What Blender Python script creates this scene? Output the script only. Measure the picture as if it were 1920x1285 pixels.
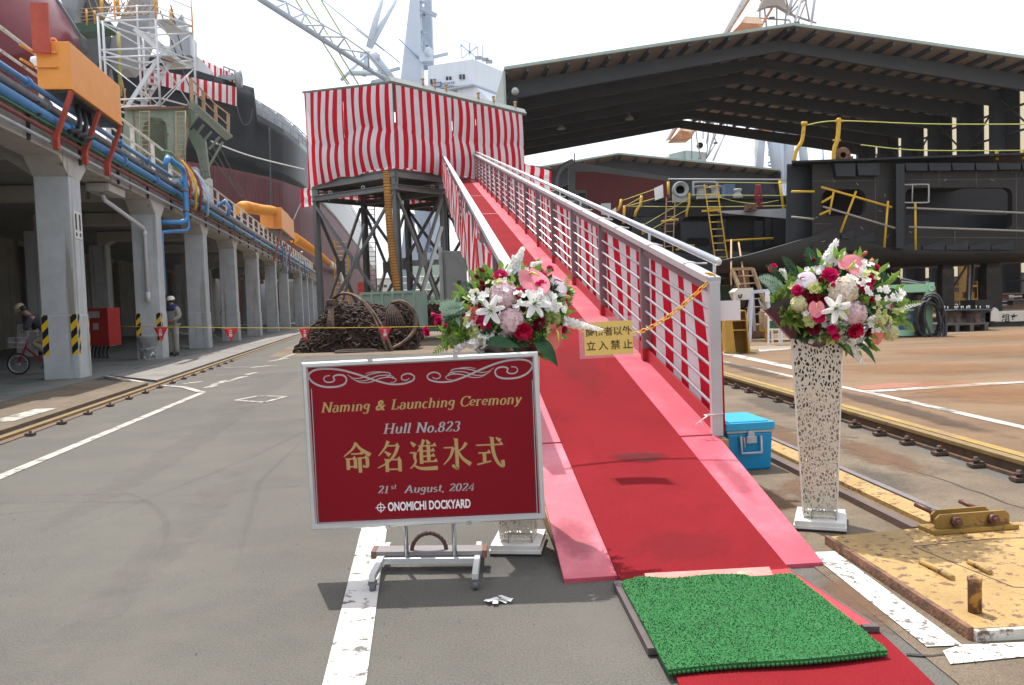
import bpy, bmesh, math, random
from mathutils import Vector, Matrix, Euler
R = math.radians
PI = math.pi
rnd = random.Random(7)
for o in list(bpy.data.objects): bpy.data.objects.remove(o)
S = bpy.context.scene
COL = S.collection
# ---------------------------------------------------------------- camera
CH = 1.25; PITCH = R(2.66); ROLL = .035; FPX = 1540.0
cam = bpy.data.cameras.new('camera'); camo = bpy.data.objects.new('camera', cam); COL.objects.link(camo)
cam.sensor_width = 36; cam.lens = 36*FPX/1920; cam.clip_start = .05; cam.clip_end = 4000
camo.location = (0, 0, CH)
camo.matrix_world = Matrix.Translation((0, 0, CH)) @ Matrix.Rotation(PI/2-PITCH, 4, 'X') @ Matrix.Rotation(-ROLL, 4, 'Z')
S.camera = camo
S.render.resolution_x = 1024; S.render.resolution_y = 685
# ---------------------------------------------------------------- world, sun, exposure
SUN = Vector((-.17, .41, 1)).normalized()
W = bpy.data.worlds.new('World'); S.world = W; W.use_nodes = True
nt = W.node_tree; nt.nodes.clear()
out = nt.nodes.new('ShaderNodeOutputWorld'); add = nt.nodes.new('ShaderNodeAddShader')
b1 = nt.nodes.new('ShaderNodeBackground'); b2 = nt.nodes.new('ShaderNodeBackground')
sky = nt.nodes.new('ShaderNodeTexSky'); sky.sky_type = 'NISHITA'; sky.sun_disc = False
sky.sun_elevation = math.asin(SUN.z); sky.sun_rotation = math.atan2(SUN.x, SUN.y)
sky.dust_density = 4; sky.air_density = 1; sky.ozone_density = 1
nt.links.new(sky.outputs[0], b1.inputs[0]); b1.inputs[1].default_value = .07
b2.inputs[0].default_value = (.93, .95, 1, 1); b2.inputs[1].default_value = .86     # thin bright overcast
nt.links.new(b1.outputs[0], add.inputs[0]); nt.links.new(b2.outputs[0], add.inputs[1]); nt.links.new(add.outputs[0], out.inputs[0])
sl = bpy.data.lights.new('sun', 'SUN'); so = bpy.data.objects.new('sun', sl); COL.objects.link(so)
sl.energy = 4.8; sl.angle = R(.6); sl.color = (1, .955, .89)
so.rotation_euler = SUN.to_track_quat('Z', 'Y').to_euler(); so.location = (-30, 60, 150)
S.view_settings.view_transform = 'Standard'; S.view_settings.look = 'None'
S.view_settings.exposure = 0.22; S.view_settings.gamma = 1
# ---------------------------------------------------------------- pixel helpers: a photo pixel to a place at a known distance or height
_c, _s = math.cos(ROLL), math.sin(ROLL)
def ray(px, py):
    x = (px-960)/FPX; y = -(py-642.5)/FPX
    xr = _c*x+_s*y; yr = -_s*x+_c*y
    return Vector((xr, math.cos(PITCH)+yr*math.sin(PITCH), -math.sin(PITCH)+yr*math.cos(PITCH)))
def at(px, py, Y):
    d = ray(px, py); return d*(Y/d.y)+Vector((0, 0, CH))
def gp(px, py, z=0.):
    d = ray(px, py); return d*((z-CH)/d.z)+Vector((0, 0, CH))
# ---------------------------------------------------------------- materials
MATS = {}
def _n(t, ty, **k):
    n = t.nodes.new(ty)
    for a, b in k.items(): setattr(n, a, b)
    return n
def mat(name, col, rough=.7, metal=0., var=.12, vscale=3., col2=None, c2=(.55, .7), c2scale=4., c2dist=0., bump=0., bscale=60., streak=None, spec=.5, coat=0., fine=0., fscale=150., transm=0., alpha=1., sub=None, stretch=None):
    """paint / metal / stone: base colour with broad variation, a second colour in patches (rust, dirt), fine grain and bump"""
    if name in MATS: return MATS[name]
    m = bpy.data.materials.new(name); m.use_nodes = True; t = m.node_tree; L = t.links.new
    p = t.nodes['Principled BSDF']
    p.inputs['Roughness'].default_value = rough; p.inputs['Metallic'].default_value = metal
    p.inputs['Specular IOR Level'].default_value = spec; p.inputs['Coat Weight'].default_value = coat
    if transm: p.inputs['Transmission Weight'].default_value = transm
    if alpha < 1: p.inputs['Alpha'].default_value = alpha
    tc = _n(t, 'ShaderNodeTexCoord'); co = tc.outputs['Object']
    if stretch:
        mp = _n(t, 'ShaderNodeMapping'); mp.inputs['Scale'].default_value = stretch; L(co, mp.inputs[0]); cs = mp.outputs[0]
    else: cs = co
    n1 = _n(t, 'ShaderNodeTexNoise'); n1.inputs['Scale'].default_value = vscale; n1.inputs['Detail'].default_value = 5; n1.inputs['Roughness'].default_value = .65
    L(cs, n1.inputs['Vector'])
    r1 = _n(t, 'ShaderNodeMapRange'); r1.inputs[1].default_value = .3; r1.inputs[2].default_value = .7; r1.inputs[3].default_value = 1-var; r1.inputs[4].default_value = 1+var
    L(n1.outputs[0], r1.inputs[0])
    mul = _n(t, 'ShaderNodeMix', data_type='RGBA', blend_type='MULTIPLY'); mul.inputs[0].default_value = 1
    mul.inputs[6].default_value = (*col, 1)
    cmb = _n(t, 'ShaderNodeCombineColor')
    for i in range(3): L(r1.outputs[0], cmb.inputs[i])
    L(cmb.outputs[0], mul.inputs[7]); cur = mul.outputs[2]
    def ramp(src, a, b):
        q = _n(t, 'ShaderNodeMapRange'); q.interpolation_type = 'SMOOTHSTEP'; q.inputs[1].default_value = a; q.inputs[2].default_value = b; L(src, q.inputs[0]); return q.outputs[0]
    def mix(fac, a, bcol):
        q = _n(t, 'ShaderNodeMix', data_type='RGBA'); L(fac, q.inputs[0]); L(a, q.inputs[6]); q.inputs[7].default_value = (*bcol, 1); return q.outputs[2]
    if fine:
        n3 = _n(t, 'ShaderNodeTexNoise'); n3.inputs['Scale'].default_value = fscale; n3.inputs['Detail'].default_value = 3; L(co, n3.inputs['Vector'])
        r3 = _n(t, 'ShaderNodeMapRange'); r3.inputs[1].default_value = .25; r3.inputs[2].default_value = .75; r3.inputs[3].default_value = 1-fine; r3.inputs[4].default_value = 1+fine; L(n3.outputs[0], r3.inputs[0])
        c3 = _n(t, 'ShaderNodeCombineColor')
        for i in range(3): L(r3.outputs[0], c3.inputs[i])
        m3 = _n(t, 'ShaderNodeMix', data_type='RGBA', blend_type='MULTIPLY'); m3.inputs[0].default_value = 1; L(cur, m3.inputs[6]); L(c3.outputs[0], m3.inputs[7]); cur = m3.outputs[2]
    if col2:
        n2 = _n(t, 'ShaderNodeTexNoise'); n2.inputs['Scale'].default_value = c2scale; n2.inputs['Detail'].default_value = 7; n2.inputs['Roughness'].default_value = .7; n2.inputs['Distortion'].default_value = c2dist
        L(cs, n2.inputs['Vector']); cur = mix(ramp(n2.outputs[0], *c2), cur, col2)
    if streak:   # (colour, density low, high): vertical run marks
        mp2 = _n(t, 'ShaderNodeMapping'); mp2.inputs['Scale'].default_value = (streak[3], streak[3], streak[3]*.06); L(co, mp2.inputs[0])
        n4 = _n(t, 'ShaderNodeTexNoise'); n4.inputs['Scale'].default_value = 1; n4.inputs['Detail'].default_value = 6; L(mp2.outputs[0], n4.inputs['Vector'])
        cur = mix(ramp(n4.outputs[0], streak[1], streak[2]), cur, streak[0])
    L(cur, p.inputs['Base Color'])
    if bump:
        nb = _n(t, 'ShaderNodeTexNoise'); nb.inputs['Scale'].default_value = bscale; nb.inputs['Detail'].default_value = 4; L(co, nb.inputs['Vector'])
        bp = _n(t, 'ShaderNodeBump'); bp.inputs['Strength'].default_value = bump; bp.inputs['Distance'].default_value = .02; L(nb.outputs[0], bp.inputs['Height']); L(bp.outputs[0], p.inputs['Normal'])
    if sub: p.inputs['Subsurface Weight'].default_value = sub; p.inputs['Subsurface Radius'].default_value = (.02, .01, .01)
    MATS[name] = m; return m
def stripe_mat(name, c1, c2, pitch, duty=.5, rough=.85, axis=0, trans=.35, skew=0., off=0.):
    """cloth printed with stripes along UV (metres)"""
    if name in MATS: return MATS[name]
    m = bpy.data.materials.new(name); m.use_nodes = True; t = m.node_tree; L = t.links.new; p = t.nodes['Principled BSDF']
    p.inputs['Roughness'].default_value = rough; p.inputs['Specular IOR Level'].default_value = .15
    uv = _n(t, 'ShaderNodeUVMap'); sp = _n(t, 'ShaderNodeSeparateXYZ'); L(uv.outputs[0], sp.inputs[0])
    src = sp.outputs[axis]
    if skew:
        ml = _n(t, 'ShaderNodeMath', operation='MULTIPLY_ADD'); ml.inputs[1].default_value = skew; L(sp.outputs[1-axis], ml.inputs[0]); L(src, ml.inputs[2]); src = ml.outputs[0]
    a = _n(t, 'ShaderNodeMath', operation='MULTIPLY_ADD'); a.inputs[1].default_value = 1/pitch; a.inputs[2].default_value = off; L(src, a.inputs[0])
    f = _n(t, 'ShaderNodeMath', operation='FRACT'); L(a.outputs[0], f.inputs[0])
    g = _n(t, 'ShaderNodeMath', operation='GREATER_THAN'); g.inputs[1].default_value = duty; L(f.outputs[0], g.inputs[0])
    mx = _n(t, 'ShaderNodeMix', data_type='RGBA'); L(g.outputs[0], mx.inputs[0]); mx.inputs[6].default_value = (*c1, 1); mx.inputs[7].default_value = (*c2, 1)
    tc = _n(t, 'ShaderNodeTexCoord'); n1 = _n(t, 'ShaderNodeTexNoise'); n1.inputs['Scale'].default_value = 2.5; n1.inputs['Detail'].default_value = 5; L(tc.outputs['Object'], n1.inputs['Vector'])
    r1 = _n(t, 'ShaderNodeMapRange'); r1.inputs[3].default_value = .86; r1.inputs[4].default_value = 1.1; L(n1.outputs[0], r1.inputs[0])
    hs = _n(t, 'ShaderNodeHueSaturation'); L(mx.outputs[2], hs.inputs['Color']); L(r1.outputs[0], hs.inputs['Value'])
    L(hs.outputs[0], p.inputs['Base Color'])
    if trans:
        tr = _n(t, 'ShaderNodeBsdfTranslucent'); L(hs.outputs[0], tr.inputs[0]); ms = _n(t, 'ShaderNodeMixShader'); ms.inputs[0].default_value = trans
        L(p.outputs[0], ms.inputs[1]); L(tr.outputs[0], ms.inputs[2]); L(ms.outputs[0], t.nodes['Material Output'].inputs[0])
    MATS[name] = m; return m
def leafmat(name, col, trans=.3, rough=.5, var=.25, vscale=20, tip=None):
    if name in MATS: return MATS[name]
    m = mat(name, col, rough, var=var, vscale=vscale, spec=.3); t = m.node_tree; L = t.links.new; p = t.nodes['Principled BSDF']
    src = p.inputs['Base Color'].links[0].from_socket
    tr = _n(t, 'ShaderNodeBsdfTranslucent'); L(src, tr.inputs[0]); ms = _n(t, 'ShaderNodeMixShader'); ms.inputs[0].default_value = trans
    L(p.outputs[0], ms.inputs[1]); L(tr.outputs[0], ms.inputs[2]); L(ms.outputs[0], t.nodes['Material Output'].inputs[0])
    return m
def soft_mat(name, col, amt=.7, sc=6., rough=.9):
    """stain with a feathered, broken outline: opacity falls off from the middle of its UV square"""
    if name in MATS: return MATS[name]
    m = mat(name, col, rough, var=.2, vscale=5, fine=.2, fscale=180); t = m.node_tree; L = t.links.new; p = t.nodes['Principled BSDF']
    uv = _n(t, 'ShaderNodeUVMap'); ln = _n(t, 'ShaderNodeVectorMath', operation='LENGTH'); L(uv.outputs[0], ln.inputs[0])
    tc = _n(t, 'ShaderNodeTexCoord'); n1 = _n(t, 'ShaderNodeTexNoise'); n1.inputs['Scale'].default_value = sc; n1.inputs['Detail'].default_value = 7; n1.inputs['Roughness'].default_value = .7; L(tc.outputs['Object'], n1.inputs['Vector'])
    a = _n(t, 'ShaderNodeMath', operation='MULTIPLY_ADD'); a.inputs[1].default_value = 1.1; a.inputs[2].default_value = .12; L(n1.outputs[0], a.inputs[0])
    b = _n(t, 'ShaderNodeMath', operation='SUBTRACT'); L(a.outputs[0], b.inputs[0]); L(ln.outputs['Value'], b.inputs[1])
    r = _n(t, 'ShaderNodeMapRange'); r.inputs[1].default_value = 0; r.inputs[2].default_value = .3; r.inputs[4].default_value = amt; L(b.outputs[0], r.inputs[0]); L(r.outputs[0], p.inputs['Alpha'])
    return m
# ---------------------------------------------------------------- mesh builder
ORG = {}
class MB:
    def __init__(s): s.v = []; s.f = []; s.mi = []; s.uv = {}; s.cur = 0; s.sm = []; s.smooth = False
    def quad(s, *pts, uv=None):
        i = len(s.v); s.v += [Vector(p) for p in pts]; s.f.append(tuple(range(i, i+len(pts)))); s.mi.append(s.cur); s.sm.append(s.smooth)
        if uv: s.uv[len(s.f)-1] = uv
        return s
    def face(s, idx, uv=None):
        s.f.append(tuple(idx)); s.mi.append(s.cur); s.sm.append(s.smooth)
        if uv: s.uv[len(s.f)-1] = uv
    def box(s, c, d, ax=None):
        """box of centre c and size d; ax = (ux, uy, uz) axes"""
        c = Vector(c); X, Y, Z = ax if ax else (Vector((1, 0, 0)), Vector((0, 1, 0)), Vector((0, 0, 1)))
        X, Y, Z = Vector(X)*d[0]/2, Vector(Y)*d[1]/2, Vector(Z)*d[2]/2
        return s.hexa([c-X-Y-Z, c+X-Y-Z, c+X+Y-Z, c-X+Y-Z, c-X-Y+Z, c+X-Y+Z, c+X+Y+Z, c-X+Y+Z])
    def hexa(s, P):
        i = len(s.v); s.v += [Vector(p) for p in P]
        for q in ((3, 2, 1, 0), (4, 5, 6, 7), (0, 1, 5, 4), (1, 2, 6, 5), (2, 3, 7, 6), (3, 0, 4, 7)): s.face([i+k for k in q])
        return s
    def span(s, a, b): a, b = Vector(a), Vector(b); return s.box((a+b)/2, [abs(x) for x in b-a])
    def bar(s, p, q, w, h=None, up=(0, 0, 1)):
        p, q = Vector(p), Vector(q); h = w if h is None else h; d = (q-p); l = d.length; d.normalize()
        u = Vector(up)
        if abs(d.dot(u)) > .98: u = Vector((1, 0, 0))
        x = d.cross(u).normalized(); z = x.cross(d).normalized()
        return s.box((p+q)/2, (w, l, h), (x, d, z))
    def hbeam(s, p, q, w, h, tf=.02, tw=.015, up=(0, 0, 1)):
        p, q = Vector(p), Vector(q); d = (q-p); l = d.length; d.normalize(); u = Vector(up)
        if abs(d.dot(u)) > .98: u = Vector((1, 0, 0))
        x = d.cross(u).normalized(); z = x.cross(d).normalized(); c = (p+q)/2
        s.box(c+z*(h/2-tf/2), (w, l, tf), (x, d, z)); s.box(c-z*(h/2-tf/2), (w, l, tf), (x, d, z)); s.box(c, (tw, l, h-2*tf), (x, d, z)); return s
    def tube(s, path, r, n=8, cap=True, closed=False):
        P = [Vector(p) for p in path]; m = len(P); rr = r if isinstance(r, (list, tuple)) else [r]*m
        o = s.smooth; s.smooth = True; i0 = len(s.v); prev = None
        for k in range(m):
            if closed: d = P[(k+1) % m]-P[k-1]
            else: d = P[min(k+1, m-1)]-P[max(k-1, 0)]
            if d.length < 1e-9: d = Vector((0, 0, 1))
            d.normalize()
            if prev is None:
                u = Vector((0, 0, 1)) if abs(d.z) < .9 else Vector((1, 0, 0)); x = d.cross(u).normalized()
            else:
                x = prev-d*prev.dot(d)
                x = x.normalized() if x.length > 1e-6 else d.orthogonal().normalized()
            prev = x; y = d.cross(x)
            for j in range(n):
                a = 2*PI*j/n; s.v.append(P[k]+x*math.cos(a)*rr[k]+y*math.sin(a)*rr[k])
        for k in range(m if closed else m-1):
            k2 = (k+1) % m
            for j in range(n): s.face([i0+k*n+j, i0+k*n+(j+1) % n, i0+k2*n+(j+1) % n, i0+k2*n+j])
        s.smooth = o
        if cap and not closed: s.face([i0+j for j in range(n)][::-1]); s.face([i0+(m-1)*n+j for j in range(n)])
        return s
    def cyl(s, p, q, r, n=12, r2=None): return s.tube([p, q], [r, r if r2 is None else r2], n)
    def lathe(s, c, prof, n=24, ax=None):
        """profile of (radius, height) round axis through c"""
        c = Vector(c); X, Y, Z = ax if ax else (Vector((1, 0, 0)), Vector((0, 1, 0)), Vector((0, 0, 1)))
        o = s.smooth; s.smooth = True; i0 = len(s.v); m = len(prof)
        for r, h in prof:
            for j in range(n): a = 2*PI*j/n; s.v.append(c+X*math.cos(a)*r+Y*math.sin(a)*r+Z*h)
        for k in range(m-1):
            for j in range(n): s.face([i0+k*n+j, i0+k*n+(j+1) % n, i0+(k+1)*n+(j+1) % n, i0+(k+1)*n+j])
        s.smooth = o
        if prof[0][0] > 1e-5: s.face([i0+j for j in range(n)][::-1])
        if prof[-1][0] > 1e-5: s.face([i0+(m-1)*n+j for j in range(n)])
        return s
    def prism(s, pts, vec):
        """extrude polygon pts along vec"""
        vec = Vector(vec); n = len(pts); i = len(s.v); s.v += [Vector(p) for p in pts]+[Vector(p)+vec for p in pts]
        s.face(list(range(i, i+n))[::-1]); s.face(list(range(i+n, i+2*n)))
        for k in range(n): s.face([i+k, i+(k+1) % n, i+n+(k+1) % n, i+n+k])
        return s
    def grid(s, fn, nu, nv, uvf=None):
        """fn(u, v) to a point, u, v in 0..1"""
        i0 = len(s.v)
        for a in range(nu+1):
            for b in range(nv+1): s.v.append(Vector(fn(a/nu, b/nv)))
        for a in range(nu):
            for b in range(nv):
                q = [i0+a*(nv+1)+b, i0+(a+1)*(nv+1)+b, i0+(a+1)*(nv+1)+b+1, i0+a*(nv+1)+b+1]
                uv = [uvf(x/nu, y/nv) for x, y in ((a, b), (a+1, b), (a+1, b+1), (a, b+1))] if uvf else None
                s.face(q, uv)
        return s
    def blob(s, c, r, n=8, m=6, jit=0., rg=rnd, ax=None):
        r = r if isinstance(r, (tuple, list, Vector)) else (r, r, r); c = Vector(c); o = s.smooth; s.smooth = True
        i0 = len(s.v)
        for k in range(m+1):
            th = PI*k/m
            for j in range(n):
                a = 2*PI*j/n; q = 1+jit*(rg.random()-.5)
                d = Vector((math.sin(th)*math.cos(a)*r[0]*q, math.sin(th)*math.sin(a)*r[1]*q, math.cos(th)*r[2]*q))
                if ax: d = ax[0]*d.x+ax[1]*d.y+ax[2]*d.z
                s.v.append(c+d)
        for k in range(m):
            for j in range(n): s.face([i0+k*n+j, i0+k*n+(j+1) % n, i0+(k+1)*n+(j+1) % n, i0+(k+1)*n+j])
        s.smooth = o; return s
    def build(s, name, mats, parent=None, bevel=0., solid=0., subsurf=0, **tags):
        me = bpy.data.meshes.new(name); og = ORG.get(parent, Vector((0, 0, 0))) if parent else Vector(tags.pop('at', (0, 0, 0)))
        tags.pop('at', None)
        me.from_pydata([tuple(v-og) for v in s.v], [], s.f)
        for m in (mats if isinstance(mats, (list, tuple)) else [mats]): me.materials.append(m)
        me.polygons.foreach_set('material_index', s.mi); me.polygons.foreach_set('use_smooth', s.sm)
        if s.uv:
            ul = me.uv_layers.new(name='UVMap')
            for fi, uv in s.uv.items():
                for k, li in enumerate(me.polygons[fi].loop_indices): ul.data[li].uv = uv[k]
        me.update(); o = bpy.data.objects.new(name, me); COL.objects.link(o)
        if parent: o.parent = parent
        else: o.location = og
        ORG[o] = og
        if solid: q = o.modifiers.new('thickness', 'SOLIDIFY'); q.thickness = solid; q.offset = 0
        if subsurf: q = o.modifiers.new('smooth', 'SUBSURF'); q.levels = subsurf; q.render_levels = subsurf
        if bevel: q = o.modifiers.new('bevel', 'BEVEL'); q.width = bevel; q.segments = 2; q.limit_method = 'ANGLE'; q.angle_limit = R(40)
        tag(o, **tags); return o
def tag(o, label=None, cat=None, group=None, kind=None):
    if label: o['label'] = label
    if cat: o['category'] = cat
    if group: o['group'] = group
    if kind: o['kind'] = kind
    return o
def thing(name, loc, label, cat, group=None):
    o = bpy.data.objects.new(name, None); COL.objects.link(o); o.location = loc; o.empty_display_size = .2
    ORG[o] = Vector(loc); return tag(o, label, cat, group)
def dup(o, loc=None, rot=None, label=None, parent=None, scale=None):
    """copy of a thing with copies of its parts and sub-parts"""
    c = o.copy(); COL.objects.link(c); c.parent = parent
    if loc is not None: c.location = loc
    if rot is not None: c.rotation_euler = (0, 0, rot)
    if scale is not None: c.scale = (scale, scale, scale)
    if label: c['label'] = label
    ORG[c] = Vector(c.location)
    for ch in list(o.children): dup(ch, parent=c)
    return c
def V(*a): return Vector(a)
def lerp(a, b, t): return a+(b-a)*t
# ---------------------------------------------------------------- lettering
def text_mb(mb, txt, origin, ux, uy, size, bold=0., shear=0., align='CENTER', thick=.0008, xs=1., font=None, spacing=1.):
    """writes txt into mb as flat raised letters; origin = baseline anchor, ux/uy = text axes"""
    cu = bpy.data.curves.new('txt', 'FONT'); cu.body = txt; cu.size = size; cu.align_x = align; cu.offset = bold; cu.shear = shear; cu.space_character = spacing; cu.resolution_u = 4
    ob = bpy.data.objects.new('txt', cu); COL.objects.link(ob)
    dg = bpy.context.evaluated_depsgraph_get(); me = bpy.data.meshes.new_from_object(ob.evaluated_get(dg))
    ux, uy = Vector(ux).normalized(), Vector(uy).normalized(); n = ux.cross(uy); i = len(mb.v)
    mb.v += [Vector(origin)+ux*v.co.x*xs+uy*v.co.y+n*thick for v in me.vertices]
    for p in me.polygons: mb.face([i+k for k in p.vertices])
    bpy.data.objects.remove(ob); bpy.data.meshes.remove(me); bpy.data.curves.remove(cu)
def arc(cx, cy, rx, ry, a0, a1, n=10): return [(cx+rx*math.cos(R(a0+(a1-a0)*k/n)), cy+ry*math.sin(R(a0+(a1-a0)*k/n))) for k in range(n+1)]
# roman letters drawn with a broad nib: thick uprights, thin cross strokes, slab serifs
def _ser(x, y, w=.13): return [(x-w, y), (x+w, y)]
GL = {
 'N': (.78, [[(.14, 0), (.14, .7)], [(.14, .7), (.62, 0)], [(.62, 0), (.62, .7)], _ser(.14, .02, .12), _ser(.1, .69, .1), _ser(.62, .69, .12)]),
 'L': (.62, [[(.18, .7), (.18, .0)], [(.06, .02), (.52, .02), (.56, .2)], _ser(.18, .69)]),
 'H': (.8, [[(.16, 0), (.16, .7)], [(.62, 0), (.62, .7)], [(.16, .36), (.62, .36)], _ser(.16, .02), _ser(.16, .69), _ser(.62, .02), _ser(.62, .69)]),
 'C': (.66, [arc(.38, .35, .3, .35, 35, 325, 16), [(.62, .55), (.62, .7)]]),
 'A': (.74, [[(.08, 0), (.36, .7)], [(.36, .7), (.62, 0)], [(.2, .24), (.52, .24)], _ser(.08, .02, .1), _ser(.62, .02, .12)]),
 '&': (.78, [[(.7, .4), (.5, .1)]+arc(.3, .18, .22, .18, -50, -250, 10)+[(.34, .44)]+arc(.34, .57, .13, .13, 0, 180, 8)+[(.22, .5), (.7, .02)]]),
 'a': (.5, [arc(.22, .14, .14, .15, 60, 330, 12), arc(.22, .3, .16, .16, 150, 0, 8)+[(.38, .04), (.46, .03)]]),
 'm': (.84, [[(.12, 0), (.12, .46)], arc(.25, .3, .14, .16, 160, 0, 8)+[(.39, 0)], arc(.53, .3, .14, .16, 160, 0, 8)+[(.67, .02), (.74, .03)], _ser(.12, .02, .09), _ser(.08, .45, .06), _ser(.39, .02, .07)]),
 'n': (.56, [[(.12, 0), (.12, .46)], arc(.26, .3, .15, .16, 160, 0, 8)+[(.41, .02), (.48, .03)], _ser(.12, .02, .09), _ser(.08, .45, .06)]),
 'i': (.3, [[(.14, .03), (.14, .46)], [(.12, .61), (.16, .61)], _ser(.15, .02, .1), _ser(.09, .45, .06)]),
 'g': (.5, [arc(.22, .3, .15, .16, 0, 360, 14), [(.37, .46), (.37, -.06)]+arc(.22, -.06, .15, .13, 0, -160, 8)]),
 'u': (.56, [[(.12, .46), (.12, .15)]+arc(.26, .15, .14, .14, 180, 330, 8), [(.42, .46), (.42, .02), (.5, .03)], _ser(.08, .45, .06), _ser(.38, .45, .05)]),
 'c': (.44, [arc(.24, .22, .17, .22, 50, 310, 14)]),
 'h': (.56, [[(.12, 0), (.12, .7)], arc(.26, .3, .15, .16, 160, 0, 8)+[(.41, .02), (.48, .03)], _ser(.12, .02, .09), _ser(.08, .69, .06)]),
 'e': (.46, [[(.07, .24), (.39, .27)]+arc(.23, .25, .16, .2, 10, 320, 14)]),
 'r': (.42, [[(.12, 0), (.12, .46)], arc(.28, .28, .16, .16, 170, 60, 6), _ser(.13, .02, .1), _ser(.08, .45, .06)]),
 'o': (.5, [arc(.24, .22, .17, .22, 0, 360, 18)]),
 'y': (.5, [[(.1, .46), (.24, .04)], [(.42, .46), (.2, -.1), (.1, -.18), (.04, -.14)], _ser(.09, .45, .08), _ser(.41, .45, .06)]),
 'l': (.28, [[(.13, 0), (.13, .7)], _ser(.14, .02, .1), _ser(.09, .69, .06)]),
 's': (.4, [arc(.18, .33, .11, .11, 40, 220, 8)+arc(.2, .11, .12, .1, 80, -150, 10)]),
 't': (.34, [[(.15, .62), (.15, .08), (.22, .02), (.29, .06)], [(.04, .45), (.28, .45)]]),
 '.': (.24, [[(.07, .045), (.19, .045)], [(.07, .09), (.19, .09)], [(.07, .0), (.19, .0)]]), ',': (.24, [[(.1, .04), (.14, .04)], [(.14, .04), (.08, -.1)]]),
 '1': (.5, [[(.24, 0), (.24, .7), (.12, .6)], _ser(.24, .02)]),
 '2': (.54, [arc(.24, .52, .17, .18, 160, -20, 10)+[(.08, .03), (.42, .03), (.44, .16)]]),
 '3': (.52, [arc(.22, .53, .15, .16, 150, -80, 10)+arc(.22, .19, .18, .18, 80, -160, 12)]),
 '4': (.54, [[(.34, 0), (.34, .7), (.04, .2), (.48, .2)], _ser(.34, .02, .1)]),
 '8': (.52, [arc(.24, .53, .14, .16, 0, 360, 14), arc(.24, .19, .17, .18, 0, 360, 16)]),
 '0': (.52, [arc(.24, .35, .18, .34, 0, 360, 20)]), ' ': (.34, []),
}
def strip(mb, pts, wf, org, ux, uy, z):
    """ribbon of varying width along 2-D points"""
    n = len(pts); nn = ux.cross(uy); i = len(mb.v)
    cl = n > 3 and (Vector(pts[0])-Vector(pts[-1])).length < 1e-6
    for k in range(n):
        if cl: a, b = pts[k-1 if k else n-2], pts[k+1 if k < n-1 else 1]
        else: a, b = pts[max(k-1, 0)], pts[min(k+1, n-1)]
        d = Vector((b[0]-a[0], b[1]-a[1])); d = d.normalized() if d.length > 1e-9 else Vector((1, 0)); w = wf(k/(n-1), d)
        for sg in (1, -1): x, y = pts[k][0]-d.y*w*sg/2, pts[k][1]+d.x*w*sg/2; mb.v.append(org+ux*x+uy*y+nn*z)
    for k in range(n-1): mb.face([i+2*k+1, i+2*k+3, i+2*k+2, i+2*k])
def roman(mb, txt, org, ux, uy, size, shear=.25, wx=.13, wy=.05, thick=.001, align=.5, tr=0., xs=1.):
    ux, uy = Vector(ux).normalized(), Vector(uy).normalized()
    tot = sum((GL[c][0]+tr)*xs for c in txt)*size; x = -tot*align; z = thick; k = 0
    for c in txt:
        w, st = GL[c]
        if c == '&':
            text_mb(mb, '&', org+ux*(x+.05*size), ux, uy, size*1.0, bold=.004*size/.066*.4, shear=shear, align='LEFT', thick=z, xs=1.05*xs); st = []
        for pl in st:
            pts = []
            for a, b in pl:
                X, Y = a*size*xs+x+shear*b*size, b*size
                pts.append((X, Y))
            if len(pts) == 2: pts = [pts[0], tuple((Vector(pts[0])+Vector(pts[1]))/2), pts[1]]
            strip(mb, pts, lambda t, d: size*math.sqrt((wx*d.y)**2+(wy*d.x)**2+.0004), org, ux, uy, z+.00006*(k % 7)); k += 1
        x += (w+tr)*size*xs
    return tot
def crom(P, n=8):
    P = [Vector(p) for p in P]; Q = []
    for i in range(len(P)-1):
        p0, p1, p2, p3 = P[max(i-1, 0)], P[i], P[i+1], P[min(i+2, len(P)-1)]
        for k in range(n):
            s_ = k/n; Q.append(.5*((2*p1)+(p2-p0)*s_+(2*p0-5*p1+4*p2-p3)*s_*s_+(3*p1-p0-3*p2+p3)*s_**3))
    Q.append(P[-1]); return Q
# ================================================================ GROUND
M_asph = mat('asphalt', (.101, .096, .083), .9, var=.18, vscale=.5, col2=(.124, .116, .099), c2=(.45, .75), c2scale=.9, bump=.4, bscale=130, fine=.38, fscale=120)
M_conc = mat('old_concrete', (.15, .115, .078), .92, var=.25, vscale=1.3, col2=(.1, .074, .05), c2=(.5, .72), c2scale=2.2, bump=.4, bscale=110, fine=.4, fscale=160)
M_rusty = mat('rusty_yard', (.17, .105, .055), .92, var=.35, vscale=.35, col2=(.11, .048, .02), c2=(.5, .75), c2scale=.4, bump=.3, bscale=60, fine=.25, fscale=90, stretch=(.5, 1.6, 1))
M_dust = mat('dusty_apron', (.17, .13, .09), .92, var=.25, vscale=.4, col2=(.11, .07, .04), c2=(.5, .75), c2scale=.5, bump=.3, bscale=60, fine=.25, fscale=90)
def worn_paint(name, col, lo, hi, sc=9, under=(.12, .115, .105)):
    return mat(name, col, .75, var=.08, vscale=6, col2=under, c2=(lo, hi), c2scale=sc, bump=.2, bscale=120, fine=.1, fscale=200)
M_line = worn_paint('white_road_paint', (.62, .61, .57), .54, .63, 14)
M_linew = worn_paint('worn_road_paint', (.7, .69, .66), .53, .58, 22, (.14, .125, .105))
M_linef = worn_paint('faded_road_paint', (.42, .4, .36), .5, .62, 5)
def sheet(name, pts, z, m, n=1):
    mb = MB(); mb.quad(*[V(p[0], p[1], z) for p in pts]); return mb.build(name, m, kind='structure')
sheet('ground', [(-900, -60), (1200, -60), (1200, 1500), (-900, 1500)], 0, M_asph)
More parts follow.
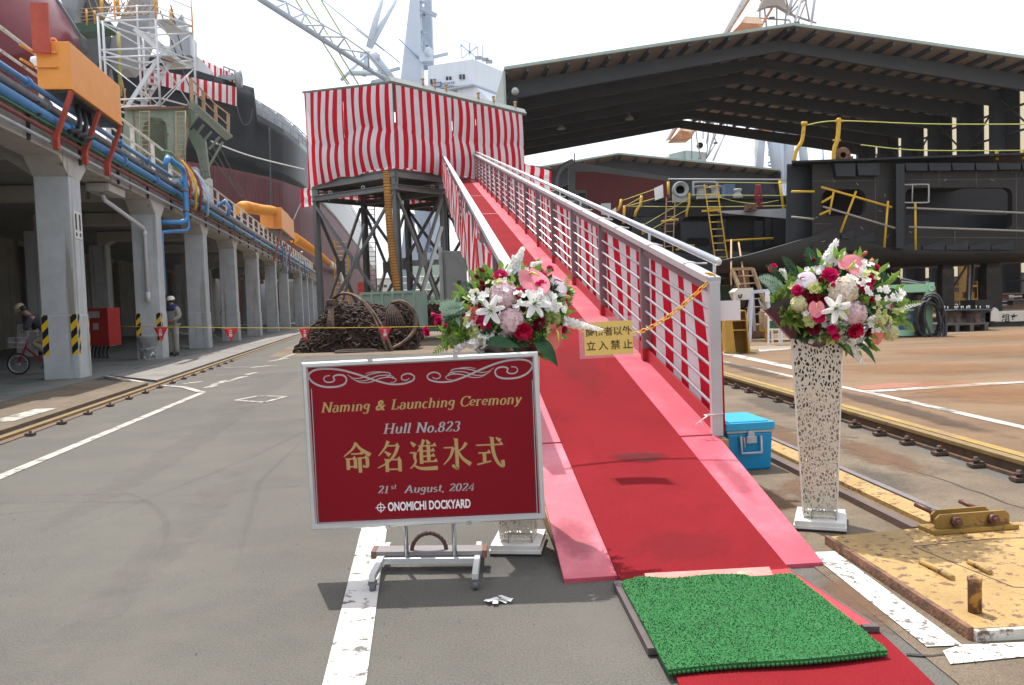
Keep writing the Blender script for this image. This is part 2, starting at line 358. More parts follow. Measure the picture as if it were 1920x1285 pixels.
sheet('concrete_apron', [(1.5, -3), (3.36, -3), (2.9, 14), (2.2, 24), (1.0, 24), (1.2, 10)], .004, M_conc)
sheet('dusty_ground', [(-6.9, 23.0), (-3, 22.2), (2.6, 21.3), (1.5, 36), (-3, 130), (-24, 130), (-11, 47)], .004, M_dust)
# raised yard on the right, its edge carries the crane rail
def rx(y): return 3.33-.0365*(y-5)            # rail line
mb = MB(); pts = [(rx(-4)+.07, -4), (200, -4), (200, 140), (rx(90)+.07, 90)]
mb.prism([V(x, y, .0) for x, y in pts], (0, 0, .1)); mb.build('yard_ground', M_rusty, kind='structure')
M_ylw = mat('yellow_edge_paint', (.32, .21, .05), .8, var=.2, vscale=5, col2=(.24, .15, .07), c2=(.5, .62), c2scale=6, bump=.3, bscale=80)
sheet('yard_edge_marking', [(rx(-4)+.1, -4), (rx(-4)+.19, -4), (rx(60)+.19, 60), (rx(60)+.1, 60)], .1045, M_ylw)
def lineg(name, pts, w, z=.005, m=M_line):
    """painted line along ground points"""
    mb = MB(); P = [V(p[0], p[1], z) for p in pts]
    for a, b in zip(P, P[1:]):
        d = (b-a).normalized(); n = V(-d.y, d.x, 0)*w/2; mb.quad(a-n, b-n, b+n, a+n)
    return mb.build(name, m, kind='structure')
lineg('road_marking', [(-.44, 1.6), (-.60, 2.69), (-.82, 4.61), (-1.2, 8), (-1.5, 11)], .145)
lineg('road_marking', [(-3.75, 3.2), (-4.17, 6.59), (-5.02, 13.2)], .11, m=M_linef)
lineg('road_marking', [gp(380, 737), gp(345, 727), gp(285, 722)], .12, .0095, m=M_linef)
lineg('road_marking', [(1.455, 3.9), (1.47, 2.81)], .125, .009, m=M_linew)
def ploy(name, px, m, z=.009): return sheet(name, [gp(*p)[:2] for p in px], z, m)
ploy('road_marking', [(1768, 1225), (1800, 1214), (1920, 1209), (1920, 1236), (1782, 1250)], M_linew)
for a in ((399, 722, 440, 712), (344, 720, 378, 716), (386, 728, 404, 723), (410, 717, 432, 713), (440, 711, 462, 706), (462, 703, 480, 699), (470, 690, 505, 686), (505, 678, 540, 672)):
    lineg('road_marking', [gp(a[0], a[1]), gp(a[2], a[3])], .13, m=M_linef)
for a, b in (((442, 751), (484, 743)), ((484, 743), (536, 744)), ((536, 744), (496, 755)), ((496, 755), (442, 751)), ((420, 690), (520, 686)), ((524, 674), (562, 660))):
    lineg('road_marking', [gp(*a), gp(*b)], .07, .0055, m=M_linef)
lineg('road_marking', [(3.7, 15.6), (3.92, 11.14), (4.06, 9.2), (4.15, 6.4), (4.2, 3)], .11, .1045, m=M_linef)
ploy2 = lambda px, m, z: sheet('yard_marking', [gp(*p, .1)[:2] for p in px], z, m)
M_pink = worn_paint('faded_red_yard_paint', (.3, .11, .065), .5, .62, 4, (.2, .12, .065))
ploy2([(1600, 727), (1670, 719), (1840, 719), (1622, 732)], M_pink, .105)
ploy2([(1622, 733), (1840, 719), (1920, 716), (1920, 719), (1628, 737)], M_linef, .1052)
for px in (((1350, 658), (1500, 690), (1498, 696), (1350, 664)), ((1420, 655), (1620, 640), (1622, 644), (1425, 660))): ploy2(px, M_linef, .1056)
M_crack = mat('crack', (.05, .045, .04), .95)
def crack(pts, z, w=.008, seed=0):
    rg = random.Random(seed); P = [V(p[0], p[1], z) for p in pts]; Q = []
    for a, b in zip(P, P[1:]):
        k = max(3, int((b-a).length/.12))
        for i in range(k): Q.append(lerp(a, b, i/k)+V((rg.random()-.5)*.03, (rg.random()-.5)*.03, 0))
    Q.append(P[-1]); mb = MB()
    for i, (a, b) in enumerate(zip(Q, Q[1:])):
        d = (b-a).normalized(); n = V(-d.y, d.x, 0)*w*(.4+rg.random())/2; mb.quad(a-n, b-n, b+n, a+n)
    return mb.build('ground_crack', M_crack, kind='structure')
crack([(2.46, 8.12), (2.66, 6.69), (2.84, 4.56), (2.95, 2.5)], .0062, .012, 1)
crack([(1.3, 2.75), (1.6, 2.76), (2.2, 2.7)], .0062, .012, 2)
crack([(2.2, 7.3), (2.95, 7.0)], .0064, .01, 3)
crack([(-3.6, 5.2), (-2.2, 5.7), (-1.3, 5.9)], .0035, .0035, 4)
crack([(-2.6, 9.4), (-1.6, 9.9)], .0035, .008, 5)
crack([(4.3, 9), (7, 10.2), (12, 10.8)], .1062, .012, 6)
crack([(4.2, 12.5), (8, 13.4), (14, 13.2)], .1062, .015, 7)
# soft stains, tyre dust and damp on the ground
def stain(c, r, col, nm, z, amt=.7, sc=5., rot=0.):
    mb = MB(); cr, sr = math.cos(rot), math.sin(rot); n = 24
    i = len(mb.v); Q = [(-1, -1), (1, -1), (1, 1), (-1, 1)]
    mb.quad(*[V(c[0]+x*r[0]*cr-y*r[1]*sr, c[1]+x*r[0]*sr+y*r[1]*cr, z) for x, y in Q], uv=Q)
    return mb.build('ground_stain', soft_mat(nm, col, amt, sc), kind='structure')
for i, (x, y, a, b) in enumerate([(1.9, 5.2, .35, .5), (1.5, 4.95, .35, .5), (2.75, 6.2, .3, 1.2), (1.35, 3.3, .2, .5), (2.3, 7.4, .4, 1.2)]): stain((x, y), (a, b), (.16, .085, .045), 'rust_stain', .0071+.0003*i, .6, 7)
for i, (x, y, a, b) in enumerate([(2.35, 5.4, .4, .7), (2.9, 9.2, .3, 1.6), (-.1, 3.95, .6, .4)]): stain((x, y), (a, b), (.075, .07, .064), 'dark_stain', .0036 if x < 1.3 else .0095+.0003*i, .35, 5)
for i, (x, y, a, b) in enumerate([(-2.0, 5.0, .25, 3), (-3.2, 8.0, .3, 5), (-1.2, 9.0, .3, 5), (-4.2, 14, .5, 6), (-2.2, 16, .8, 6)]): stain((x, y), (a, b), (.17, .16, .145), 'pale_dust', .0042+.0003*i, .3, 3, .12)
for i, (x, y, a, b) in enumerate([(5.2, 9, 1.2, 2.0), (6, 12, 2.0, 1.6), (9, 15, 3.5, 2), (7.5, 10, 1.6, 1.2), (12, 19, 4, 2)]): stain((x, y), (a, b), (.27, .125, .045), 'orange_yard_stain', .107+.0004*i, .4, 3.5)
for i, (x, y, a, b) in enumerate([(8, 21, 6, 1.4), (11, 23.5, 6, 1.2), (5.5, 18, 2, 1.2), (14, 16, 4, 1.4)]): stain((x, y), (a, b), (.34, .28, .2), 'pale_yard_dust', .109+.0004*i, .6, 1.2)
for i, (x, y, a, b) in enumerate([(3.75, 8, .25, 3), (4.9, 6.6, .7, 1.2), (3.7, 13, .3, 3)]): stain((x, y), (a, b), (.075, .05, .032), 'oily_yard_stain', .1112+.0004*i, .6, 3)
# arcs of old tyre rubber
def tyre(pts, w, z, a=.07):
    mb = MB(); P = [V(p[0], p[1], z) for p in pts]; Q = []
    for k in range(len(P)-1):
        for j in range(8): Q.append(lerp(P[k], P[k+1], j/8))
    Q.append(P[-1]); n = len(Q)
    for k in range(n-1):
        d = (Q[k+1]-Q[k]).normalized(); m_ = V(-d.y, d.x, 0)*w/2; e0, e1 = abs(2*k/(n-1)-1)*.9, abs(2*(k+1)/(n-1)-1)*.9
        mb.quad(Q[k]-m_, Q[k+1]-m_, Q[k+1], Q[k], uv=[(.9, e0), (.9, e1), (0, e1), (0, e0)]); mb.quad(Q[k], Q[k+1], Q[k+1]+m_, Q[k]+m_, uv=[(0, e0), (0, e1), (.9, e1), (.9, e0)])
    return mb.build('tyre_mark', soft_mat('tyre_rubber', (.045, .044, .042), a, 14), kind='structure')
def ap_arc(c, r, a0, a1, n=10): return [(c[0]+r*math.cos(R(a0+(a1-a0)*k/n)), c[1]+r*math.sin(R(a0+(a1-a0)*k/n))) for k in range(n+1)]
tyre(ap_arc((-3.5, 1.2), 4.4, 110, 60), .07, .0061); tyre(ap_arc((-3.5, 1.2), 4.62, 108, 62), .05, .0064); tyre(ap_arc((-5, 3.5), 3.2, 60, 5), .08, .0067); tyre([(-1.2, 3.2), (-1.9, 6), (-2.2, 9.5)], .08, .0058); tyre([(-2.9, 3.4), (-2.3, 7), (-2.0, 11)], .1, .0055)
# ---------------------------------------------------------------- rails
M_rail = mat('rail_steel', (.115, .085, .06), .6, metal=.3, var=.3, vscale=8, col2=(.2, .1, .05), c2=(.45, .65), c2scale=12, bump=.2)
M_rhead = mat('rail_head', (.24, .165, .06), .5, metal=.2, var=.2, vscale=6, col2=(.12, .08, .05), c2=(.55, .7), c2scale=9)
M_bolt = mat('rusty_bolt', (.11, .075, .06), .6, metal=.4, var=.3, vscale=30)
t = thing('crane_rail', (rx(10), 10, 0), 'long rusty crane rail with yellow head bolted beside the raised brown yard', 'rail')
mb = MB(); mb.span
for y0, y1 in ((-4, 60),):
    a, b = V(rx(y0), y0, .0), V(rx(y1), y1, 0)
    mb.bar(a+V(0, 0, .012), b+V(0, 0, .012), .11, .024); mb.bar(a+V(0, 0, .055), b+V(0, 0, .055), .022, .066)
mb.build('web', M_rail, t)
mb = MB(); mb.bar(V(rx(-4), -4, .104), V(rx(60), 60, .104), .07, .034); mb.build('head', M_rhead, t, bevel=.006)
ys = [11.09, 10.55, 10.03, 9.51, 8.99, 8.5, 8.02, 7.54, 7.07, 6.61, 6.14, 5.68, 5.22, 4.76, 4.3]+[11.65+.55*k for k in range(9)]
for y in ys:
    mb = MB(); x = rx(y)-.085; mb.box((x-.01, y, .018), (.1, .075, .022)); mb.box((x+.01, y, .036), (.05, .05, .014)); mb.cyl((x-.015, y, .03), (x-.015, y, .075), .016, 6); mb.cyl((x-.015, y, .043), (x-.015, y, .058), .026, 6)
    mb.build('rail_clip', M_bolt, t)
def lx(y): return -6.0-.1655*(y-12.05)
t = thing('crane_rail', (lx(12), 12, 0), 'yellow headed crane rail sunk in the pavement along the grey colonnade', 'rail')
mb = MB(); mb.bar(V(lx(2), 2, .022), V(lx(80), 80, .022), .075, .04); mb.build('head', M_rhead, t, bevel=.006)
mb = MB(); mb.bar(V(lx(2)-.1, 2, .006), V(lx(80)-.1, 80, .006), .12, .008); mb.bar(V(lx(2)+.09, 2, .006), V(lx(80)+.09, 80, .006), .1, .008); mb.build('flangeway', M_rail, t)
# small rail clips beside it
for k in range(16):
    y = 8+k*.9; mb = MB(); x = lx(y)+.2; mb.box((x, y, .02), (.09, .07, .03)); mb.cyl((x, y, .03), (x, y, .06), .015, 6); mb.build('rail_clip', M_bolt, t)
# ================================================================ GANGWAY RAMP
RD = V(-.0906, 1, .2124); RL = V(1, .0906, 0); RP = V(.8, 3.66, .02); RU = RL.cross(RD).normalized()
def rp(a, b, h=0.): return RP+RD*a+RL*b+V(0, 0, h)       # a along, b across, h above the deck
RDn = RD.normalized(); RLn = RL.normalized()
M_pinkp = mat('red_painted_plate', (.5, .066, .105), .42, var=.12, vscale=1.6, col2=(.6, .16, .205), c2=(.45, .75), c2scale=2.0, spec=.6, fine=.08, fscale=60)
M_toe = mat('red_toe_board', (.42, .02, .03), .5, var=.15, vscale=3, col2=(.2, .02, .02), c2=(.6, .7), c2scale=8)
M_alu = mat('grey_rail_paint', (.5, .515, .52), .4, metal=.1, var=.06, vscale=6)
M_galv = mat('galvanised', (.62, .64, .66), .35, metal=.55, var=.1, vscale=12)
M_post = mat('grey_brown_post', (.23, .19, .19), .55, var=.1, vscale=4)
M_wood = mat('raw_wood_edge', (.42, .27, .13), .8, var=.25, vscale=9, stretch=(1, 8, 8))
AE = 30.1                                                  # top end of the ramp
t = thing('gangway_ramp', rp(0, 0), 'long sloping red gangway with railed sides up to the striped platform', 'ramp'); RAMP = t
def rslab(mb, a0, a1, b0, b1, h0, h1, b0b=None, b1b=None):
    b0b = b0 if b0b is None else b0b; b1b = b1 if b1b is None else b1b
    mb.hexa([rp(a0, b0, h0), rp(a0, b1, h0), rp(a1, b1b, h0), rp(a1, b0b, h0), rp(a0, b0, h1), rp(a0, b1, h1), rp(a1, b1b, h1), rp(a1, b0b, h1)])
mb = MB()
rslab(mb, 0.0, 1.575, -.605, .59, -.02, 0, -.56, .655); rslab(mb, 1.6, 6.6, -.62, .68, -.045, 0)
for k in range(4): rslab(mb, 6.62+k*5.9, 6.62+k*5.9+5.88, -.62, .68, -.045, 0)
mb.build('deck_plate', M_pinkp, t)
mb = MB(); rslab(mb, .06, 1.5, -.59, .57, -.036, -.021); mb.build('plywood', M_wood, t)
for b_ in (-.56, .52): mb = MB(); mb.prism([rp(.3, b_, -.04), rp(1.55, b_, -.04), V(rp(1.55, b_).x, rp(1.55, b_).y, .0), V(rp(.3, b_).x, rp(.3, b_).y, 0)], RLn*.04); mb.build('wedge_side', M_wood, t)
mb = MB()
for b in (-.55, .6): mb.hbeam(rp(1.6, b, -.16), rp(AE, b, -.16), .1, .22)
for k in range(16): mb.bar(rp(2+k*1.8, -.5, -.14), rp(2+k*1.8, .55, -.14), .06, .12)
mb.build('girder', mat('dark_grey_steel', (.1, .1, .105), .5, var=.15, vscale=3), t)
NB = 17; BAY = 1.752; A0 = 1.6
def railing(b, sgn, name):
    rl = MB(); rl.bar(rp(A0-.02, b, 1.0), rp(A0+BAY*(NB-.85), b, 1.0), .085, .05, RU)
    o = rl.build(name, M_alu, t, bevel=.004); mb = MB(); mb.bar(rp(A0, b, .94), rp(A0+BAY*(NB-.85), b, .94), .03, .06, RU); mb.build('rail_shade_side', M_post, o)  # post colour paints the shaded side of the top rail
    for k in range(NB):
        a = A0+BAY*k; 
        if k == 0:
            mb = MB(); mb.box(rp(a, b, .47)+V(0, 0, .02), (.068, .068, 1.0)); mb.build('end_post', M_alu, o, bevel=.004)
            mb = MB(); mb.box(rp(a, b, -.08), (.12, .12, .1)); mb.build('post_shoe', M_wood, o)
        else:
            mb = MB(); p = rp(a, b, .06); q = rp(a, b, .965); mb.box((p+q)/2, (.075, .055, .9), (RLn, RLn.cross(V(0, 0, -1)), V(0, 0, 1))); mb.build('post', M_post, o, bevel=.003)
            mb = MB(); p = rp(a, b, .05); mb.box(p, (.082, .065, .1), (RLn, RLn.cross(V(0, 0, -1)), V(0, 0, 1))); mb.build('post_foot', M_toe, o)
    for i in range(6):
        mb = MB(); h = .17+.125*i; mb.cyl(rp(A0, b, h), rp(A0+BAY*(NB-.85), b, h), .0105, 8); mb.build('horizontal_bar', M_galv, o)
    mb = MB(); mb.bar(rp(A0, b+.0, .055), rp(A0+BAY*(NB-.85), b, .055), .012, .1, RU); mb.build('toe_board', M_toe, o)
    if sgn > 0:
        mb = MB(); mb.cyl(rp(A0+.05, b+.05, 1.11), rp(A0+BAY*(NB-.85), b+.05, 1.11), .026, 12)
        mb.blob(rp(A0+.05, b+.05, 1.11), .0265, 10, 6)
        for k in range(18): mb.cyl(rp(A0+.12+k*1.62, b+.05, 1.01), rp(A0+.12+k*1.62, b+.05, 1.1), .011, 6)
        mb.build('handrail', M_galv, o)
    return o
railing(.66, 1, 'railing'); railing(-.6, -1, 'railing')
# carpet up the ramp
M_carpet = mat('red_carpet', (.235, .0125, .0185), .95, var=.12, vscale=1.1, col2=(.2, .011, .016), c2=(.5, .72), c2scale=1.3, c2dist=.6, bump=.5, bscale=260, fine=.3, fscale=330, spec=.15)
M_damp = soft_mat('damp_carpet', (.09, .005, .008), .5, 9)
t2 = thing('red_carpet', rp(0, 0), 'long red carpet strip running up the middle of the sloping gangway', 'carpet')
mb = MB(); N = 220
def cw(u, v):
    a = -.075+(AE+.075)*u**1.6; b = lerp(-.365, .405, v); h = .006+.004*math.sin(a*3.1+v*2)*math.exp(-a*.2)
    if a < 0: h += .0
    return rp(a, b, max(h, .004-a*.18 if a < 0 else .004))
mb.grid(cw, N, 8); mb.build('carpet_strip', M_carpet, t2, solid=.007)
M_seam = mat('carpet_seam_tape', (.6, .3, .28), .8)
for a in (15.9, 21.3):
    mb = MB(); rslab(mb, a, a+.06, -.36, .4, .012, .0135); mb.build('seam', M_seam, t2)
mb = MB(); mb.quad(rp(1.13, -.2, .0125), rp(1.13, .34, .0125), rp(1.4, .34, .0125), rp(1.4, -.2, .0125), uv=[(-1, -1), (1, -1), (1, 1), (-1, 1)]); mb.build('wet_stain', M_damp, t2)
for a0, b0, da, db, nm, col in ((.35, -.5, .35, .16, 'plate_grime', (.16, .03, .05)), (.9, .52, .5, .1, 'plate_grime', (.16, .03, .05)), (.2, .0, .25, .4, 'damp_carpet', None), (3.2, .05, 1.2, .3, 'damp_carpet', None)):
    mb = MB(); h = .0035 if nm == 'plate_grime' else .0135; mb.quad(rp(a0-da, b0-db, h), rp(a0-da, b0+db, h), rp(a0+da, b0+db, h), rp(a0+da, b0-db, h), uv=[(-1, -1), (1, -1), (1, 1), (-1, 1)]); mb.build('grime', soft_mat(nm, col, .3, 9) if col else soft_mat('worn_carpet', (.14, .006, .009), .18, 6), t2)
# ---------------------------------------------------------------- carpets at the foot
mb = MB(); mb.grid(lambda u, v: V(lerp(.5, 1.29, v)+.01*math.sin(u*9), lerp(1.4, 3.2, u), .012+.002*math.sin(u*14+v*5)), 40, 6)
tag(mb.build('red_carpet', M_carpet, solid=.008, at=(.9, 2.3, 0)), 'flat red carpet runner on the asphalt under the green mat', 'carpet')
M_tray = mat('dark_tray_edge', (.09, .07, .07), .6, var=.2, vscale=9)
M_redpl = mat('red_board', (.5, .03, .04), .6, var=.15, vscale=5)
t = thing('tray_board', (.43, 3.2, .02), 'thin dark edged red board along the left edge of the green mat', 'board')
mb = MB(); mb.bar((.42, 3.53, .02), (.455, 2.82, .02), .035, .024); mb.build('edging', M_tray, t)
mb = MB(); mb.prism([V(.44, 3.53, .022), V(.475, 2.82, .022), V(.9, 2.82, .022), V(.82, 3.53, .022)], (0, 0, .006)); mb.build('panel', M_redpl, t)
t = thing('tray_board', (1.25, 3.2, .02), 'red board with a dark end along the right edge of the green mat', 'board')
mb = MB(); mb.prism([V(.9, 3.56, .0225), V(1.19, 3.6, .0225), V(1.285, 2.95, .0225), V(1.0, 2.95, .0225)], (0, 0, .012)); mb.build('panel', M_redpl, t)
mb = MB(); mb.bar((1.24, 2.94, .028), (1.295, 2.935, .028), .03, .022); mb.bar((1.195, 3.6, .026), (1.29, 2.95, .026), .012, .02); mb.build('edging', M_tray, t)
mb = MB(); mb.prism([V(.54, 3.46, .024), V(1.09, 3.49, .024), V(1.1, 3.575, .032), V(.545, 3.545, .032)], (0, 0, .022))
tag(mb.build('wooden_board', mat('pink_worn_board', (.6, .22, .19), .8, var=.2, vscale=8, col2=(.5, .36, .26), c2=(.55, .65), c2scale=10), at=(.8, 3.5, .03)), 'pink painted plank lying between the carpet end and the green mat', 'plank')
# green grass mat
M_green = mat('green_turf_base', (.013, .12, .026), .8, var=.2, vscale=5)
M_tuft = mat('green_turf_tuft', (.018, .2, .04), .6, var=.3, vscale=9, col2=(.014, .145, .03), c2=(.45, .7), c2scale=5)
C4 = [V(.43, 3.46, 0), V(1.185, 3.52, 0), V(1.225, 2.7, 0), V(.47, 2.63, 0)]
def mq(u, v):   # u left-right, v far-near
    p = lerp(lerp(C4[0], C4[1], u), lerp(C4[3], C4[2], u), v)
    e = .012*math.exp(-((1-v)*14))*math.sin(u*7); hump = .02*math.exp(-((u-.12)/.12)**2-((v-.0)/.1)**2)+.012*math.exp(-((u-.55)/.2)**2-((v)/.08)**2)
    return V(p.x, p.y+e, .038+hump+.004*math.sin(u*5+v*4))
t = thing('turf_mat', (.83, 3.08, .03), 'bright green artificial grass doormat at the foot of the ramp', 'mat')
mb = MB(); mb.grid(mq, 30, 30); mb.build('backing', M_green, t, solid=.012)
mb = MB(); rg = random.Random(5); NX, NY = 90, 98
for i in range(NX):
    for j in range(NY):
        u, v = (i+.5+(rg.random()-.5)*.25)/NX, (j+.5+(rg.random()-.5)*.2)/NY; p = mq(u, v)
        for k in range(3):
            a = rg.random()*6.28; l = .0055+.003*rg.random(); q = p+V(math.cos(a)*l, math.sin(a)*l,   .006+.004*rg.random()); w = V(-math.sin(a), math.cos(a), 0)*.0029
            i0 = len(mb.v); mb.v += [p-w, p+w, q+w*.7, q-w*.7]; mb.face([i0, i0+1, i0+2, i0+3])
mb.build('tufts', M_tuft, t)
mb = MB()
for k in range(48):
    p = mq((k+.5)/48, 1.0); mb.lathe(p+V(0, -.001, -.004), [(.0, -.009), (.007, -.007), (.008, -.002), (.006, .002), (0, .003)], 8)
mb.build('scalloped_edge', M_green, t)
# ================================================================ STEEL PLATES AND CLAMP
M_yp = mat('rusting_yellow_plate', (.37, .235, .08), .65, var=.22, vscale=2.5, col2=(.15, .07, .038), c2=(.54, .6), c2scale=19, bump=.25, bscale=50, fine=.12, fscale=80)
M_rust = mat('rust', (.2, .1, .055), .85, var=.35, vscale=12, col2=(.09, .05, .035), c2=(.45, .65), c2scale=20, bump=.4, bscale=80)
M_dirtw = mat('dirty_white_edge', (.6, .57, .5), .7, var=.15, vscale=6, col2=(.12, .08, .06), c2=(.52, .62), c2scale=14)
t = thing('steel_plate', (2.2, 3.4, .0), 'large rusty yellow steel road plate with a short pipe stub', 'steel plate')
mb = MB(); P = [V(1.545, 4.03, .004), V(1.605, 2.865, .004), V(3.0, 2.93, .004), V(3.0, 4.2, .004), V(2.06, 4.13, .004)]; mb.prism(P, (0, 0, .04)); mb.build('plate', [M_yp], t, bevel=.004)
mb = MB(); mb.bar((1.53, 4.03, .024), (1.59, 2.86, .024), .022, .05); mb.build('edge_strip', M_rust, t)
mb = MB(); mb.bar((1.6, 2.852, .022), (3.0, 2.917, .022), .02, .04); mb.build('edge_strip', M_dirtw, t)
for a, b in (((1.77, 3.57), (1.79, 3.35)), ((1.97, 3.55), (1.975, 3.4))):
    mb = MB(); mb.tube([V(*a, .052), V(*lerp(V(*a), V(*b), .5), .06), V(*b, .054)], .012, 8); mb.build('weld_bar', M_yp, t)
mb = MB(); mb.lathe((1.69, 3.01, .044), [(.024, 0), (.024, .115), (.026, .118), (.026, .132), (.017, .132), (.017, .02), (0, .02)], 16); mb.build('pipe_stub', mat('rust_pipe', (.4, .22, .06), .7, var=.3, vscale=14, col2=(.12, .06, .035), c2=(.45, .55), c2scale=22), t)
mb = MB(); pth = [V(1.86, 3.82, .0452), V(1.9, 3.62, .0452), V(1.98, 3.25, .0452), V(2.2, 3.2, .0452)]
for a, b in zip(pth, pth[1:]):
    d = (b-a).normalized(); n = V(-d.y, d.x, 0)*.003; mb.quad(a-n, b-n, b+n, a+n)
pth = [V(1.86, 3.82, .0452), V(2.3, 3.9, .0452), V(2.8, 3.86, .0452)]
for a, b in zip(pth, pth[1:]):
    d = (b-a).normalized(); n = V(-d.y, d.x, 0)*.003; mb.quad(a-n, b-n, b+n, a+n)
mb.build('plate_seam', M_crack, t)
t = thing('channel_cover', (2.1, 5.2, 0), 'narrow yellow steel channel cover between dark bars beside the ramp', 'channel cover')
def sx(y, o): return 1.95+o+(6.9-y)*.055
mb = MB(); mb.prism([V(sx(7.4, .06), 7.4, .004), V(sx(4.28, .06), 4.28, .004), V(sx(4.28, .21), 4.28, .004), V(sx(7.4, .21), 7.4, .004)], (0, 0, .026)); mb.build('cover_plate', M_yp, t)
mb = MB(); mb.bar((sx(7.4, -.07), 7.4, .02), (sx(4.15, -.07), 4.15, .02), .04, .045); mb.build('side_bar', mat('brown_steel', (.13, .09, .075), .6, metal=.2, var=.2, vscale=6), t)
mb = MB(); mb.bar((sx(7.4, .25), 7.4, .018), (sx(4.5, .25), 4.5, .018), .045, .03); mb.build('side_bar', mat('grey_steel_bar', (.17, .15, .15), .6, metal=.2, var=.2, vscale=6), t)
t = thing('rail_clamp', (2.25, 4.1, .05), 'yellow bolted clamp bracket standing on the yellow steel plate', 'clamp')
M_cl = mat('clamp_yellow', (.26, .155, .03), .6, var=.25, vscale=7, col2=(.14, .06, .03), c2=(.55, .63), c2scale=16)
ux = V(.985, .13, 0).normalized(); uy = V(-.13, .985, 0).normalized(); UZ = V(0, 0, 1)
c0 = V(2.255, 4.07, .045)
mb = MB(); mb.box(c0+UZ*.012, (.46, .13, .022), (ux, uy, UZ)); mb.build('base_plate', M_cl, t, bevel=.003)
def flange(off, l, nm):
    mb = MB(); c = c0+uy*off; h = l/2
    mb.prism([c+ux*x+UZ*z-uy*.006 for x, z in ((-h, .023), (h, .023), (h, .07), (h-.025, .092), (-h+.025, .092), (-h, .07))], uy*.014); mb.build(nm, M_cl, t, bevel=.002)
flange(-.03, .4, 'flange'); flange(.06, .32, 'flange')
M_boltb = mat('bolt_brown', (.12, .05, .035), .5, metal=.2, var=.2, vscale=20)
for x in (-.1, .1):
    mb = MB(); c = c0+ux*x+UZ*.056-uy*.036; mb.cyl(c, c-uy*.028, .026, 6); mb.cyl(c+uy*.01, c-uy*.045, .014, 10); mb.build('bolt', M_boltb, t)
for x in (-.13, .12):
    mb = MB(); c = c0+ux*x+UZ*.07+uy*.07; mb.cyl(c, c+uy*.09+UZ*.03-ux*.05, .013, 8); mb.cyl(c, c+uy*.02, .022, 6); mb.build('bolt', M_boltb, t)
# small litter: torn white tape on the asphalt
mb = MB(); rg = random.Random(9)
for k in range(7):
    x, y = -.08+(rg.random()-.5)*.1, 3.4+(rg.random()-.5)*.05; w = V(rg.random()-.5, (rg.random()-.5)*.5, 0).normalized()*.028; n = V(-w.y, w.x, 0)*.4
    mb.quad(V(x, y, .006+k*.002)-w-n, V(x, y, .007+k*.002)+w-n, V(x, y, .02)+w+n, V(x, y, .006+k*.002)-w+n)
tag(mb.build('torn_tape', mat('white_tape', (.75, .75, .74), .5, var=.1), at=(-.08, 3.4, 0)), 'crumpled scrap of white tape on the asphalt in front of the sign', 'litter')

# grit on the ground near the camera
M_grit = mat('grit', (.2, .18, .15), .9, var=.6, vscale=40, col2=(.08, .06, .05), c2=(.5, .55), c2scale=60)
mb = MB(); rg = random.Random(44)
for k in range(1500):
    if k < 800: x, y, z = -4+5.2*rg.random(), 2.2+8*rg.random()**1.5, .003
    elif k < 1250: x, y, z = 1.45+1.5*rg.random(), 2.6+6*rg.random()**1.3, .012
    else: x, y, z = 3.5+4*rg.random(), 5+8*rg.random(), .113
    if .35 < x < 1.45 and y > 2.3: continue
    r_ = .0016+.0035*rg.random()**3; i = len(mb.v); a = rg.random()*6
    mb.v += [V(x+r_*math.cos(a+q), y+r_*math.sin(a+q), z) for q in (0, 2.1, 4.2)]+[V(x, y, z+r_*.9)]; mb.face([i, i+1, i+3]); mb.face([i+1, i+2, i+3]); mb.face([i+2, i, i+3])
tag(mb.build('grit', M_grit, kind='stuff'), 'loose grit scattered over the asphalt and yard', 'grit')
# ================================================================ CEREMONY SIGN
M_frame = mat('aluminium_frame', (.62, .63, .62), .35, metal=.5, var=.05, vscale=8, spec=.5)
M_chrome = mat('chrome_tube', (.6, .61, .63), .18, metal=.9, var=.05)
M_face = mat('crimson_poster', (.215, .006, .0135), .45, var=.03, vscale=2, spec=.12)
M_gold = mat('gold_lettering', (.43, .285, .1), .45, var=.03); M_silv = mat('silver_lettering', (.38, .36, .36), .45, var=.03); M_wht = mat('white_lettering', (.8, .8, .8), .5, var=.02)
M_dark = mat('black_plastic', (.02, .02, .022), .5, var=.1)
SC = V(-.425, 3.8, .628); SX = V(1, 0, .013).normalized(); SZ = V(-.013, 0, 1).normalized(); SN = SX.cross(SZ)   # SN faces the camera
def spx(px, py):     # photo pixel to sign face coordinates
    d = ray(px, py); o = V(0, 0, CH); q = o+d*((SC-o).dot(SN)/d.dot(SN))-SC; return q.dot(SX), q.dot(SZ)
def z8(x, y): return spx(560+x/2.57, 640+y/2.57)
def sp(u, v, n=0.): return SC+SX*u+SZ*v+SN*n
HW, HH = .548, .393
t = thing('ceremony_sign', (-.425, 3.8, 0), 'crimson ceremony announcement board in a silver frame on a wheeled stand', 'sign'); SIGN = t
mb = MB(); mb.box(sp(0, 0, -.01), (2*HW-.03, .01, 2*HH-.03), (SX, SN, SZ)); bd = mb.build('board', M_face, t)
mb = MB()
for (u0, v0, u1, v1) in ((-HW, HH, HW, HH), (HW, HH, HW, -HH), (HW, -HH, -HW, -HH), (-HW, -HH, -HW, HH)):
    d = V(u1-u0, v1-v0, 0).normalized(); nx, ny = d.y, -d.x; w = .027
    prof = [(0, -.022), (0, .004), (.006, .01), (.02, .01), (.027, -.003), (.027, -.022)]
    i = len(mb.v)
    for (uu, vv, sg) in ((u0, v0, 1), (u1, v1, -1)):
        for o_, h in prof: mb.v.append(sp(uu+nx*o_+d.x*o_*sg, vv+ny*o_+d.y*o_*sg, h))
    for k in range(6): mb.face([i+k, i+(k+1) % 6, i+6+(k+1) % 6, i+6+k])
mb.build('frame', M_frame, t)
Z0 = -.0048
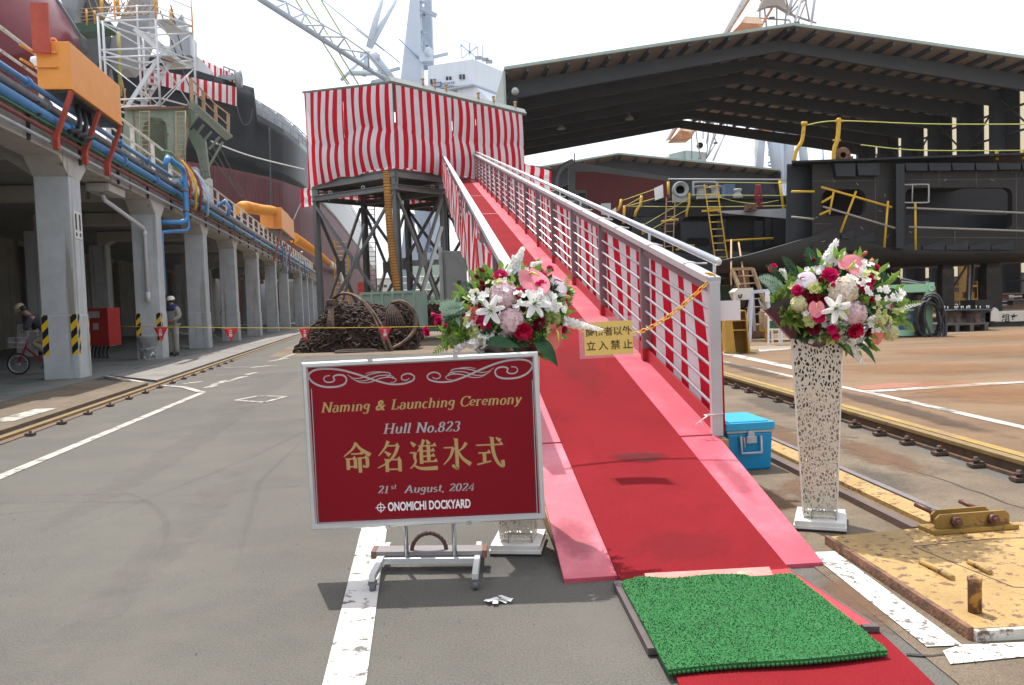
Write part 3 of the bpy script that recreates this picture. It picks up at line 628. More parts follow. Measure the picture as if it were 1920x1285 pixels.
def ltr(name, m, fn): mb = MB(); fn(mb); return mb.build(name, m, bd)
uxs, uys = SX, SZ
def line(txt, a, b, size, m, name, **k):
    """roman lettering between two photo points on the baseline"""
    (u0, v0), (u1, v1) = z8(*a), z8(*b); ux_ = (SX*(u1-u0)+SZ*(v1-v0)); L = ux_.length; ux_.normalize(); uy_ = SN.cross(ux_)*-1
    uy_ = SN.cross(ux_); uy_ = uy_ if uy_.dot(SZ) > 0 else -uy_
    nat = sum(GL[c][0] for c in txt)*size
    mb = MB(); roman(mb, txt, sp(u0, v0, -.0045), ux_, uy_, size, align=0, xs=(L-size*.12)/nat, **k); return mb.build(name, m, bd)
line('Naming & Launching Ceremony', (106, 345), (1080, 302), .066, M_gold, 'title_lettering', wx=.135, wy=.042)
line('Hull No.823', (405, 447), (785, 434), .066, M_silv, 'hull_number', wx=.135, wy=.042)
line('21', (380, 735), (440, 733), .05, M_silv, 'date_lettering', wx=.15, wy=.052)
line('st', (443, 714), (474, 712), .032, M_silv, 'date_lettering', wx=.13, wy=.06)
line('August, 2024', (508, 732), (853, 720), .05, M_silv, 'date_lettering', wx=.15, wy=.052)
# 命名進水式 in a heavy Ming style: (points, taper) per stroke, unit square; 'h' strokes end in a small triangle
KS = [[([(.5, .97), (.36, .76), (.04, .52)], 'l'), ([(.5, .95), (.64, .76), (.98, .54)], 'r'), ([(.3, .6), (.72, .6)], 'h'), ([(.18, .46), (.18, .08)], 'v'), ([(.18, .44), (.46, .44)], 'h'), ([(.44, .44), (.44, .12)], 'v'), ([(.18, .18), (.44, .18)], 'n'), ([(.58, .46), (.88, .46)], 'h'), ([(.86, .46), (.86, .2), (.8, .15), (.7, .2)], 'v'), ([(.6, .46), (.6, -.03)], 'v')],
 [([(.46, .98), (.34, .76), (.1, .5)], 'l'), ([(.4, .82), (.82, .82)], 'h'), ([(.8, .82), (.66, .52), (.4, .27), (.05, .1)], 'l'), ([(.32, .64), (.5, .5)], 'r'), ([(.38, .38), (.38, -.04)], 'v'), ([(.38, .36), (.86, .36)], 'h'), ([(.83, .36), (.83, -.04)], 'v'), ([(.38, .04), (.83, .04)], 'n')],
 [([(.54, .98), (.46, .8), (.3, .58)], 'l'), ([(.43, .78), (.43, .18)], 'v'), ([(.64, .97), (.72, .82)], 'r'), ([(.43, .77), (.96, .77)], 'h'), ([(.43, .6), (.9, .6)], 'h'), ([(.43, .43), (.9, .43)], 'h'), ([(.43, .25), (.98, .25)], 'h'), ([(.69, .77), (.69, .25)], 'v'), ([(.08, .92), (.22, .78)], 'r'), ([(.03, .56), (.22, .56)], 'n'), ([(.22, .57), (.19, .42), (.22, .26), (.12, .12), (.02, .04)], 'l'), ([(.14, .18), (.3, .06), (.55, .02), (.99, .03)], 'r')],
 [([(.51, .97), (.51, .06), (.46, .0), (.34, .1)], 'v'), ([(.06, .68), (.4, .68)], 'n'), ([(.4, .68), (.28, .38), (.03, .12)], 'l'), ([(.86, .82), (.74, .66), (.56, .54)], 'l'), ([(.53, .62), (.7, .32), (.99, .1)], 'r')],
 [([(.03, .72), (.97, .72)], 'h'), ([(.1, .46), (.52, .46)], 'h'), ([(.31, .46), (.31, .16)], 'v'), ([(.04, .08), (.54, .18)], 'n'), ([(.6, .97), (.63, .5), (.74, .18), (.9, .0), (.96, .02), (.95, .2)], 'v'), ([(.74, .95), (.9, .84)], 'r')]]
mb = MB()
for i, ch in enumerate(KS):
    (u0, v0) = z8(216+160*i, 640-i*6.6); (u1, v1) = z8(216+160*i+136, 640-i*6.6-5.6); X_ = SX*(u1-u0)+SZ*(v1-v0); S_ = X_.length; X_ = X_.normalized(); Y_ = SZ; o_ = sp(u0, v0+.006)
    H_ = .142
    for k, (P_, kd) in enumerate(ch):
        Q = [(p[0]*S_, p[1]*H_) for p in P_]
        Q = [tuple(q) for q in crom(Q, 5)] if len(Q) > 2 else [Q[0], tuple(lerp(Vector(Q[0]), Vector(Q[1]), .5)), Q[1]]
        wf = (lambda a, d, kd=kd: S_*(math.sqrt((.125*d.y)**2+(.052*d.x)**2) if kd in 'vhn' else (.125*(1-.72*a) if kd == 'l' else .045+.105*a**.8)))
        strip(mb, Q, wf, o_+SN*(-.0046+.00007*k), X_, Y_, 0)
        if kd == 'h':
            x, y = Q[-1]; b_ = o_+SN*(-.00455+.00007*k+.00003); n_ = len(mb.v); mb.v += [b_+X_*(x-.13*S_)+Y_*(y+.02*H_), b_+X_*(x+.03*S_)+Y_*(y-.026*H_), b_+X_*(x-.035*S_)+Y_*(y+.1*H_)]; mb.face([n_, n_+1, n_+2])
        if kd == 'v':
            x, y = Q[0]; b_ = o_+SN*(-.00455+.00007*k+.00003); n_ = len(mb.v); mb.v += [b_+X_*(x-.1*S_)+Y_*(y+.025*H_), b_+X_*(x-.06*S_)+Y_*(y-.05*H_), b_+X_*(x+.075*S_)+Y_*(y-.02*H_)]; mb.face([n_, n_+1, n_+2])
mb.build('gold_characters', M_gold, bd)
mb = MB(); (u0, v0) = z8(430, 819); (u1, v1) = z8(877, 800)
text_mb(mb, 'ONOMICHI DOCKYARD', sp(u0, v0, -.0042), SX*(u1-u0)+SZ*(v1-v0), SZ, .0565, bold=.0016, align='LEFT', thick=.0004, xs=.625)
mb.build('yard_name', M_wht, bd)
mb = MB(); lu, lv = z8(395, 803)
strip(mb, arc(lu, lv, .0165, .0165, 0, 360, 28), lambda a, d: .0036, SC+SN*-.0044, SX, SZ, 0)
for q in (((-.0245, 0), (.0245, 0)), ((0, -.0245), (0, .0245))):
    strip(mb, [(lu+q[0][0], lv+q[0][1]), (lu, lv), (lu+q[1][0], lv+q[1][1])], lambda a, d: .0034, SC+SN*(-.0043 if q[0][0] else -.0042), SX, SZ, 0)
mb.build('round_cross_emblem', M_wht, bd)
STRK = [([(150, 166), (128, 170), (120, 184), (132, 197), (155, 198), (172, 188), (166, 172), (188, 163), (215, 166), (229, 182), (220, 206), (180, 220), (120, 220), (72, 202), (47, 172), (60, 148), (100, 135), (160, 134), (220, 143), (300, 166), (370, 190), (440, 207), (500, 206), (545, 192), (557, 174), (543, 160), (518, 157), (497, 168), (496, 183), (515, 189), (532, 180)], 9.5),
        ([(234, 162), (262, 178), (300, 178), (345, 160), (400, 150), (436, 154), (440, 166), (420, 172)], 5), ([(250, 178), (285, 192), (330, 188), (380, 168), (430, 164), (455, 172), (450, 182)], 5),
        ([(268, 188), (300, 200), (345, 198), (390, 180), (440, 174), (468, 184), (462, 196), (440, 200)], 5), ([(320, 158), (350, 150), (390, 148), (420, 152)], 4)]
mb = MB()
for mir in (0, 1):
    for k, (pts, w) in enumerate(STRK):
        Q = []
        for x, y in pts:
            u, v = z8(x, y)
            Q.append((-.0+(-u if mir else u), v))
        Q = crom(Q, 7); wm = .82*w/2.57*.00247
        strip(mb, [(q[0], q[1]) for q in Q], lambda a, d, wm=wm: wm*(.45+.75*math.sin(PI*min(max(a, .03), .97))**.7*(.7+.3*abs(d.x))), SC+SN*(-.0046+.0001*k), SX, SZ, 0)
mb.build('scroll_ornament', M_silv, bd)
mb = MB(); B = [z8(60, 230), z8(93, 878), z8(1150, 830), z8(1126, 185)]
for i, (a, b) in enumerate(zip(B, B[1:])):
    e = .002 if i != 1 else -.002
    strip(mb, [a, tuple((Vector(a)+Vector(b))/2), b], lambda q, d: .0036, SC+SN*(-.0046+.0001*i), SX, SZ, 0)
mb.build('border_line', M_silv, bd)
mb = MB(); B = [z8(68, 234), z8(100, 869), z8(1140, 823), z8(1117, 189)]
for i, (a, b) in enumerate(zip(B, B[1:])): strip(mb, [a, tuple((Vector(a)+Vector(b))/2), b], lambda q, d: .0016, SC+SN*(-.0046+.0001*i), SX, SZ, 0)
mb.build('border_line', M_dark, bd)
for u, v in ((-.23, HH), (.165, HH), (-.19, -HH), (.19, -HH)):
    s_ = 1 if v > 0 else -1
    mb = MB(); mb.box(sp(u, v+s_*.004, -.004), (.022, .03, .008), (SX, SN, SZ)); mb.box(sp(u, v-s_*.006, .012), (.018, .004, .014), (SX, SN, SZ)); mb.build('spring_clip', M_chrome, t)
def g3(px, py, z): return gp(px, py, z)
zb = .055
bl, br = V(-.665, 3.86, zb), V(-.195, 3.82, zb)
mb = MB(); mb.bar(bl, br, .04, .03); mb.build('base_bar', M_frame, t, bevel=.002)
mb = MB(); mb.box((bl+br)/2+V(0, .05, .03), ((br-bl).length+.06, .1, .022), ((br-bl).normalized(), V(.05, 1, 0).normalized(), V(0, 0, 1))); wt = mb.build('weight_board', mat('grey_brown_board', (.2, .185, .185), .7, var=.15, vscale=6), t, bevel=.003)
for e in (bl, br): mb = MB(); mb.box(e+V(.03 if e is br else -.03, .045, .026), (.022, .1, .035)); mb.build('board_end', mat('rusty_end', (.16, .08, .06), .8, var=.3, vscale=20), wt)
c = (bl+br)/2+V(.0, .03, .03); mb = MB(); mb.tube([c+V(.083*math.cos(a), 0, .09*math.sin(a)) for a in [PI*k/14 for k in range(15)]], .0095, 8)
for k in range(14):
    a = PI*(k+.5)/14; p = c+V(.083*math.cos(a), 0, .09*math.sin(a)); mb.blob(p, (.0115, .0115, .0115), 6, 4, .3)
mb.build('rope_handle', mat('brown_rope', (.09, .05, .045), .9, var=.4, vscale=80), wt)
for x in (-.535, -.305):
    mb = MB(); yb = 3.86+(x+.665)*-.085; mb.cyl((x, yb, zb+.01), (x, 3.835, .9), .011, 12); mb.build('upright_tube', M_chrome, t)
mb = MB(); mb.bar((-.6, 3.83, .55), (-.25, 3.83, .55), .012, .03); mb.bar((-.6, 3.83, .8), (-.25, 3.83, .8), .012, .03); mb.build('rear_bracket', M_frame, t)
for x, yf, yr in ((-.655, 3.57, 4.08), (-.198, 3.55, 4.04)):
    mb = MB(); mb.prism([V(x-.014, yf, .05), V(x-.014, yr, .05), V(x-.014, yr, .078), V(x-.014, yf, .078)], (.028, 0, 0)); lg = mb.build('foot', M_frame, t, bevel=.002)
    for y in (yf+.02, yr-.02):
        mb = MB(); mb.cyl((x-.012, y, .022), (x+.012, y, .022), .022, 14); mb.box((x, y, .04), (.034, .03, .018)); mb.build('caster', mat('grey_wheel', (.12, .12, .13), .5, var=.1), lg)
# ================================================================ FLOWER STANDS
def perf_mat():
    m = bpy.data.materials.new('pierced_cream_metal'); m.use_nodes = True; t = m.node_tree; L = t.links.new; p = t.nodes['Principled BSDF']
    p.inputs['Base Color'].default_value = (.62, .57, .47, 1); p.inputs['Roughness'].default_value = .35; p.inputs['Metallic'].default_value = .25
    uv = _n(t, 'ShaderNodeUVMap'); ns = _n(t, 'ShaderNodeTexNoise'); ns.inputs['Scale'].default_value = 18; L(uv.outputs[0], ns.inputs['Vector'])
    mx = _n(t, 'ShaderNodeMix', data_type='RGBA', blend_type='LINEAR_LIGHT'); mx.inputs[0].default_value = .012; L(uv.outputs[0], mx.inputs[6]); L(ns.outputs[1], mx.inputs[7])
    vo = _n(t, 'ShaderNodeTexVoronoi', feature='DISTANCE_TO_EDGE'); vo.inputs['Scale'].default_value = 62; mpv = _n(t, 'ShaderNodeMapping'); mpv.inputs['Scale'].default_value = (1.15, .62, 1); L(mx.outputs[2], mpv.inputs[0]); L(mpv.outputs[0], vo.inputs['Vector'])
    g = _n(t, 'ShaderNodeMapRange'); g.inputs[1].default_value = .15; g.inputs[2].default_value = .2; g.inputs[3].default_value = 1; g.inputs[4].default_value = 0; L(vo.outputs['Distance'], g.inputs[0]); L(g.outputs[0], p.inputs['Alpha'])
    return m
M_perf = perf_mat()
M_cream = mat('cream_enamel', (.66, .63, .55), .5, var=.08, vscale=9)
M_basew = mat('chipped_white_base', (.68, .67, .62), .6, var=.1, vscale=8, col2=(.1, .08, .07), c2=(.62, .67), c2scale=26)
def stand(loc, rot, label):
    t = thing('flower_stand', loc, label, 'flower stand'); L = V(*loc); cr, sr = math.cos(rot), math.sin(rot); X = V(cr, sr, 0); Y = V(-sr, cr, 0)
    P = lambda x, y, z: L+X*x+Y*y+V(0, 0, z)
    def ring(z): w = lerp(.083, .125, ((z-.07)/.94)); return [P(-w, -w, z), P(w, -w, z), P(w, w, z), P(-w, w, z)]
    mb = MB(); a, b = ring(.07), ring(1.01)
    for k in range(4):
        mb.quad(a[k], a[(k+1) % 4], b[(k+1) % 4], b[k], uv=[(k*.31+.04, .07), (k*.31+.206, .07), (k*.31+.25, 1.01), (k*.31, 1.01)])
    mb.build('pierced_column', M_perf, t, solid=.003)
    mb = MB()
    for k in range(4): mb.bar(a[k], b[k], .007, .007)
    for r in (a, b):
        for k in range(4): mb.bar(r[k], r[(k+1) % 4], .008, .008)
    mb.build('corner_edge', M_cream, t)
    mb = MB(); q0 = [lerp(L+V(0, 0, p_.z-L.z), p_, .9) for p_ in ring(.74)]; q1 = [lerp(L+V(0, 0, p_.z-L.z), p_, .9) for p_ in ring(1.0)]; mb.hexa(q0+q1); mb.build('inner_pot', M_dark, t)
    mb = MB(); mb.box(P(0, 0, .042), (.25, .3, .026), (X, Y, UZ)); bs = mb.build('base', M_basew, t, bevel=.003)
    mb = MB(); mb.box(P(0, 0, .022), (.262, .31, .018), (X, Y, UZ)); mb.build('base_layer', M_basew, bs, bevel=.002)
    mb = MB(); mb.box(P(0, 0, .008), (.255, .3, .01), (X, Y, UZ)); mb.build('rubber_sheet', M_dark, bs)
    mb = MB(); mb.tube([P(.02-.06, -.1, .055), P(.02-.06, -.1, .1), P(.02+.06, -.1, .1), P(.02+.06, -.1, .055)], .0035, 6); mb.build('wire_handle', mat('wire', (.25, .25, .26), .4, metal=.7, var=.1), bs)
    return t
stand((1.63, 4.38, .004), R(-22), 'tall pierced cream column on white base right of the ramp')
stand((.0, 4.17, 0), R(-8), 'pierced cream column on white base, mostly hidden behind the crimson sign')
# ---------------------------------------------------------------- blooms (each drawn facing +Z of its frame)
def frame(n, roll=0.):
    n = Vector(n).normalized(); u = V(0, 0, 1) if abs(n.z) < .95 else V(0, 1, 0); x = u.cross(n).normalized(); y = n.cross(x)
    c, s_ = math.cos(roll), math.sin(roll); return (x*c+y*s_, y*c-x*s_, n)
def petal(mb, c, fr, ang, l, w, cup, lift, curl=.0, base=0., nu=4, nv=4, pt=.7, tip=0., twist=0.):
    """one petal: starts base from the centre, direction ang, length l, width w; lift = rise angle, cup = cross curvature, curl = tip roll-back"""
    X, Y, Z = fr; d = X*math.cos(ang)+Y*math.sin(ang); sd = Y*math.cos(ang)-X*math.sin(ang); o = mb.smooth; mb.smooth = True
    def f(u, v):
        s_ = u; wv = w*max(.02, math.sin(PI*min(s_**pt, 1)*.86+.06))*(1-tip*s_); y = (v-.5)*wv
        a = lift-curl*s_*s_; r = base+l*s_*math.cos(a); h = l*s_*math.sin(lift-curl*.5*s_)+cup*(2*(v-.5))**2*w*.5
        return c+d*r+sd*(y+twist*s_*s_*w)+Z*h
    mb.grid(f, nu, nv); mb.smooth = o
def rose(mb, c, fr, r, rg):
    for ring, (n, lf, q, cu) in enumerate(((4, 1.35, .55, .5), (5, 1.12, .7, .45), (6, .85, .86, .4), (7, .5, 1.0, .3), (7, .2, 1.05, .25))):
        for k in range(n):
            petal(mb, c-fr[2]*r*.25, fr, 2*PI*k/n+ring*.7+rg.random()*.5, r*q, r*(1.0+.15*rg.random()), cu, lf+rg.random()*.15, .5+.4*rg.random(), r*.03*ring, 4, 4, .85)
def lily(mb, c, fr, r, rg):
    for k in range(6): petal(mb, c, fr, 2*PI*k/6+rg.random()*.15, r*1.05, r*(.52 if k % 2 else .4), .35, .75, 1.1+.3*rg.random(), r*.05, 7, 4, .8, .25)
def lily_core(mb, c, fr, r, rg):
    for k in range(6):
        a = 2*PI*k/6+.4; d = fr[0]*math.cos(a)+fr[1]*math.sin(a); e = c+d*r*.25+fr[2]*r*.5; mb.tube([c, c+fr[2]*r*.3+d*r*.08, e], r*.015, 5); mb.blob(e, (r*.05, r*.03, r*.03), 6, 4)
    mb.tube([c, c+fr[2]*r*.6], r*.03, 6)
def anth(mb, c, fr, r, rg):
    X, Y, Z = fr; o = mb.smooth; mb.smooth = True
    def f(u, v):
        a = (v-.5)*2*PI*.97; k = .78+.22*math.cos(a)-.36*math.exp(-((abs(a)-PI)/.4)**2)+.1*math.exp(-(a/.35)**2); rr = r*u*k
        return c+Y*(-math.cos(a)*rr*1.08)+X*(math.sin(a)*rr*.92)+Z*(r*(.22*u*u-.16*u**4+.1*u*math.sin(a*2+1)))
    mb.grid(f, 6, 22); mb.smooth = o
def anth_core(mb, c, fr, r, rg):
    X, Y, Z = fr; p = c+Y*r*.25; mb.tube([p, p+Z*r*.3-Y*r*.2, p+Z*r*.5-Y*r*.6], [r*.06, r*.06, r*.035], 8)
def hydra(mb, c, fr, r, rg):
    mb.blob(c-fr[2]*r*.3, r*.84, 12, 8); n = int(110+r*900)
    for k in range(n):
        z = 1-1.5*(k+.5)/n; a = k*2.39996; q = math.sqrt(max(0, 1-z*z)); d = fr[0]*q*math.cos(a)+fr[1]*q*math.sin(a)+fr[2]*z
        p = c+d*r*(.88+.14*rg.random())-fr[2]*r*.3; f2 = frame(d+V(rg.random()-.5, rg.random()-.5, rg.random()-.5)*.7, rg.random()*6)
        for j in range(4): petal(mb, p, f2, j*PI/2, r*.2, r*.22, .15, .25, .3, 0, 2, 2, .8)
def spike(mb, a, b, r, rg, n=46):
    ax = (b-a); L = ax.length
    for k in range(n):
        s_ = k/n; p = a+ax*s_; rr = r*(1.05-.75*s_); an = k*2.4; f = frame(ax); d = f[0]*math.cos(an)+f[1]*math.sin(an)
        f2 = frame(d+ax.normalized()*.3, rg.random()*6)
        for j in range(5): petal(mb, p+d*rr*(.45+.35*rg.random()), f2, j*2*PI/5, rr*.75, rr*.7, .1, .15+.3*rg.random(), .2, 0, 2, 2, .8)
def leaf(mb, a, b, w, nrm, sag=.15, nu=8):
    """pointed blade from a to b"""
    a, b = Vector(a), Vector(b); ax = b-a; sd = ax.cross(Vector(nrm)).normalized(); up = sd.cross(ax).normalized(); o = mb.smooth; mb.smooth = True
    def f(u, v):
        q = math.sin(PI*min(1, u**.75*.97+.02)); y = (v-.5)*2
        return a+ax*u+up*(sag*ax.length*(math.sin(PI*u)))+sd*(y*w*.5*q)+up*(abs(y)*w*.16*q)
    mb.grid(f, nu, 4); mb.smooth = o
def frond(mb, a, b, w, n, nrm, lw=.012, rg=rnd):
    a, b = Vector(a), Vector(b); ax = b-a; sd = ax.cross(Vector(nrm)).normalized(); mb.tube([a, lerp(a, b, .5)+Vector(nrm)*ax.length*.06, b], .0016, 4)
    for k in range(n):
        s_ = (k+.6)/n; p = lerp(a, b, s_)+Vector(nrm)*ax.length*.06*math.sin(PI*s_); l = w*math.sin(PI*(s_*.75+.2))
        for sg in (1, -1): leaf(mb, p, p+sd*sg*l*.85+ax.normalized()*l*.55+Vector(nrm)*(rg.random()-.5)*l*.3, lw, nrm, .08, 3)
FM = dict(rose=leafmat('magenta_petal', (.62, .008, .12), .25), crim=leafmat('crimson_petal', (.5, .004, .05), .2), dark=leafmat('burgundy_petal', (.16, .004, .018), .15), pink=leafmat('pink_spathe', (.82, .27, .32), .2, .25, .22, 14), coral=leafmat('coral_spathe', (.72, .2, .16), .2, .25, .3, 14),
          whitep=leafmat('lilac_white_spathe', (.72, .62, .68), .2, .25, .12, 12), cream=leafmat('cream_petal', (.86, .78, .66), .3, .6, .12, 30), blush=leafmat('blush_petal', (.86, .66, .69), .3, .6, .16, 30), lime=leafmat('lime_petal', (.56, .6, .24), .3, .6, .15, 20), yel=leafmat('pale_yellow_petal', (.78, .76, .46), .3, .6, .12, 20),
          white=leafmat('white_petal', (.88, .88, .85), .4, .5, .06, 20), spad=leafmat('yellow_spadix', (.72, .58, .12), .1), purple=leafmat('purple_spadix', (.25, .03, .14), .1), green=leafmat('dark_leaf', (.03, .095, .035), .25, .4, .3, 12), lgreen=leafmat('light_leaf', (.2, .33, .06), .35, .5, .3, 12), grey=leafmat('grey_green_leaf', (.3, .42, .31), .3, .6, .2, 20), stem=leafmat('green_stem', (.1, .2, .05), .1))
def bouquet(root, Y0, conv, centre, spec, fol, rg, R0):
    C = at(*conv(*centre), Y0)
    def pos(x, y, lift=1.):
        """place on the domed front of the arrangement"""
        p = at(*conv(x, y), Y0); d = V(p.x-C.x, 0, p.z-C.z); q = min(1.0, d.length/R0); dep = R0*.85*math.sqrt(max(0, 1-q*q*.9)); p2 = at(*conv(x, y), Y0-dep*lift)
        n = V(p.x-C.x, -max(.12, dep*.9), (p.z-C.z)+.03); return p2, n.normalized()
    for e in spec:
        kind, x, y, r, m = e[:5]; r = r*1.02; p, n = pos(x, y, e[5] if len(e) > 5 else 1.); n = (n+V(0, -.35, 0)).normalized(); roll = e[6] if len(e) > 6 else rg.random()*6.28
        fr = frame(n, roll); nm = {'rose': 'rose', 'lily': 'lily', 'anth': 'anthurium', 'hyd': 'hydrangea', 'lis': 'lisianthus', 'bud': 'flower_bud'}[kind]
        mb = MB()
        if kind == 'rose': rose(mb, p, fr, r, rg)
        elif kind == 'lily': lily(mb, p, fr, r, rg)
        elif kind == 'anth': anth(mb, p, frame(n, roll), r, rg)
        elif kind == 'hyd': hydra(mb, p-n*r*.35, fr, r, rg)
        elif kind == 'lis':
            for ring, (k_, lf) in enumerate(((5, 1.0), (6, .55))):
                for k in range(k_): petal(mb, p, fr, 2*PI*k/k_+ring*.5, r*(.85+.2*ring), r*.95, .3, lf, .3, r*.05, 4, 3, .8)
            mb.blob(p+n*r*.25, r*.22, 6, 4)
        elif kind == 'bud': mb.blob(p, (r, r, r*1.5), 8, 6, .2, rg, fr); mb.tube([p, p-V(p.x-C.x, 0, p.z-C.z)*.5+V(0, .03, -.01)], .002, 4)
        o = mb.build(nm, FM[m], root)
        if kind == 'anth': m2 = MB(); anth_core(m2, p, fr, r, rg); m2.build('spadix', FM['purple' if m == 'whitep' else 'spad'], o)
        if kind == 'lily': m2 = MB(); lily_core(m2, p, fr, r, rg); m2.build('stamen', FM['lgreen'], o)
        if kind in ('rose',) and r < .035:
            m2 = MB(); q = p-V(p.x-C.x, 0, p.z-C.z)*.45+V(0, .04, -.01); m2.tube([p, lerp(p, q, .5)+V(0, 0, .01), q], .0022, 5)
            for s_ in (.3, .55, .75):
                b = lerp(p, q, s_); dd = V(rg.random()-.5, -.4, rg.random()-.3).normalized(); leaf(m2, b, b+dd*.05, .022, V(0, -.7, .7))
            m2.build('stem', FM['stem'], o)
    for e in fol:
        k = e[0]; mb = MB()
        if k == 'spike':
            _, x0, y0, x1, y1, r, lift = e; a = at(*conv(x0, y0), Y0-lift); b = at(*conv(x1, y1), Y0-lift*.8); spike(mb, a, b, r, rg, int(14+(b-a).length*190)); nm, m = 'delphinium', 'white'
        elif k == 'leaf':
            _, x0, y0, x1, y1, w, m, lift = e; leaf(mb, at(*conv(x0, y0), Y0-lift), at(*conv(x1, y1), Y0-lift-.03), w, V(.1, -.9, .4)); nm = 'leaf'
        elif k == 'frond':
            _, x0, y0, x1, y1, w, m, lift = e; a, b = at(*conv(x0, y0), Y0-lift), at(*conv(x1, y1), Y0-lift-.02); frond(mb, a, b, w, int(5+(b-a).length*45), V(.05, -.95, .3), w*.28, rg); nm = 'fern_frond'
        elif k == 'tuft':
            _, x0, y0, r, m, lift, n = e; c = at(*conv(x0, y0), Y0-lift)
            for j in range(n):
                d = V(rg.random()*2-1, -rg.random()*.8, rg.random()*1.7-.7).normalized(); b = c+d*r*(.5+.6*rg.random()); leaf(mb, c+d*r*.12, b, r*(.22+.15*rg.random()), (d.cross(V(rg.random()-.5, rg.random()-.5, rg.random()))).normalized(), .1, 4)
            nm = 'foliage'
        mb.build(nm, FM[m] if k != 'spike' else FM['white'], root)
    # small white and lime filler sprigs
    for cl_ in range(26):
        mb = MB(); a, q = rg.random()*6.28, .25+.75*math.sqrt(rg.random()); x, z = math.cos(a)*q*R0*.98, math.sin(a)*q*R0*.72; dep = R0*.9*math.sqrt(max(0, 1-min(1, q*q)))
        c0_ = V(C.x+x, Y0-dep-.02, C.z+z)
        for j in range(7):
            p = c0_+V((rg.random()-.5)*.07, (rg.random()-.5)*.05, (rg.random()-.5)*.07); f2 = frame(V(x*2+rg.random()-.5, -.6, z*2+rg.random()-.3), rg.random()*6)
            for k_ in range(5): petal(mb, p, f2, k_*2*PI/5, .017, .017, .2, .4, .3, 0, 2, 2, .8)
        mb.build('filler_blossom', FM['white' if cl_ % 3 else 'lime'], root)
    # leafy body that fills the dome behind the blooms
    mb = MB()
    for j in range(300):
        a, q = rg.random()*6.28, math.sqrt(rg.random()); x, z = math.cos(a)*q*R0*.86, math.sin(a)*q*R0*.6; dep = R0*.75*math.sqrt(max(0, 1-q*q))*(rg.random()*1.5-.8)
        c = V(C.x+x, Y0-dep, C.z+z); d = V(x+rg.random()*.1-.05, -dep-.05+rg.random()*.1, z+rg.random()*.2-.08).normalized(); leaf(mb, c, c+d*(.05+.05*rg.random()), .03+.02*rg.random(), V(rg.random()-.5, -1, rg.random()-.2).normalized(), .1, 4)
    mb.build('foliage', FM['green'], root)
    mb = MB()
    for j in range(170):
        a, q = rg.random()*6.28, math.sqrt(rg.random())*1.05; x, z = math.cos(a)*q*R0, math.sin(a)*q*R0*.8; dep = R0*.85*math.sqrt(max(0, 1-min(1, q*q)))*(rg.random()*1.5-.5)
        c = V(C.x+x, Y0-dep, C.z+z); d = V(x+rg.random()*.2-.1, -dep-.05, z+rg.random()*.2-.02).normalized(); leaf(mb, c, c+d*(.04+.05*rg.random()), .02+.015*rg.random(), V(rg.random()-.5, -1, rg.random()-.2).normalized(), .1, 4)
    mb.build('foliage', FM['lgreen'], root); return C
zr = lambda x, y: (1320+x/3.2, 460+y/3.2); zl = lambda x, y: (780+x/4.364, 440+y/4.364)
rg = random.Random(21)
t = thing('flower_arrangement', (1.65, 4.38, 1.02), 'lavish pink and white flower arrangement in grey wrap on the right hand column', 'flowers', 'ceremony flower arrangements'); FR = t
k = .00087   # metres per zoomed pixel
specR = [('anth', 870, 140, .088, 'pink', .7, 2.2), ('anth', 592, 205, .06, 'whitep', .9, 1.4), ('anth', 1095, 322, .06, 'whitep', .9, .6), ('anth', 675, 365, .05, 'pink', 1.1, 0), ('anth', 1052, 490, .082, 'coral', 1.0, .3),
 ('hyd', 865, 258, .068, 'cream', 1.0), ('hyd', 935, 415, .062, 'blush', 1.05), ('hyd', 560, 350, .042, 'yel', 1.0), ('hyd', 1148, 535, .042, 'yel', .9), ('lily', 785, 380, .076, 'white', 1.15), ('lily', 1030, 372, .05, 'yel', 1.0),
 ('rose', 757, 175, .038, 'rose', 1.0), ('rose', 970, 245, .038, 'rose', 1.05), ('rose', 1003, 203, .028, 'rose', 1), ('rose', 412, 135, .023, 'rose', .5), ('rose', 557, 272, .028, 'rose', 1.), ('rose', 1043, 137, .022, 'rose', .6), ('rose', 690, 430, .03, 'rose', 1.1), ('rose', 915, 515, .04, 'crim', 1.1), ('rose', 770, 508, .024, 'rose', 1.1), ('rose', 790, 548, .02, 'rose', 1.1), ('rose', 1115, 385, .032, 'crim', .85), ('rose', 638, 305, .04, 'dark', .85), ('rose', 1003, 316, .023, 'crim', 1.), ('rose', 660, 505, .03, 'dark', .9), ('rose', 985, 520, .026, 'dark', .9), ('rose', 700, 330, .03, 'dark', .7),
 ('rose', 895, 105, .02, 'rose', .4), ('lis', 662, 262, .03, 'lime', 1.05), ('lis', 640, 452, .032, 'lime', 1.0), ('lis', 465, 300, .038, 'lime', .9), ('bud', 965, 50, .011, 'coral', .3), ('bud', 1005, 98, .011, 'coral', .3), ('bud', 610, 75, .014, 'dark', .3), ('bud', 660, 88, .011, 'dark', .4), ('bud', 775, 235, .012, 'rose', 1.05), ('bud', 700, 205, .014, 'dark', .9), ('bud', 1100, 130, .009, 'white', .4), ('bud', 400, 262, .01, 'dark', .5)]
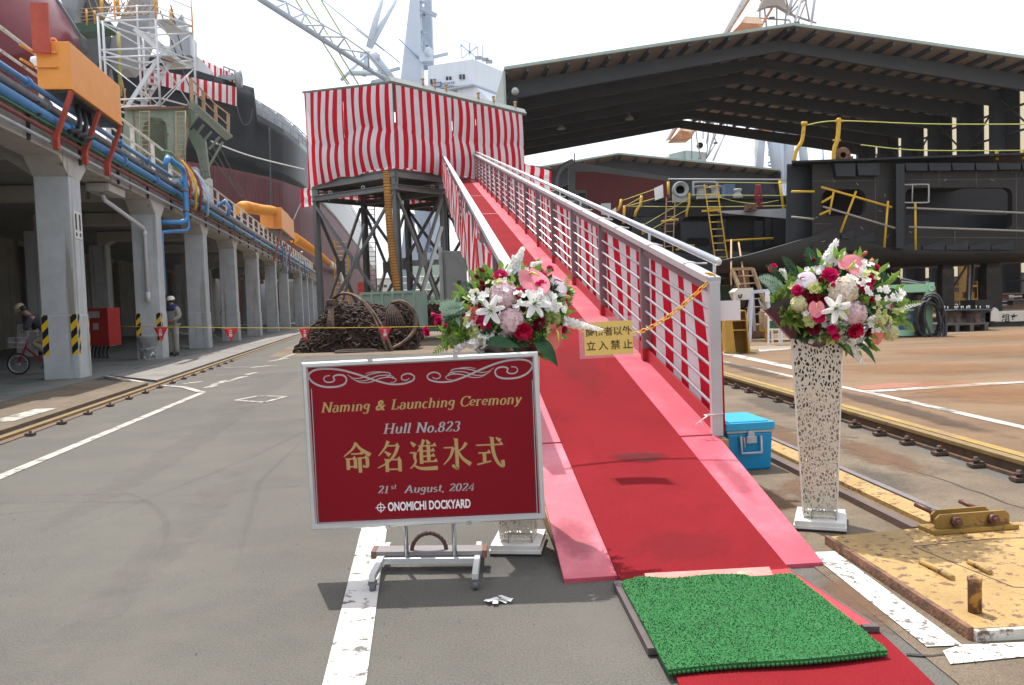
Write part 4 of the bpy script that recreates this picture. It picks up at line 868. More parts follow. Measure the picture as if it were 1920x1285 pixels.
folR = [('spike', 700, 165, 800, -35, .042, .03), ('spike', 790, 110, 850, 40, .018, .03), ('spike', 810, 545, 965, 720, .032, .16), ('spike', 1150, 385, 1300, 350, .017, .02), ('spike', 470, 150, 500, 215, .017, .05),
 ('leaf', 770, 560, 900, 680, .045, 'green', .14), ('leaf', 890, 570, 1030, 712, .035, 'green', .1), ('leaf', 840, 440, 905, 330, .05, 'green', .14), ('leaf', 730, 330, 740, 225, .045, 'green', .1), ('leaf', 1010, 265, 1125, 222, .022, 'lgreen', .06), ('leaf', 690, 480, 770, 400, .05, 'green', .12), ('leaf', 955, 160, 965, 70, .04, 'green', .02),
 ('frond', 660, 200, 620, 15, .05, 'green', .02), ('frond', 640, 190, 690, 75, .045, 'green', .02), ('frond', 560, 190, 470, 70, .035, 'green', .03), ('frond', 480, 260, 330, 195, .05, 'grey', .05), ('frond', 470, 300, 390, 245, .04, 'grey', .06), ('frond', 480, 215, 372, 120, .03, 'green', .05), ('frond', 1170, 440, 1260, 520, .03, 'lgreen', .02), ('frond', 1160, 380, 1310, 335, .022, 'lgreen', .03), ('frond', 960, 200, 1110, 135, .02, 'green', .02),
 ('tuft', 540, 440, .1, 'lgreen', .12, 40), ('tuft', 480, 330, .09, 'lgreen', .08, 36), ('tuft', 600, 520, .09, 'green', .1, 30), ('tuft', 740, 470, .08, 'green', .16, 24), ('tuft', 920, 330, .06, 'green', .16, 18), ('tuft', 850, 520, .07, 'green', .16, 24), ('tuft', 690, 550, .06, 'lgreen', .14, 16), ('tuft', 1170, 450, .06, 'lgreen', .04, 20), ('tuft', 720, 240, .06, 'lgreen', .12, 16), ('tuft', 800, 300, .05, 'green', .14, 18), ('tuft', 530, 230, .06, 'lgreen', .06, 16), ('tuft', 420, 330, .05, 'lgreen', .06, 16)]
CR = bouquet(t, 4.36, zr, (800, 350), specR, folR, rg, .3)
M_wrap = mat('smoke_grey_wrap', (.055, .05, .055), .25, var=.3, vscale=9, spec=.6, bump=.3, bscale=14)
mb = MB(); mb.grid(lambda u, v: V(1.63, 4.36, .965)+V(math.cos(PI*(1.02*u+.5)*1.0)*lerp(.1, .31, v)*1.0, -math.sin(PI*(1.02*u+.5))*lerp(.1, .2, v)*-1*(1 if u < .5 else 1), lerp(0, .24, v**1.2)+.03*math.sin(u*19)*v), 22, 6)
mb.build('wrapping_sheet', M_wrap, t, solid=.002)
M_clear = mat('clear_wrap', (.7, .72, .72), .15, var=.1, vscale=12, transm=.6, bump=.4, bscale=16)
mb = MB(); o = V(1.72, 4.25, .98); mb.grid(lambda u, v: o+V(lerp(-.02, .22, u), -.05+.03*math.sin(v*7+u*5), lerp(.06, -.02, v)+u*.12+.02*math.sin(u*13)), 10, 5); mb.build('clear_wrap', M_clear, t)
rg = random.Random(33)
t = thing('flower_arrangement', (.0, 4.17, 1.02), 'lavish pink and white flower arrangement behind the crimson sign, below the yellow chain', 'flowers', 'ceremony flower arrangements'); FL = t
k = .00059
specL = [('anth', 945, 350, .1, 'pink', .9, .3), ('anth', 1140, 390, .062, 'whitep', .8, .6), ('anth', 470, 620, .058, 'coral', 1., .2), ('anth', 1128, 805, .088, 'coral', 1.1, -.2), ('anth', 460, 495, .05, 'yel', .9, 1.5), ('hyd', 700, 462, .07, 'blush', 1.0), ('hyd', 780, 715, .062, 'blush', 1.1), ('hyd', 1150, 690, .042, 'lime', .95),
 ('lily', 960, 572, .08, 'white', 1.15), ('lily', 622, 625, .075, 'white', 1.15), ('rose', 690, 340, .034, 'rose', .9), ('rose', 1030, 425, .035, 'rose', 1.0), ('rose', 1100, 278, .018, 'rose', .4), ('rose', 415, 695, .028, 'rose', 1.), ('rose', 505, 690, .028, 'rose', 1.05), ('rose', 565, 670, .027, 'rose', 1.1), ('rose', 570, 742, .028, 'rose', 1.1), ('rose', 880, 800, .042, 'crim', 1.15), ('rose', 180, 710, .027, 'rose', .4), ('rose', 262, 768, .032, 'rose', .6), ('rose', 85, 793, .025, 'rose', .3), ('rose', 330, 740, .024, 'rose', .7),
 ('rose', 545, 445, .022, 'dark', .9), ('rose', 1008, 720, .03, 'dark', 1.1), ('rose', 850, 475, .026, 'crim', 1.), ('rose', 1200, 540, .03, 'crim', .8), ('rose', 545, 570, .026, 'dark', 1.0), ('rose', 1212, 780, .02, 'rose', .8), ('rose', 1050, 330, .015, 'rose', .6), ('rose', 400, 565, .026, 'dark', .8), ('rose', 985, 470, .028, 'dark', .9), ('bud', 540, 298, .014, 'dark', .5), ('bud', 500, 345, .012, 'dark', .5), ('bud', 540, 390, .012, 'dark', .6), ('bud', 140, 655, .01, 'rose', .3), ('lis', 1190, 590, .03, 'yel', .8), ('lis', 1090, 500, .022, 'white', 1.), ('lis', 1270, 475, .018, 'white', .5), ('lis', 1180, 500, .024, 'white', .8), ('lis', 350, 520, .022, 'white', .7), ('lis', 400, 870, .02, 'white', .9), ('lis', 450, 840, .016, 'rose', .9)]
folL = [('frond', 420, 600, 195, 610, .05, 'grey', .1), ('frond', 430, 690, 240, 700, .045, 'green', .1), ('tuft', 330, 640, .09, 'grey', .08, 30), ('tuft', 280, 830, .08, 'lgreen', .1, 26), ('tuft', 400, 850, .08, 'lgreen', .14, 26), ('tuft', 360, 560, .07, 'lgreen', .05, 20), ('spike', 330, 960, 400, 880, .018, .15), ('spike', 775, 330, 880, 105, .036, .02), ('spike', 840, 330, 790, 170, .03, .03), ('spike', 1215, 710, 1530, 782, .026, .1), ('spike', 455, 905, 590, 830, .026, .2), ('spike', 540, 860, 740, 800, .04, .2), ('spike', 950, 250, 1035, 222, .015, .03), ('spike', 350, 930, 460, 860, .018, .18),
 ('leaf', 560, 880, 850, 925, .06, 'green', .22), ('leaf', 960, 840, 1160, 1080, .07, 'green', .2), ('leaf', 375, 505, 500, 585, .018, 'lgreen', .14), ('leaf', 770, 590, 880, 500, .055, 'green', .16), ('leaf', 790, 440, 830, 300, .04, 'green', .04), ('leaf', 620, 770, 690, 700, .05, 'lgreen', .2), ('leaf', 880, 720, 930, 640, .05, 'green', .2),
 ('frond', 380, 640, 200, 570, .05, 'grey', .06), ('frond', 400, 660, 230, 640, .05, 'grey', .08), ('frond', 380, 720, 260, 650, .035, 'green', .08), ('frond', 500, 440, 380, 395, .025, 'green', .03), ('frond', 360, 520, 290, 505, .02, 'lgreen', .04), ('frond', 420, 790, 85, 775, .026, 'green', .08), ('frond', 350, 850, 140, 970, .032, 'lgreen', .12), ('frond', 1220, 440, 1260, 320, .022, 'lgreen', .02), ('frond', 560, 420, 520, 300, .03, 'lgreen', .03), ('frond', 1200, 620, 1290, 480, .025, 'lgreen', .03), ('frond', 1040, 330, 1110, 290, .02, 'lgreen', .03),
 ('tuft', 560, 350, .07, 'lgreen', .02, 24), ('tuft', 350, 780, .07, 'lgreen', .12, 30), ('tuft', 1050, 620, .07, 'lgreen', .16, 22), ('tuft', 950, 690, .06, 'lgreen', .2, 18), ('tuft', 1030, 860, .06, 'lgreen', .2, 20), ('tuft', 1220, 470, .06, 'lgreen', .03, 18), ('tuft', 1120, 450, .05, 'green', .1, 16), ('tuft', 500, 540, .06, 'green', .14, 18), ('tuft', 640, 800, .08, 'green', .2, 24), ('tuft', 840, 870, .08, 'green', .2, 24), ('tuft', 1000, 800, .08, 'green', .18, 24), ('tuft', 300, 700, .06, 'green', .07, 20), ('tuft', 270, 900, .05, 'lgreen', .1, 14), ('tuft', 830, 560, .05, 'green', .17, 14)]
CL = bouquet(t, 4.17, zl, (800, 640), specL, folL, rg, .27)
mb = MB(); mb.grid(lambda u, v: V(.0, 4.17, .965)+V(math.cos(PI*2*u)*lerp(.11, .24, v), math.sin(PI*2*u)*lerp(.11, .2, v), lerp(0, .13, v)+.02*math.sin(u*31)*v), 40, 5); mb.build('wrapping_sheet', M_wrap, t, solid=.002)
# ================================================================ CHAIN AND NOTICE
M_chain = mat('yellow_plastic_chain', (.7, .36, .012), .4, var=.08, vscale=20)
p0, p1 = rp(A0, .64, 1.0), rp(A0, -.58, .92)
ch = thing('barrier_chain', p0, 'yellow plastic chain slung between the ramp railings', 'chain')
def cpt(s_): p = lerp(p0, p1, s_); return p+V(0, -.06*math.sin(PI*s_), -.3*math.sin(PI*min(1, s_))**1.0*(1 if s_ < .5 else .95)+.0)
mb = MB(); NL = 44; pts = [cpt(k/NL) for k in range(NL+1)]
for k in range(NL):
    a, b = pts[k], pts[k+1]; c = (a+b)/2; d = (b-a).normalized(); sd = d.cross(V(0, -.35, 1) if k % 2 else V(0, 1, .35)).normalized(); l, w = (b-a).length*.78, .0115
    lp = [c+d*(l*math.cos(q)*.5+ (.25*l if math.cos(q) > 0 else -.25*l))+sd*w*math.sin(q) for q in [2*PI*j/12 for j in range(12)]]; mb.tube(lp, .0042, 6, closed=True)
mb.build('chain_links', M_chain, ch)
mb = MB(); mb.tube([p0+V(.03*math.cos(a), .03*math.sin(a), .02+.03*math.sin(a*.5)) for a in [2*PI*j/12 for j in range(12)]], .006, 6, closed=True); mb.build('hanging_loop', M_chain, ch)
NPX = [(1096, 605), (1187, 600), (1185, 666), (1096, 666)]
YN = 4.92; nq = [at(*p, YN) for p in NPX]; nc = sum(nq, V(0, 0, 0))/4; nx_ = (nq[1]-nq[0]).normalized(); nz_ = V(-nx_.z, 0, nx_.x); nn_ = nx_.cross(nz_)
nt_ = thing('notice_sheet', nc, 'yellow laminated no entry notice hanging from the yellow chain', 'notice')
w_, h_ = (nq[1]-nq[0]).length, .2
def bow(x, z, n=0.): return nc+nx_*x+nz_*z+nn_*(n-.014*math.cos(x/w_*PI))
mb = MB(); mb.grid(lambda u, v: bow((u-.5)*w_*1.22, (v-.5)*h_*1.22+.005), 10, 4); mb.build('plastic_sleeve', mat('laminate_film', (.85, .75, .78), .12, var=.02, alpha=.3), nt_)
mb = MB(); mb.grid(lambda u, v: bow((u-.5)*w_, (v-.5)*h_, .0015), 10, 4); mb.build('yellow_paper', mat('yellow_paper', (.78, .6, .16), .6, var=.03), nt_)
mb = MB()
for r_, tx in enumerate(('関係者以外', '立入禁止')):
    n_ = len(tx)
    for i, c_ in enumerate(tx):
        xx = -w_*.47+(i*w_*.95/5 if n_ == 5 else i*w_*.95/3.75)
        j0 = len(mb.v); text_mb(mb, c_, nc+nx_*xx+nz_*(.02 if r_ == 0 else -.064)*1., nx_, nz_, .057 if r_ == 0 else .06, bold=.0009, align='LEFT', thick=0)
        for j in range(j0, len(mb.v)):
            q = mb.v[j]-nc; mb.v[j] = bow(q.dot(nx_), q.dot(nz_), .003)
mb.build('lettering', mat('brown_ink', (.1, .06, .02), .6, var=.05), nt_)
# white twine on the end post
mb = MB(); p = rp(A0, .64, .13)
mb.tube([p+V(-.05, -.05, 0), p+V(.05, -.05, .01), p+V(.05, .05, .0), p+V(-.05, .05, -.01), p+V(-.05, -.05, -.004), p+V(-.1, -.06, -.03), p+V(-.08, -.07, -.08)], .004, 5); mb.tube([p+V(-.05, -.05, 0), p+V(-.13, -.05, -.06)], .004, 5)
mb.build('twine', mat('white_twine', (.75, .74, .72), .8), RAMP)
# paper tag hanging on the outside of the end post
mb = MB(); q = rp(A0, .7, .8); mb.box(q+V(.08, .05, 0), (.13, .003, .13)); tag(mb.build('paper_tag', mat('paper_white', (.78, .75, .75), .6, var=.05), at=q), 'small white paper notice fixed behind the ramp end post', 'notice')
# ================================================================ COOLER BOX
M_blue = mat('cooler_blue', (.0, .25, .5), .38, var=.04, vscale=5, spec=.5); M_bluel = mat('cooler_lid_blue', (.02, .36, .62), .4, var=.04, vscale=5); M_gband = mat('grey_band', (.42, .46, .5), .4, metal=.2)
L0 = V(1.655, 6.02, .004); ux = V(.975, .13, 0).normalized(); uy = V(-.1, 1, 0).normalized()
t = thing('cooler_box', L0, 'blue cooler box with grey carrying handle on the ground beside the ramp', 'cooler')
def cb(x0, x1, y0, y1, z0, z1, tp=0.): return [L0+ux*x+uy*y+UZ*z for x, y, z in ((x0+tp, y0+tp, z0), (x1-tp, y0+tp, z0), (x1-tp, y1-tp, z0), (x0+tp, y1-tp, z0), (x0, y0, z1), (x1, y0, z1), (x1, y1, z1), (x0, y1, z1))]
mb = MB(); mb.hexa(cb(-.17, .17, -.2, .3, 0, .27, .012)); mb.build('body', M_blue, t, bevel=.012)
mb = MB(); mb.hexa(cb(-.174, .174, -.204, .304, .272, .29)); mb.build('band', M_gband, t, bevel=.003)
mb = MB(); mb.hexa(cb(-.182, .182, -.212, .312, .292, .345, -.0)); mb.hexa(cb(-.15, .15, -.18, .28, .346, .352)); mb.build('lid', M_bluel, t, bevel=.01)
P = lambda x, z, y=-.2: L0+ux*x+uy*y+UZ*z
mb = MB(); mb.tube([P(-.075, .25, -.213), P(-.075, .13, -.222), P(.075, .13, -.222), P(.075, .25, -.213)], .011, 8); mb.tube([P(-.05, .17, -.218), P(-.05, .245, -.213)], .008, 6); mb.build('handle', M_gband, t)
mb = MB(); mb.box(P(0, .225, -.222), (.075, .02, .05), (ux, uy, UZ)); mb.box(P(0, .262, -.218), (.05, .012, .05), (ux, uy, UZ)); mb.build('latch', M_gband, t, bevel=.004)
mb = MB(); mb.box(P(.18, .3, .05), (.01, .07, .05), (ux, uy, UZ)); mb.build('side_latch', M_bluel, t, bevel=.003)
# ================================================================ COLONNADE WITH WALKWAY ON TOP
AP = V(-8.87, 17.25, 0); AD = V(-.165, .986, 0).normalized(); AN = V(.986, .165, 0).normalized()      # along the street, out towards the street
def aw(s, off, z): return AP+AD*s+AN*off+V(0, 0, z)
def ah(px, py, off=0.):     # photo pixel on the facade plane (offset off): distance along, height
    d = ray(px, py); o = V(0, 0, CH); q = o+d*((AP+AN*off-o).dot(AN)/d.dot(AN)); return (q-AP).dot(AD), q.z
AX = (AD, AN*-1, V(0, 0, 1))
M_col = mat('grey_painted_concrete', (.46, .485, .495), .75, var=.12, vscale=2.2, streak=((.27, .26, .22), .56, .72, 5), bump=.15, bscale=40, fine=.06, fscale=70)
M_beam = mat('bare_concrete', (.47, .45, .41), .85, var=.1, vscale=2.0, streak=((.2, .15, .1), .58, .74, 4), bump=.2, bscale=50, fine=.08, fscale=60)
M_wallin = mat('dingy_wall', (.26, .25, .22), .9, var=.2, vscale=.8, streak=((.1, .1, .09), .5, .7, 2))
M_floor = mat('shed_floor', (.14, .145, .135), .8, var=.2, vscale=.8, col2=(.07, .1, .09), c2=(.5, .65), c2scale=.7)
HAZ = stripe_mat('hazard_tape', (.015, .015, .015), (.72, .45, .01), .3, .5, .5, 1, 0., -1.0)
t = thing('elevated_walkway', AP, 'long grey concrete colonnade carrying a pipe laden walkway on the left', 'colonnade'); ARC = t
SS = [-13.2, -6.6, 0, 6.65, 13.2, 19.85, 27.1, 35.2, 42.5, 54, 60.5, 67, 74]
CW = .66
for k, s in enumerate(SS):
    w = CW
    mb = MB(); mb.box(aw(s-w/2, -w/2, 2.1), (w, w, 4.14), AX); mb.box(aw(s-w/2, -w/2, .7), (w+.03, w+.03, 1.3), AX); c = mb.build('column', M_col, t, bevel=.02)
    if 2 <= k <= 3:
        e = .018; hz_ = lambda *q: (lambda b: (b.quad(*q, uv=[(0, 0), (.12, 0), (.12, .8), (0, .8)]), b.build('hazard_tape', HAZ, c)))(MB())
        for (ds, of) in ((-w-e, -w/2+.27), (-w-e, -w+.06)): hz_(aw(s+ds, of-.06, .55), aw(s+ds, of+.06, .55), aw(s+ds, of+.06, 1.36), aw(s+ds, of-.06, 1.36))
        hz_(aw(s-w-.004, e, .55), aw(s-w+.1, e, .55), aw(s-w+.1, e, 1.36), aw(s-w-.004, e, 1.36))
        hz_(aw(s-.03, e, .6), aw(s+.005, e, .6), aw(s+.005, e, 1.36), aw(s-.03, e, 1.36))
    if k == 2:
        mb = MB(); mb.box(aw(-.3, .007, 3.18), (.44, .012, .56), AX); sg_ = mb.build('sign_plate', mat('white_plate', (.62, .63, .6), .6, var=.06), c)
        mb = MB()
        for ds in (-.42, -.2):
            mb.box(aw(ds, .0145, 3.24), (.09, .003, .33), AX); mb.lathe(aw(ds, .014, 2.985), [(.045, 0), (.045, .002), (0, .002)], 14, (AD, V(0, 0, 1), AN))
        mb.build('exclamation_marks', M_dark, sg_)
    mb = MB(); mb.box(aw(s-w/2, -5.6, 2.2), (w, w, 4.36), AX); mb.build('rear_column', M_col, t)
# front beam with splayed haunches, one span per bay
ZS, ZH, ZT = 4.46, 4.12, 5.16
for k in range(len(SS)-1):
    a, b = SS[k]-CW/2, SS[k+1]-CW/2; h = .45
    pr = [(a, ZH), (a+CW/2, ZH), (a+CW/2+h, ZS), (b-CW/2-h, ZS), (b-CW/2, ZH), (b, ZH), (b, ZT), (a, ZT)]
    mb = MB(); mb.prism([aw(s, 0.0, z) for s, z in pr], AN*-CW); mb.build('beam', M_beam, t)
for k, s in enumerate(SS):
    mb = MB(); w = CW*.9; pr = [(-CW, ZH), (-CW-.6, ZS+.1), (-5.0, ZS+.1), (-5.6, ZH+.1), (-5.6, ZT-.2), (-CW, ZT-.2)]; mb.prism([aw(s-CW+.03, o, z) for o, z in pr], AD*w); mb.build('cross_beam', M_beam, t)
mb = MB(); mb.box(aw(28, -5.4, 5.1), (86, 10.2, .2), AX); mb.build('deck', mat('walkway_concrete', (.27, .26, .24), .9, var=.15, vscale=1), t)
mb = MB(); mb.box(aw(28, -.13, 5.245), (86, .24, .14), AX); mb.build('deck_kerb', M_beam, t)
mb = MB(); mb.box(aw(35, -10.2, 2.49), (104, .2, 5.0), AX); mb.box(aw(86, -5, 2.49), (.2, 10, 5.0), AX); wl = mb.build('rear_wall', M_wallin, t)
mb = MB(); mb.box(aw(0, -9.9, 1.4), (3.2, .3, 2.8), AX); mb.box(aw(9, -9.95, 1.2), (1.6, .2, 2.4), AX); mb.box(aw(14, -9.9, 1.0), (1.2, .3, 2.0), AX); mb.build('wall_panel', mat('pale_panel', (.3, .31, .3), .8, var=.1), wl)
for k in range(12):
    mb = MB(); mb.box(aw(-12+7*k, -9.95, 2.4), (.5, .35, 4.6), AX); mb.build('wall_pier', M_wallin, wl)
mb = MB(); mb.box(aw(-8, -4.85, .035), (40, 10.4, .05), AX); tag(mb.build('shed_floor', M_floor), kind='structure')
mb = MB(); mb.box(aw(50, -4.85, .03), (76, 10.4, .05), AX); tag(mb.build('shed_floor', M_floor), kind='structure')
# pavement strip, kerb ramp and painted edge between column feet and rail
def rl(y, o=.05): return V(lx(y)-o, y, 0)
mb = MB(); mb.prism([rl(2, .2), rl(15.0, .2), aw(-.9, .1, 0), aw(-16, .1, 0)], (0, 0, .05)); tag(mb.build('pavement', M_conc), kind='structure')
mb = MB(); mb.prism([rl(15.6, .2), rl(90, .2), aw(72, .0, 0), aw(.6, .0, 0)], (0, 0, .045)); tag(mb.build('pavement', mat('pale_pavement', (.21, .2, .185), .9, var=.15, vscale=.8, col2=(.14, .125, .11), c2=(.5, .7), c2scale=1.5, bump=.3, bscale=60)), kind='structure')
for pts, w in (([(0, 792), (40, 780), (88, 767)], .3), ([(0, 744), (90, 716)], .06), ([(197, 705), (270, 717)], .09), ([(270, 678), (330, 664), (400, 655), (470, 645), (560, 625)], .1)):
    lineg('pavement_marking', [gp(*p, .05) for p in pts], w, .056, m=M_linef)
# railing on the walkway edge
M_railw = mat('rust_streaked_white_paint', (.62, .58, .5), .6, var=.1, vscale=6, col2=(.3, .13, .06), c2=(.56, .66), c2scale=8)
mb = MB(); mb.cyl(aw(-14, -.1, 6.22), aw(70, -.1, 6.22), .032, 8); rlo = mb.build('railing', M_railw, t)
mb = MB(); mb.cyl(aw(-14, -.1, 5.82), aw(70, -.1, 5.82), .025, 8); mb.build('mid_rail', M_railw, rlo)
for k in range(42):
    mb = MB(); s = -13.5+2.0*k; mb.box(aw(s, -.1, 5.72), (.09, .09, 1.0), AX); mb.build('post', M_railw, rlo)
# ---------------------------------------------------------------- pipes
M_bpipe = mat('blue_pipe_paint', (.07, .21, .42), .45, var=.12, vscale=5, col2=(.12, .1, .1), c2=(.62, .7), c2scale=9)
M_gpipe = mat('grey_pipe_paint', (.36, .39, .42), .5, var=.12, vscale=5, col2=(.2, .14, .1), c2=(.6, .7), c2scale=9)
M_dpipe = mat('dull_grey_pipe', (.16, .165, .17), .55, var=.15, vscale=5)
M_rpipe = mat('red_brown_pipe', (.2, .05, .045), .55, var=.15, vscale=5); M_grpipe = mat('green_pipe_paint', (.05, .15, .06), .55, var=.15, vscale=5)
def pipe(s0, s1, off, z, r, m, label, fl=None, n=12):
    P = thing('pipe', aw(s0, off, z), label, 'pipe', 'pipes along the walkway edge'); mb = MB(); mb.cyl(aw(s0, off, z), aw(s1, off, z), r, n); mb.build('run', m, P)
    for q in (fl or []): mb = MB(); mb.cyl(aw(q-.06, off, z), aw(q+.06, off, z), r*1.55, n); mb.build('flange', m, P)
    return P
pipe(-14, 74, .1, 4.57, .036, M_gpipe, 'thin pale grey pipe, lowest of the pipes on the walkway beam', [2.4, 9, 16, 23])
pipe(-14, 74, .14, 4.74, .04, M_rpipe, 'red brown pipe just above the lowest grey pipe on the beam', [4.5, 11.6, 22])
pipe(-14, 74, .16, 4.86, .026, M_grpipe, 'thin dark green pipe between red brown and thick blue pipes', [])
pipe(-14, 60, .14, 4.99, .095, M_bpipe, 'thickest blue pipe along the edge of the walkway', [-1, 2.5, 5.5, 12, 18, 24])
pipe(-14, 74, .13, 5.2, .07, M_dpipe, 'dull grey pipe between the two blue pipes', [-2, 4.2])
pipe(-14, 7.2, .2, 5.36, .055, M_bpipe, 'upper blue pipe ending at the bend that drops down a column', [-3, 2.2, 4.6])
pipe(7.6, 74, .2, 5.28, .085, M_gpipe, 'thick pale grey pipe on top of the far walkway edge', [8.6, 10.4, 13, 20])
for k in range(30):
    s = -13+2.6*k; mb = MB(); mb.bar(aw(s, .03, 4.45), aw(s, .03, 5.15), .05, .05); mb.bar(aw(s, 0, 4.9), aw(s, .26, 4.9), .05, .04); mb.bar(aw(s, 0, 5.11), aw(s, .26, 5.11), .05, .03); mb.build('pipe_bracket', mat('dark_bracket', (.05, .04, .04), .7), t)
P = thing('pipe', aw(7, .4, 5.3), 'bright blue paired downpipe bending under the walkway at the second column', 'pipe')
M_bp2 = mat('bright_blue_pipe', (.06, .25, .55), .4, var=.08, vscale=5)
mb = MB(); mb.tube([aw(5.6, .5, 5.62), aw(7.35, .5, 5.62), aw(7.5, .5, 5.55), aw(7.55, .5, 5.4), aw(7.55, .5, 4.2), aw(7.5, .46, 4.08), aw(7.3, .35, 4.02), aw(6.9, -.1, 4.0)], .075, 12); mb.tube([aw(5.6, .5, 5.62), aw(5.5, .5, 5.55), aw(5.5, .44, 5.35)], .075, 12); mb.build('down_run', M_bp2, P)
mb = MB(); mb.tube([aw(7.4, .42, 5.28), aw(7.85, .46, 5.22), aw(7.95, .46, 5.1), aw(7.95, .46, 3.95), aw(7.85, .42, 3.82), aw(7.2, .1, 3.75), aw(6.85, -.05, 3.7), aw(6.8, -.06, 3.5), aw(6.8, -.06, 1.9)], .055, 10); mb.build('down_run', M_bp2, P)
for z in (4.95, 4.35): mb = MB(); mb.cyl(aw(7.55, .5, z), aw(7.55, .5, z+.08), .085, 12); mb.cyl(aw(7.95, .46, z-.1), aw(7.95, .46, z-.03), .066, 12); mb.build('pipe_collar', M_dpipe, P)
P = thing('drain_pipe', aw(5.9, -.3, 4), 'white plastic drain pipe down the front of the second column', 'drain pipe')
M_pvc = mat('pvc_grey_white', (.6, .6, .63), .4, var=.04)
mb = MB(); mb.tube([aw(2.6, -.35, 4.22), aw(2.7, -.35, 4.1), aw(4.4, -.3, 3.88), aw(5.75, -.28, 3.72), aw(5.86, -.28, 3.62), aw(5.86, -.28, 1.72)], .055, 10); mb.build('run', M_pvc, P)
mb = MB(); mb.cyl(aw(5.86, -.28, 1.68), aw(5.86, -.28, 1.95), .068, 12); mb.cyl(aw(5.86, -.28, 3.5), aw(5.86, -.28, 3.66), .068, 12); mb.build('coupling', M_pvc, P)
mb = MB(); mb.box(aw(2.9, -.35, 4.34), (1.3, .5, .18), AX); tag(mb.build('gutter_box', M_beam, at=aw(2.9, -.35, 4.3)), 'grey gutter box under the beam that feeds the white drain pipe', 'gutter')
# orange boxes on struts
M_or = mat('orange_box_paint', (.8, .315, .052), .5, var=.06, vscale=3, col2=(.35, .12, .03), c2=(.67, .72), c2scale=7)
M_redst = mat('red_strut', (.42, .06, .03), .55, var=.15, vscale=6)
def obox(s0, s1, o0, o1, z0, z1, label, loc, struts, m=M_or):
    P = thing('orange_box', loc, label, 'equipment box'); mb = MB(); mb.box(aw((s0+s1)/2, (o0+o1)/2, (z0+z1)/2), (s1-s0, o1-o0, z1-z0), AX); mb.build('casing', m, P, bevel=.012)
    mb = MB(); mb.box(aw((s0+s1)/2, (o0+o1)/2, z0+.03), (s1-s0+.02, o1-o0+.02, .05), AX); mb.build('rim', m, P)
    mb = MB(); mb.box(aw((s0+s1)/2, (o0+o1)/2, z0-.03), (s1-s0-.1, o1-o0-.1, .04), AX); mb.build('floor_plate', M_dark, P)
    for s in struts:
        mb = MB(); mb.bar(aw(s, .2, 4.58), aw(s, o1-.02, z0-.02), .07, .1, AD); mb.bar(aw(s, .22, 4.42), aw(s, .22, 4.75), .09, .1); mb.build('strut', M_redst, P)
    return P
P = obox(-1.9, 1.2, -.02, .56, 5.52, 6.4, 'large orange equipment box on red struts above the nearest column', aw(-1, .3, 5.5), (-1.85, -.3, 1.15))
mb = MB(); mb.tube([aw(-1.8, .25+.06*math.cos(a), 6.42+.06*math.sin(a)) for a in [PI*k/10 for k in range(11)]], .016, 6); mb.build('lifting_eye', M_or, P)
mb = MB(); mb.box(aw(-2.0, .12, 6.6), (.05, .3, .9), AX); mb.build('end_fin', M_redst, P)
mb = MB()
for z in (6.18, 5.92): mb.cyl(aw(-2.4, -.1, z), aw(-1.94, -.06, z), .025, 8); mb.cyl(aw(-1.93, -.06, z), aw(-1.93, .35, z), .02, 8)
mb.build('guard_rail', M_or, P)
mb = MB()
for q in (-.9, -.55, -.2): mb.tube([aw(q, .3, 5.5), aw(q+.05, .34, 5.2), aw(q-.1, .36, 4.95), aw(q-.5, .3, 4.85)], .05, 8)
mb.build('black_hose', M_dark, P)
mb = MB(); mb.blob(aw(-.2, -.25, 6.5), (.5, .3, .2), 12, 8, .25); tag(mb.build('covered_bundle', mat('white_tarp', (.72, .72, .72), .6, var=.08), at=aw(-.2, -.25, 6.4)), 'white plastic covered bundle behind the large orange box', 'bundle')
s1, z1 = ah(508, 405, .5); s2, z2 = ah(553, 442, .5)
sa, sb = ah(508, 420, .2)[0], ah(552, 445, .75)[0]; zt_ = ah(540, 403, .75)[1]; zb_ = ah(540, 439, .75)[1]
P = obox(sa+.8, sb, -.2, .75, zb_, zt_, 'small orange equipment box on red struts far along the walkway', aw(sa, .3, zb_), (sa+.9, (sa+sb)/2+.3, sb-.1))
mb = MB(); mb.box(aw(sa+.4, -.05, (zb_+zt_)/2-.1), (.78, .7, zt_-zb_-.25), AX); mb.build('side_box', M_or, P, bevel=.01)
# orange ventilation duct
M_duct = mat('orange_duct_fabric', (.74, .3, .03), .55, var=.1, vscale=3)
def duct(path, r, label, m=M_duct, n=14, ribs=.16, mat2=None, name='ventilation_duct'):
    Q = crom([Vector((0, 0))]*0 or path, 10) if len(path[0]) == 2 else None
    # smooth the path through its points
    P3 = []
    pts = [Vector(p) for p in path]
    for i in range(len(pts)-1):
        p0, p1, p2, p3 = pts[max(i-1, 0)], pts[i], pts[i+1], pts[min(i+2, len(pts)-1)]; m_ = max(3, int((p2-p1).length/ribs*2))
        for k in range(m_):
            s_ = k/m_; P3.append(.5*((2*p1)+(p2-p0)*s_+(2*p0-5*p1+4*p2-p3)*s_*s_+(3*p1-p0-3*p2+p3)*s_**3))
    P3.append(pts[-1]); rr = [r*(1.1 if k % 2 else .92) for k in range(len(P3))]
    D = thing(name, pts[0], label, 'duct'); mb = MB(); mb.tube(P3, rr, n); mb.sm = [False]*len(mb.f) if ribs > .12 else mb.sm; mb.build('ribbed_hose', m, D); return D, P3
def ap(px, py, off): s_, z_ = ah(px, py, off); return aw(s_, off, z_)
D, _p = duct([ap(449, 392, -.4), ap(458, 388, -.3), ap(470, 390, -.1), ap(490, 394, .1), ap(510, 396, .2), ap(530, 404, .3), ap(538, 414, .35)], .27, 'orange ribbed ventilation hose arching over the walkway into the small orange box')
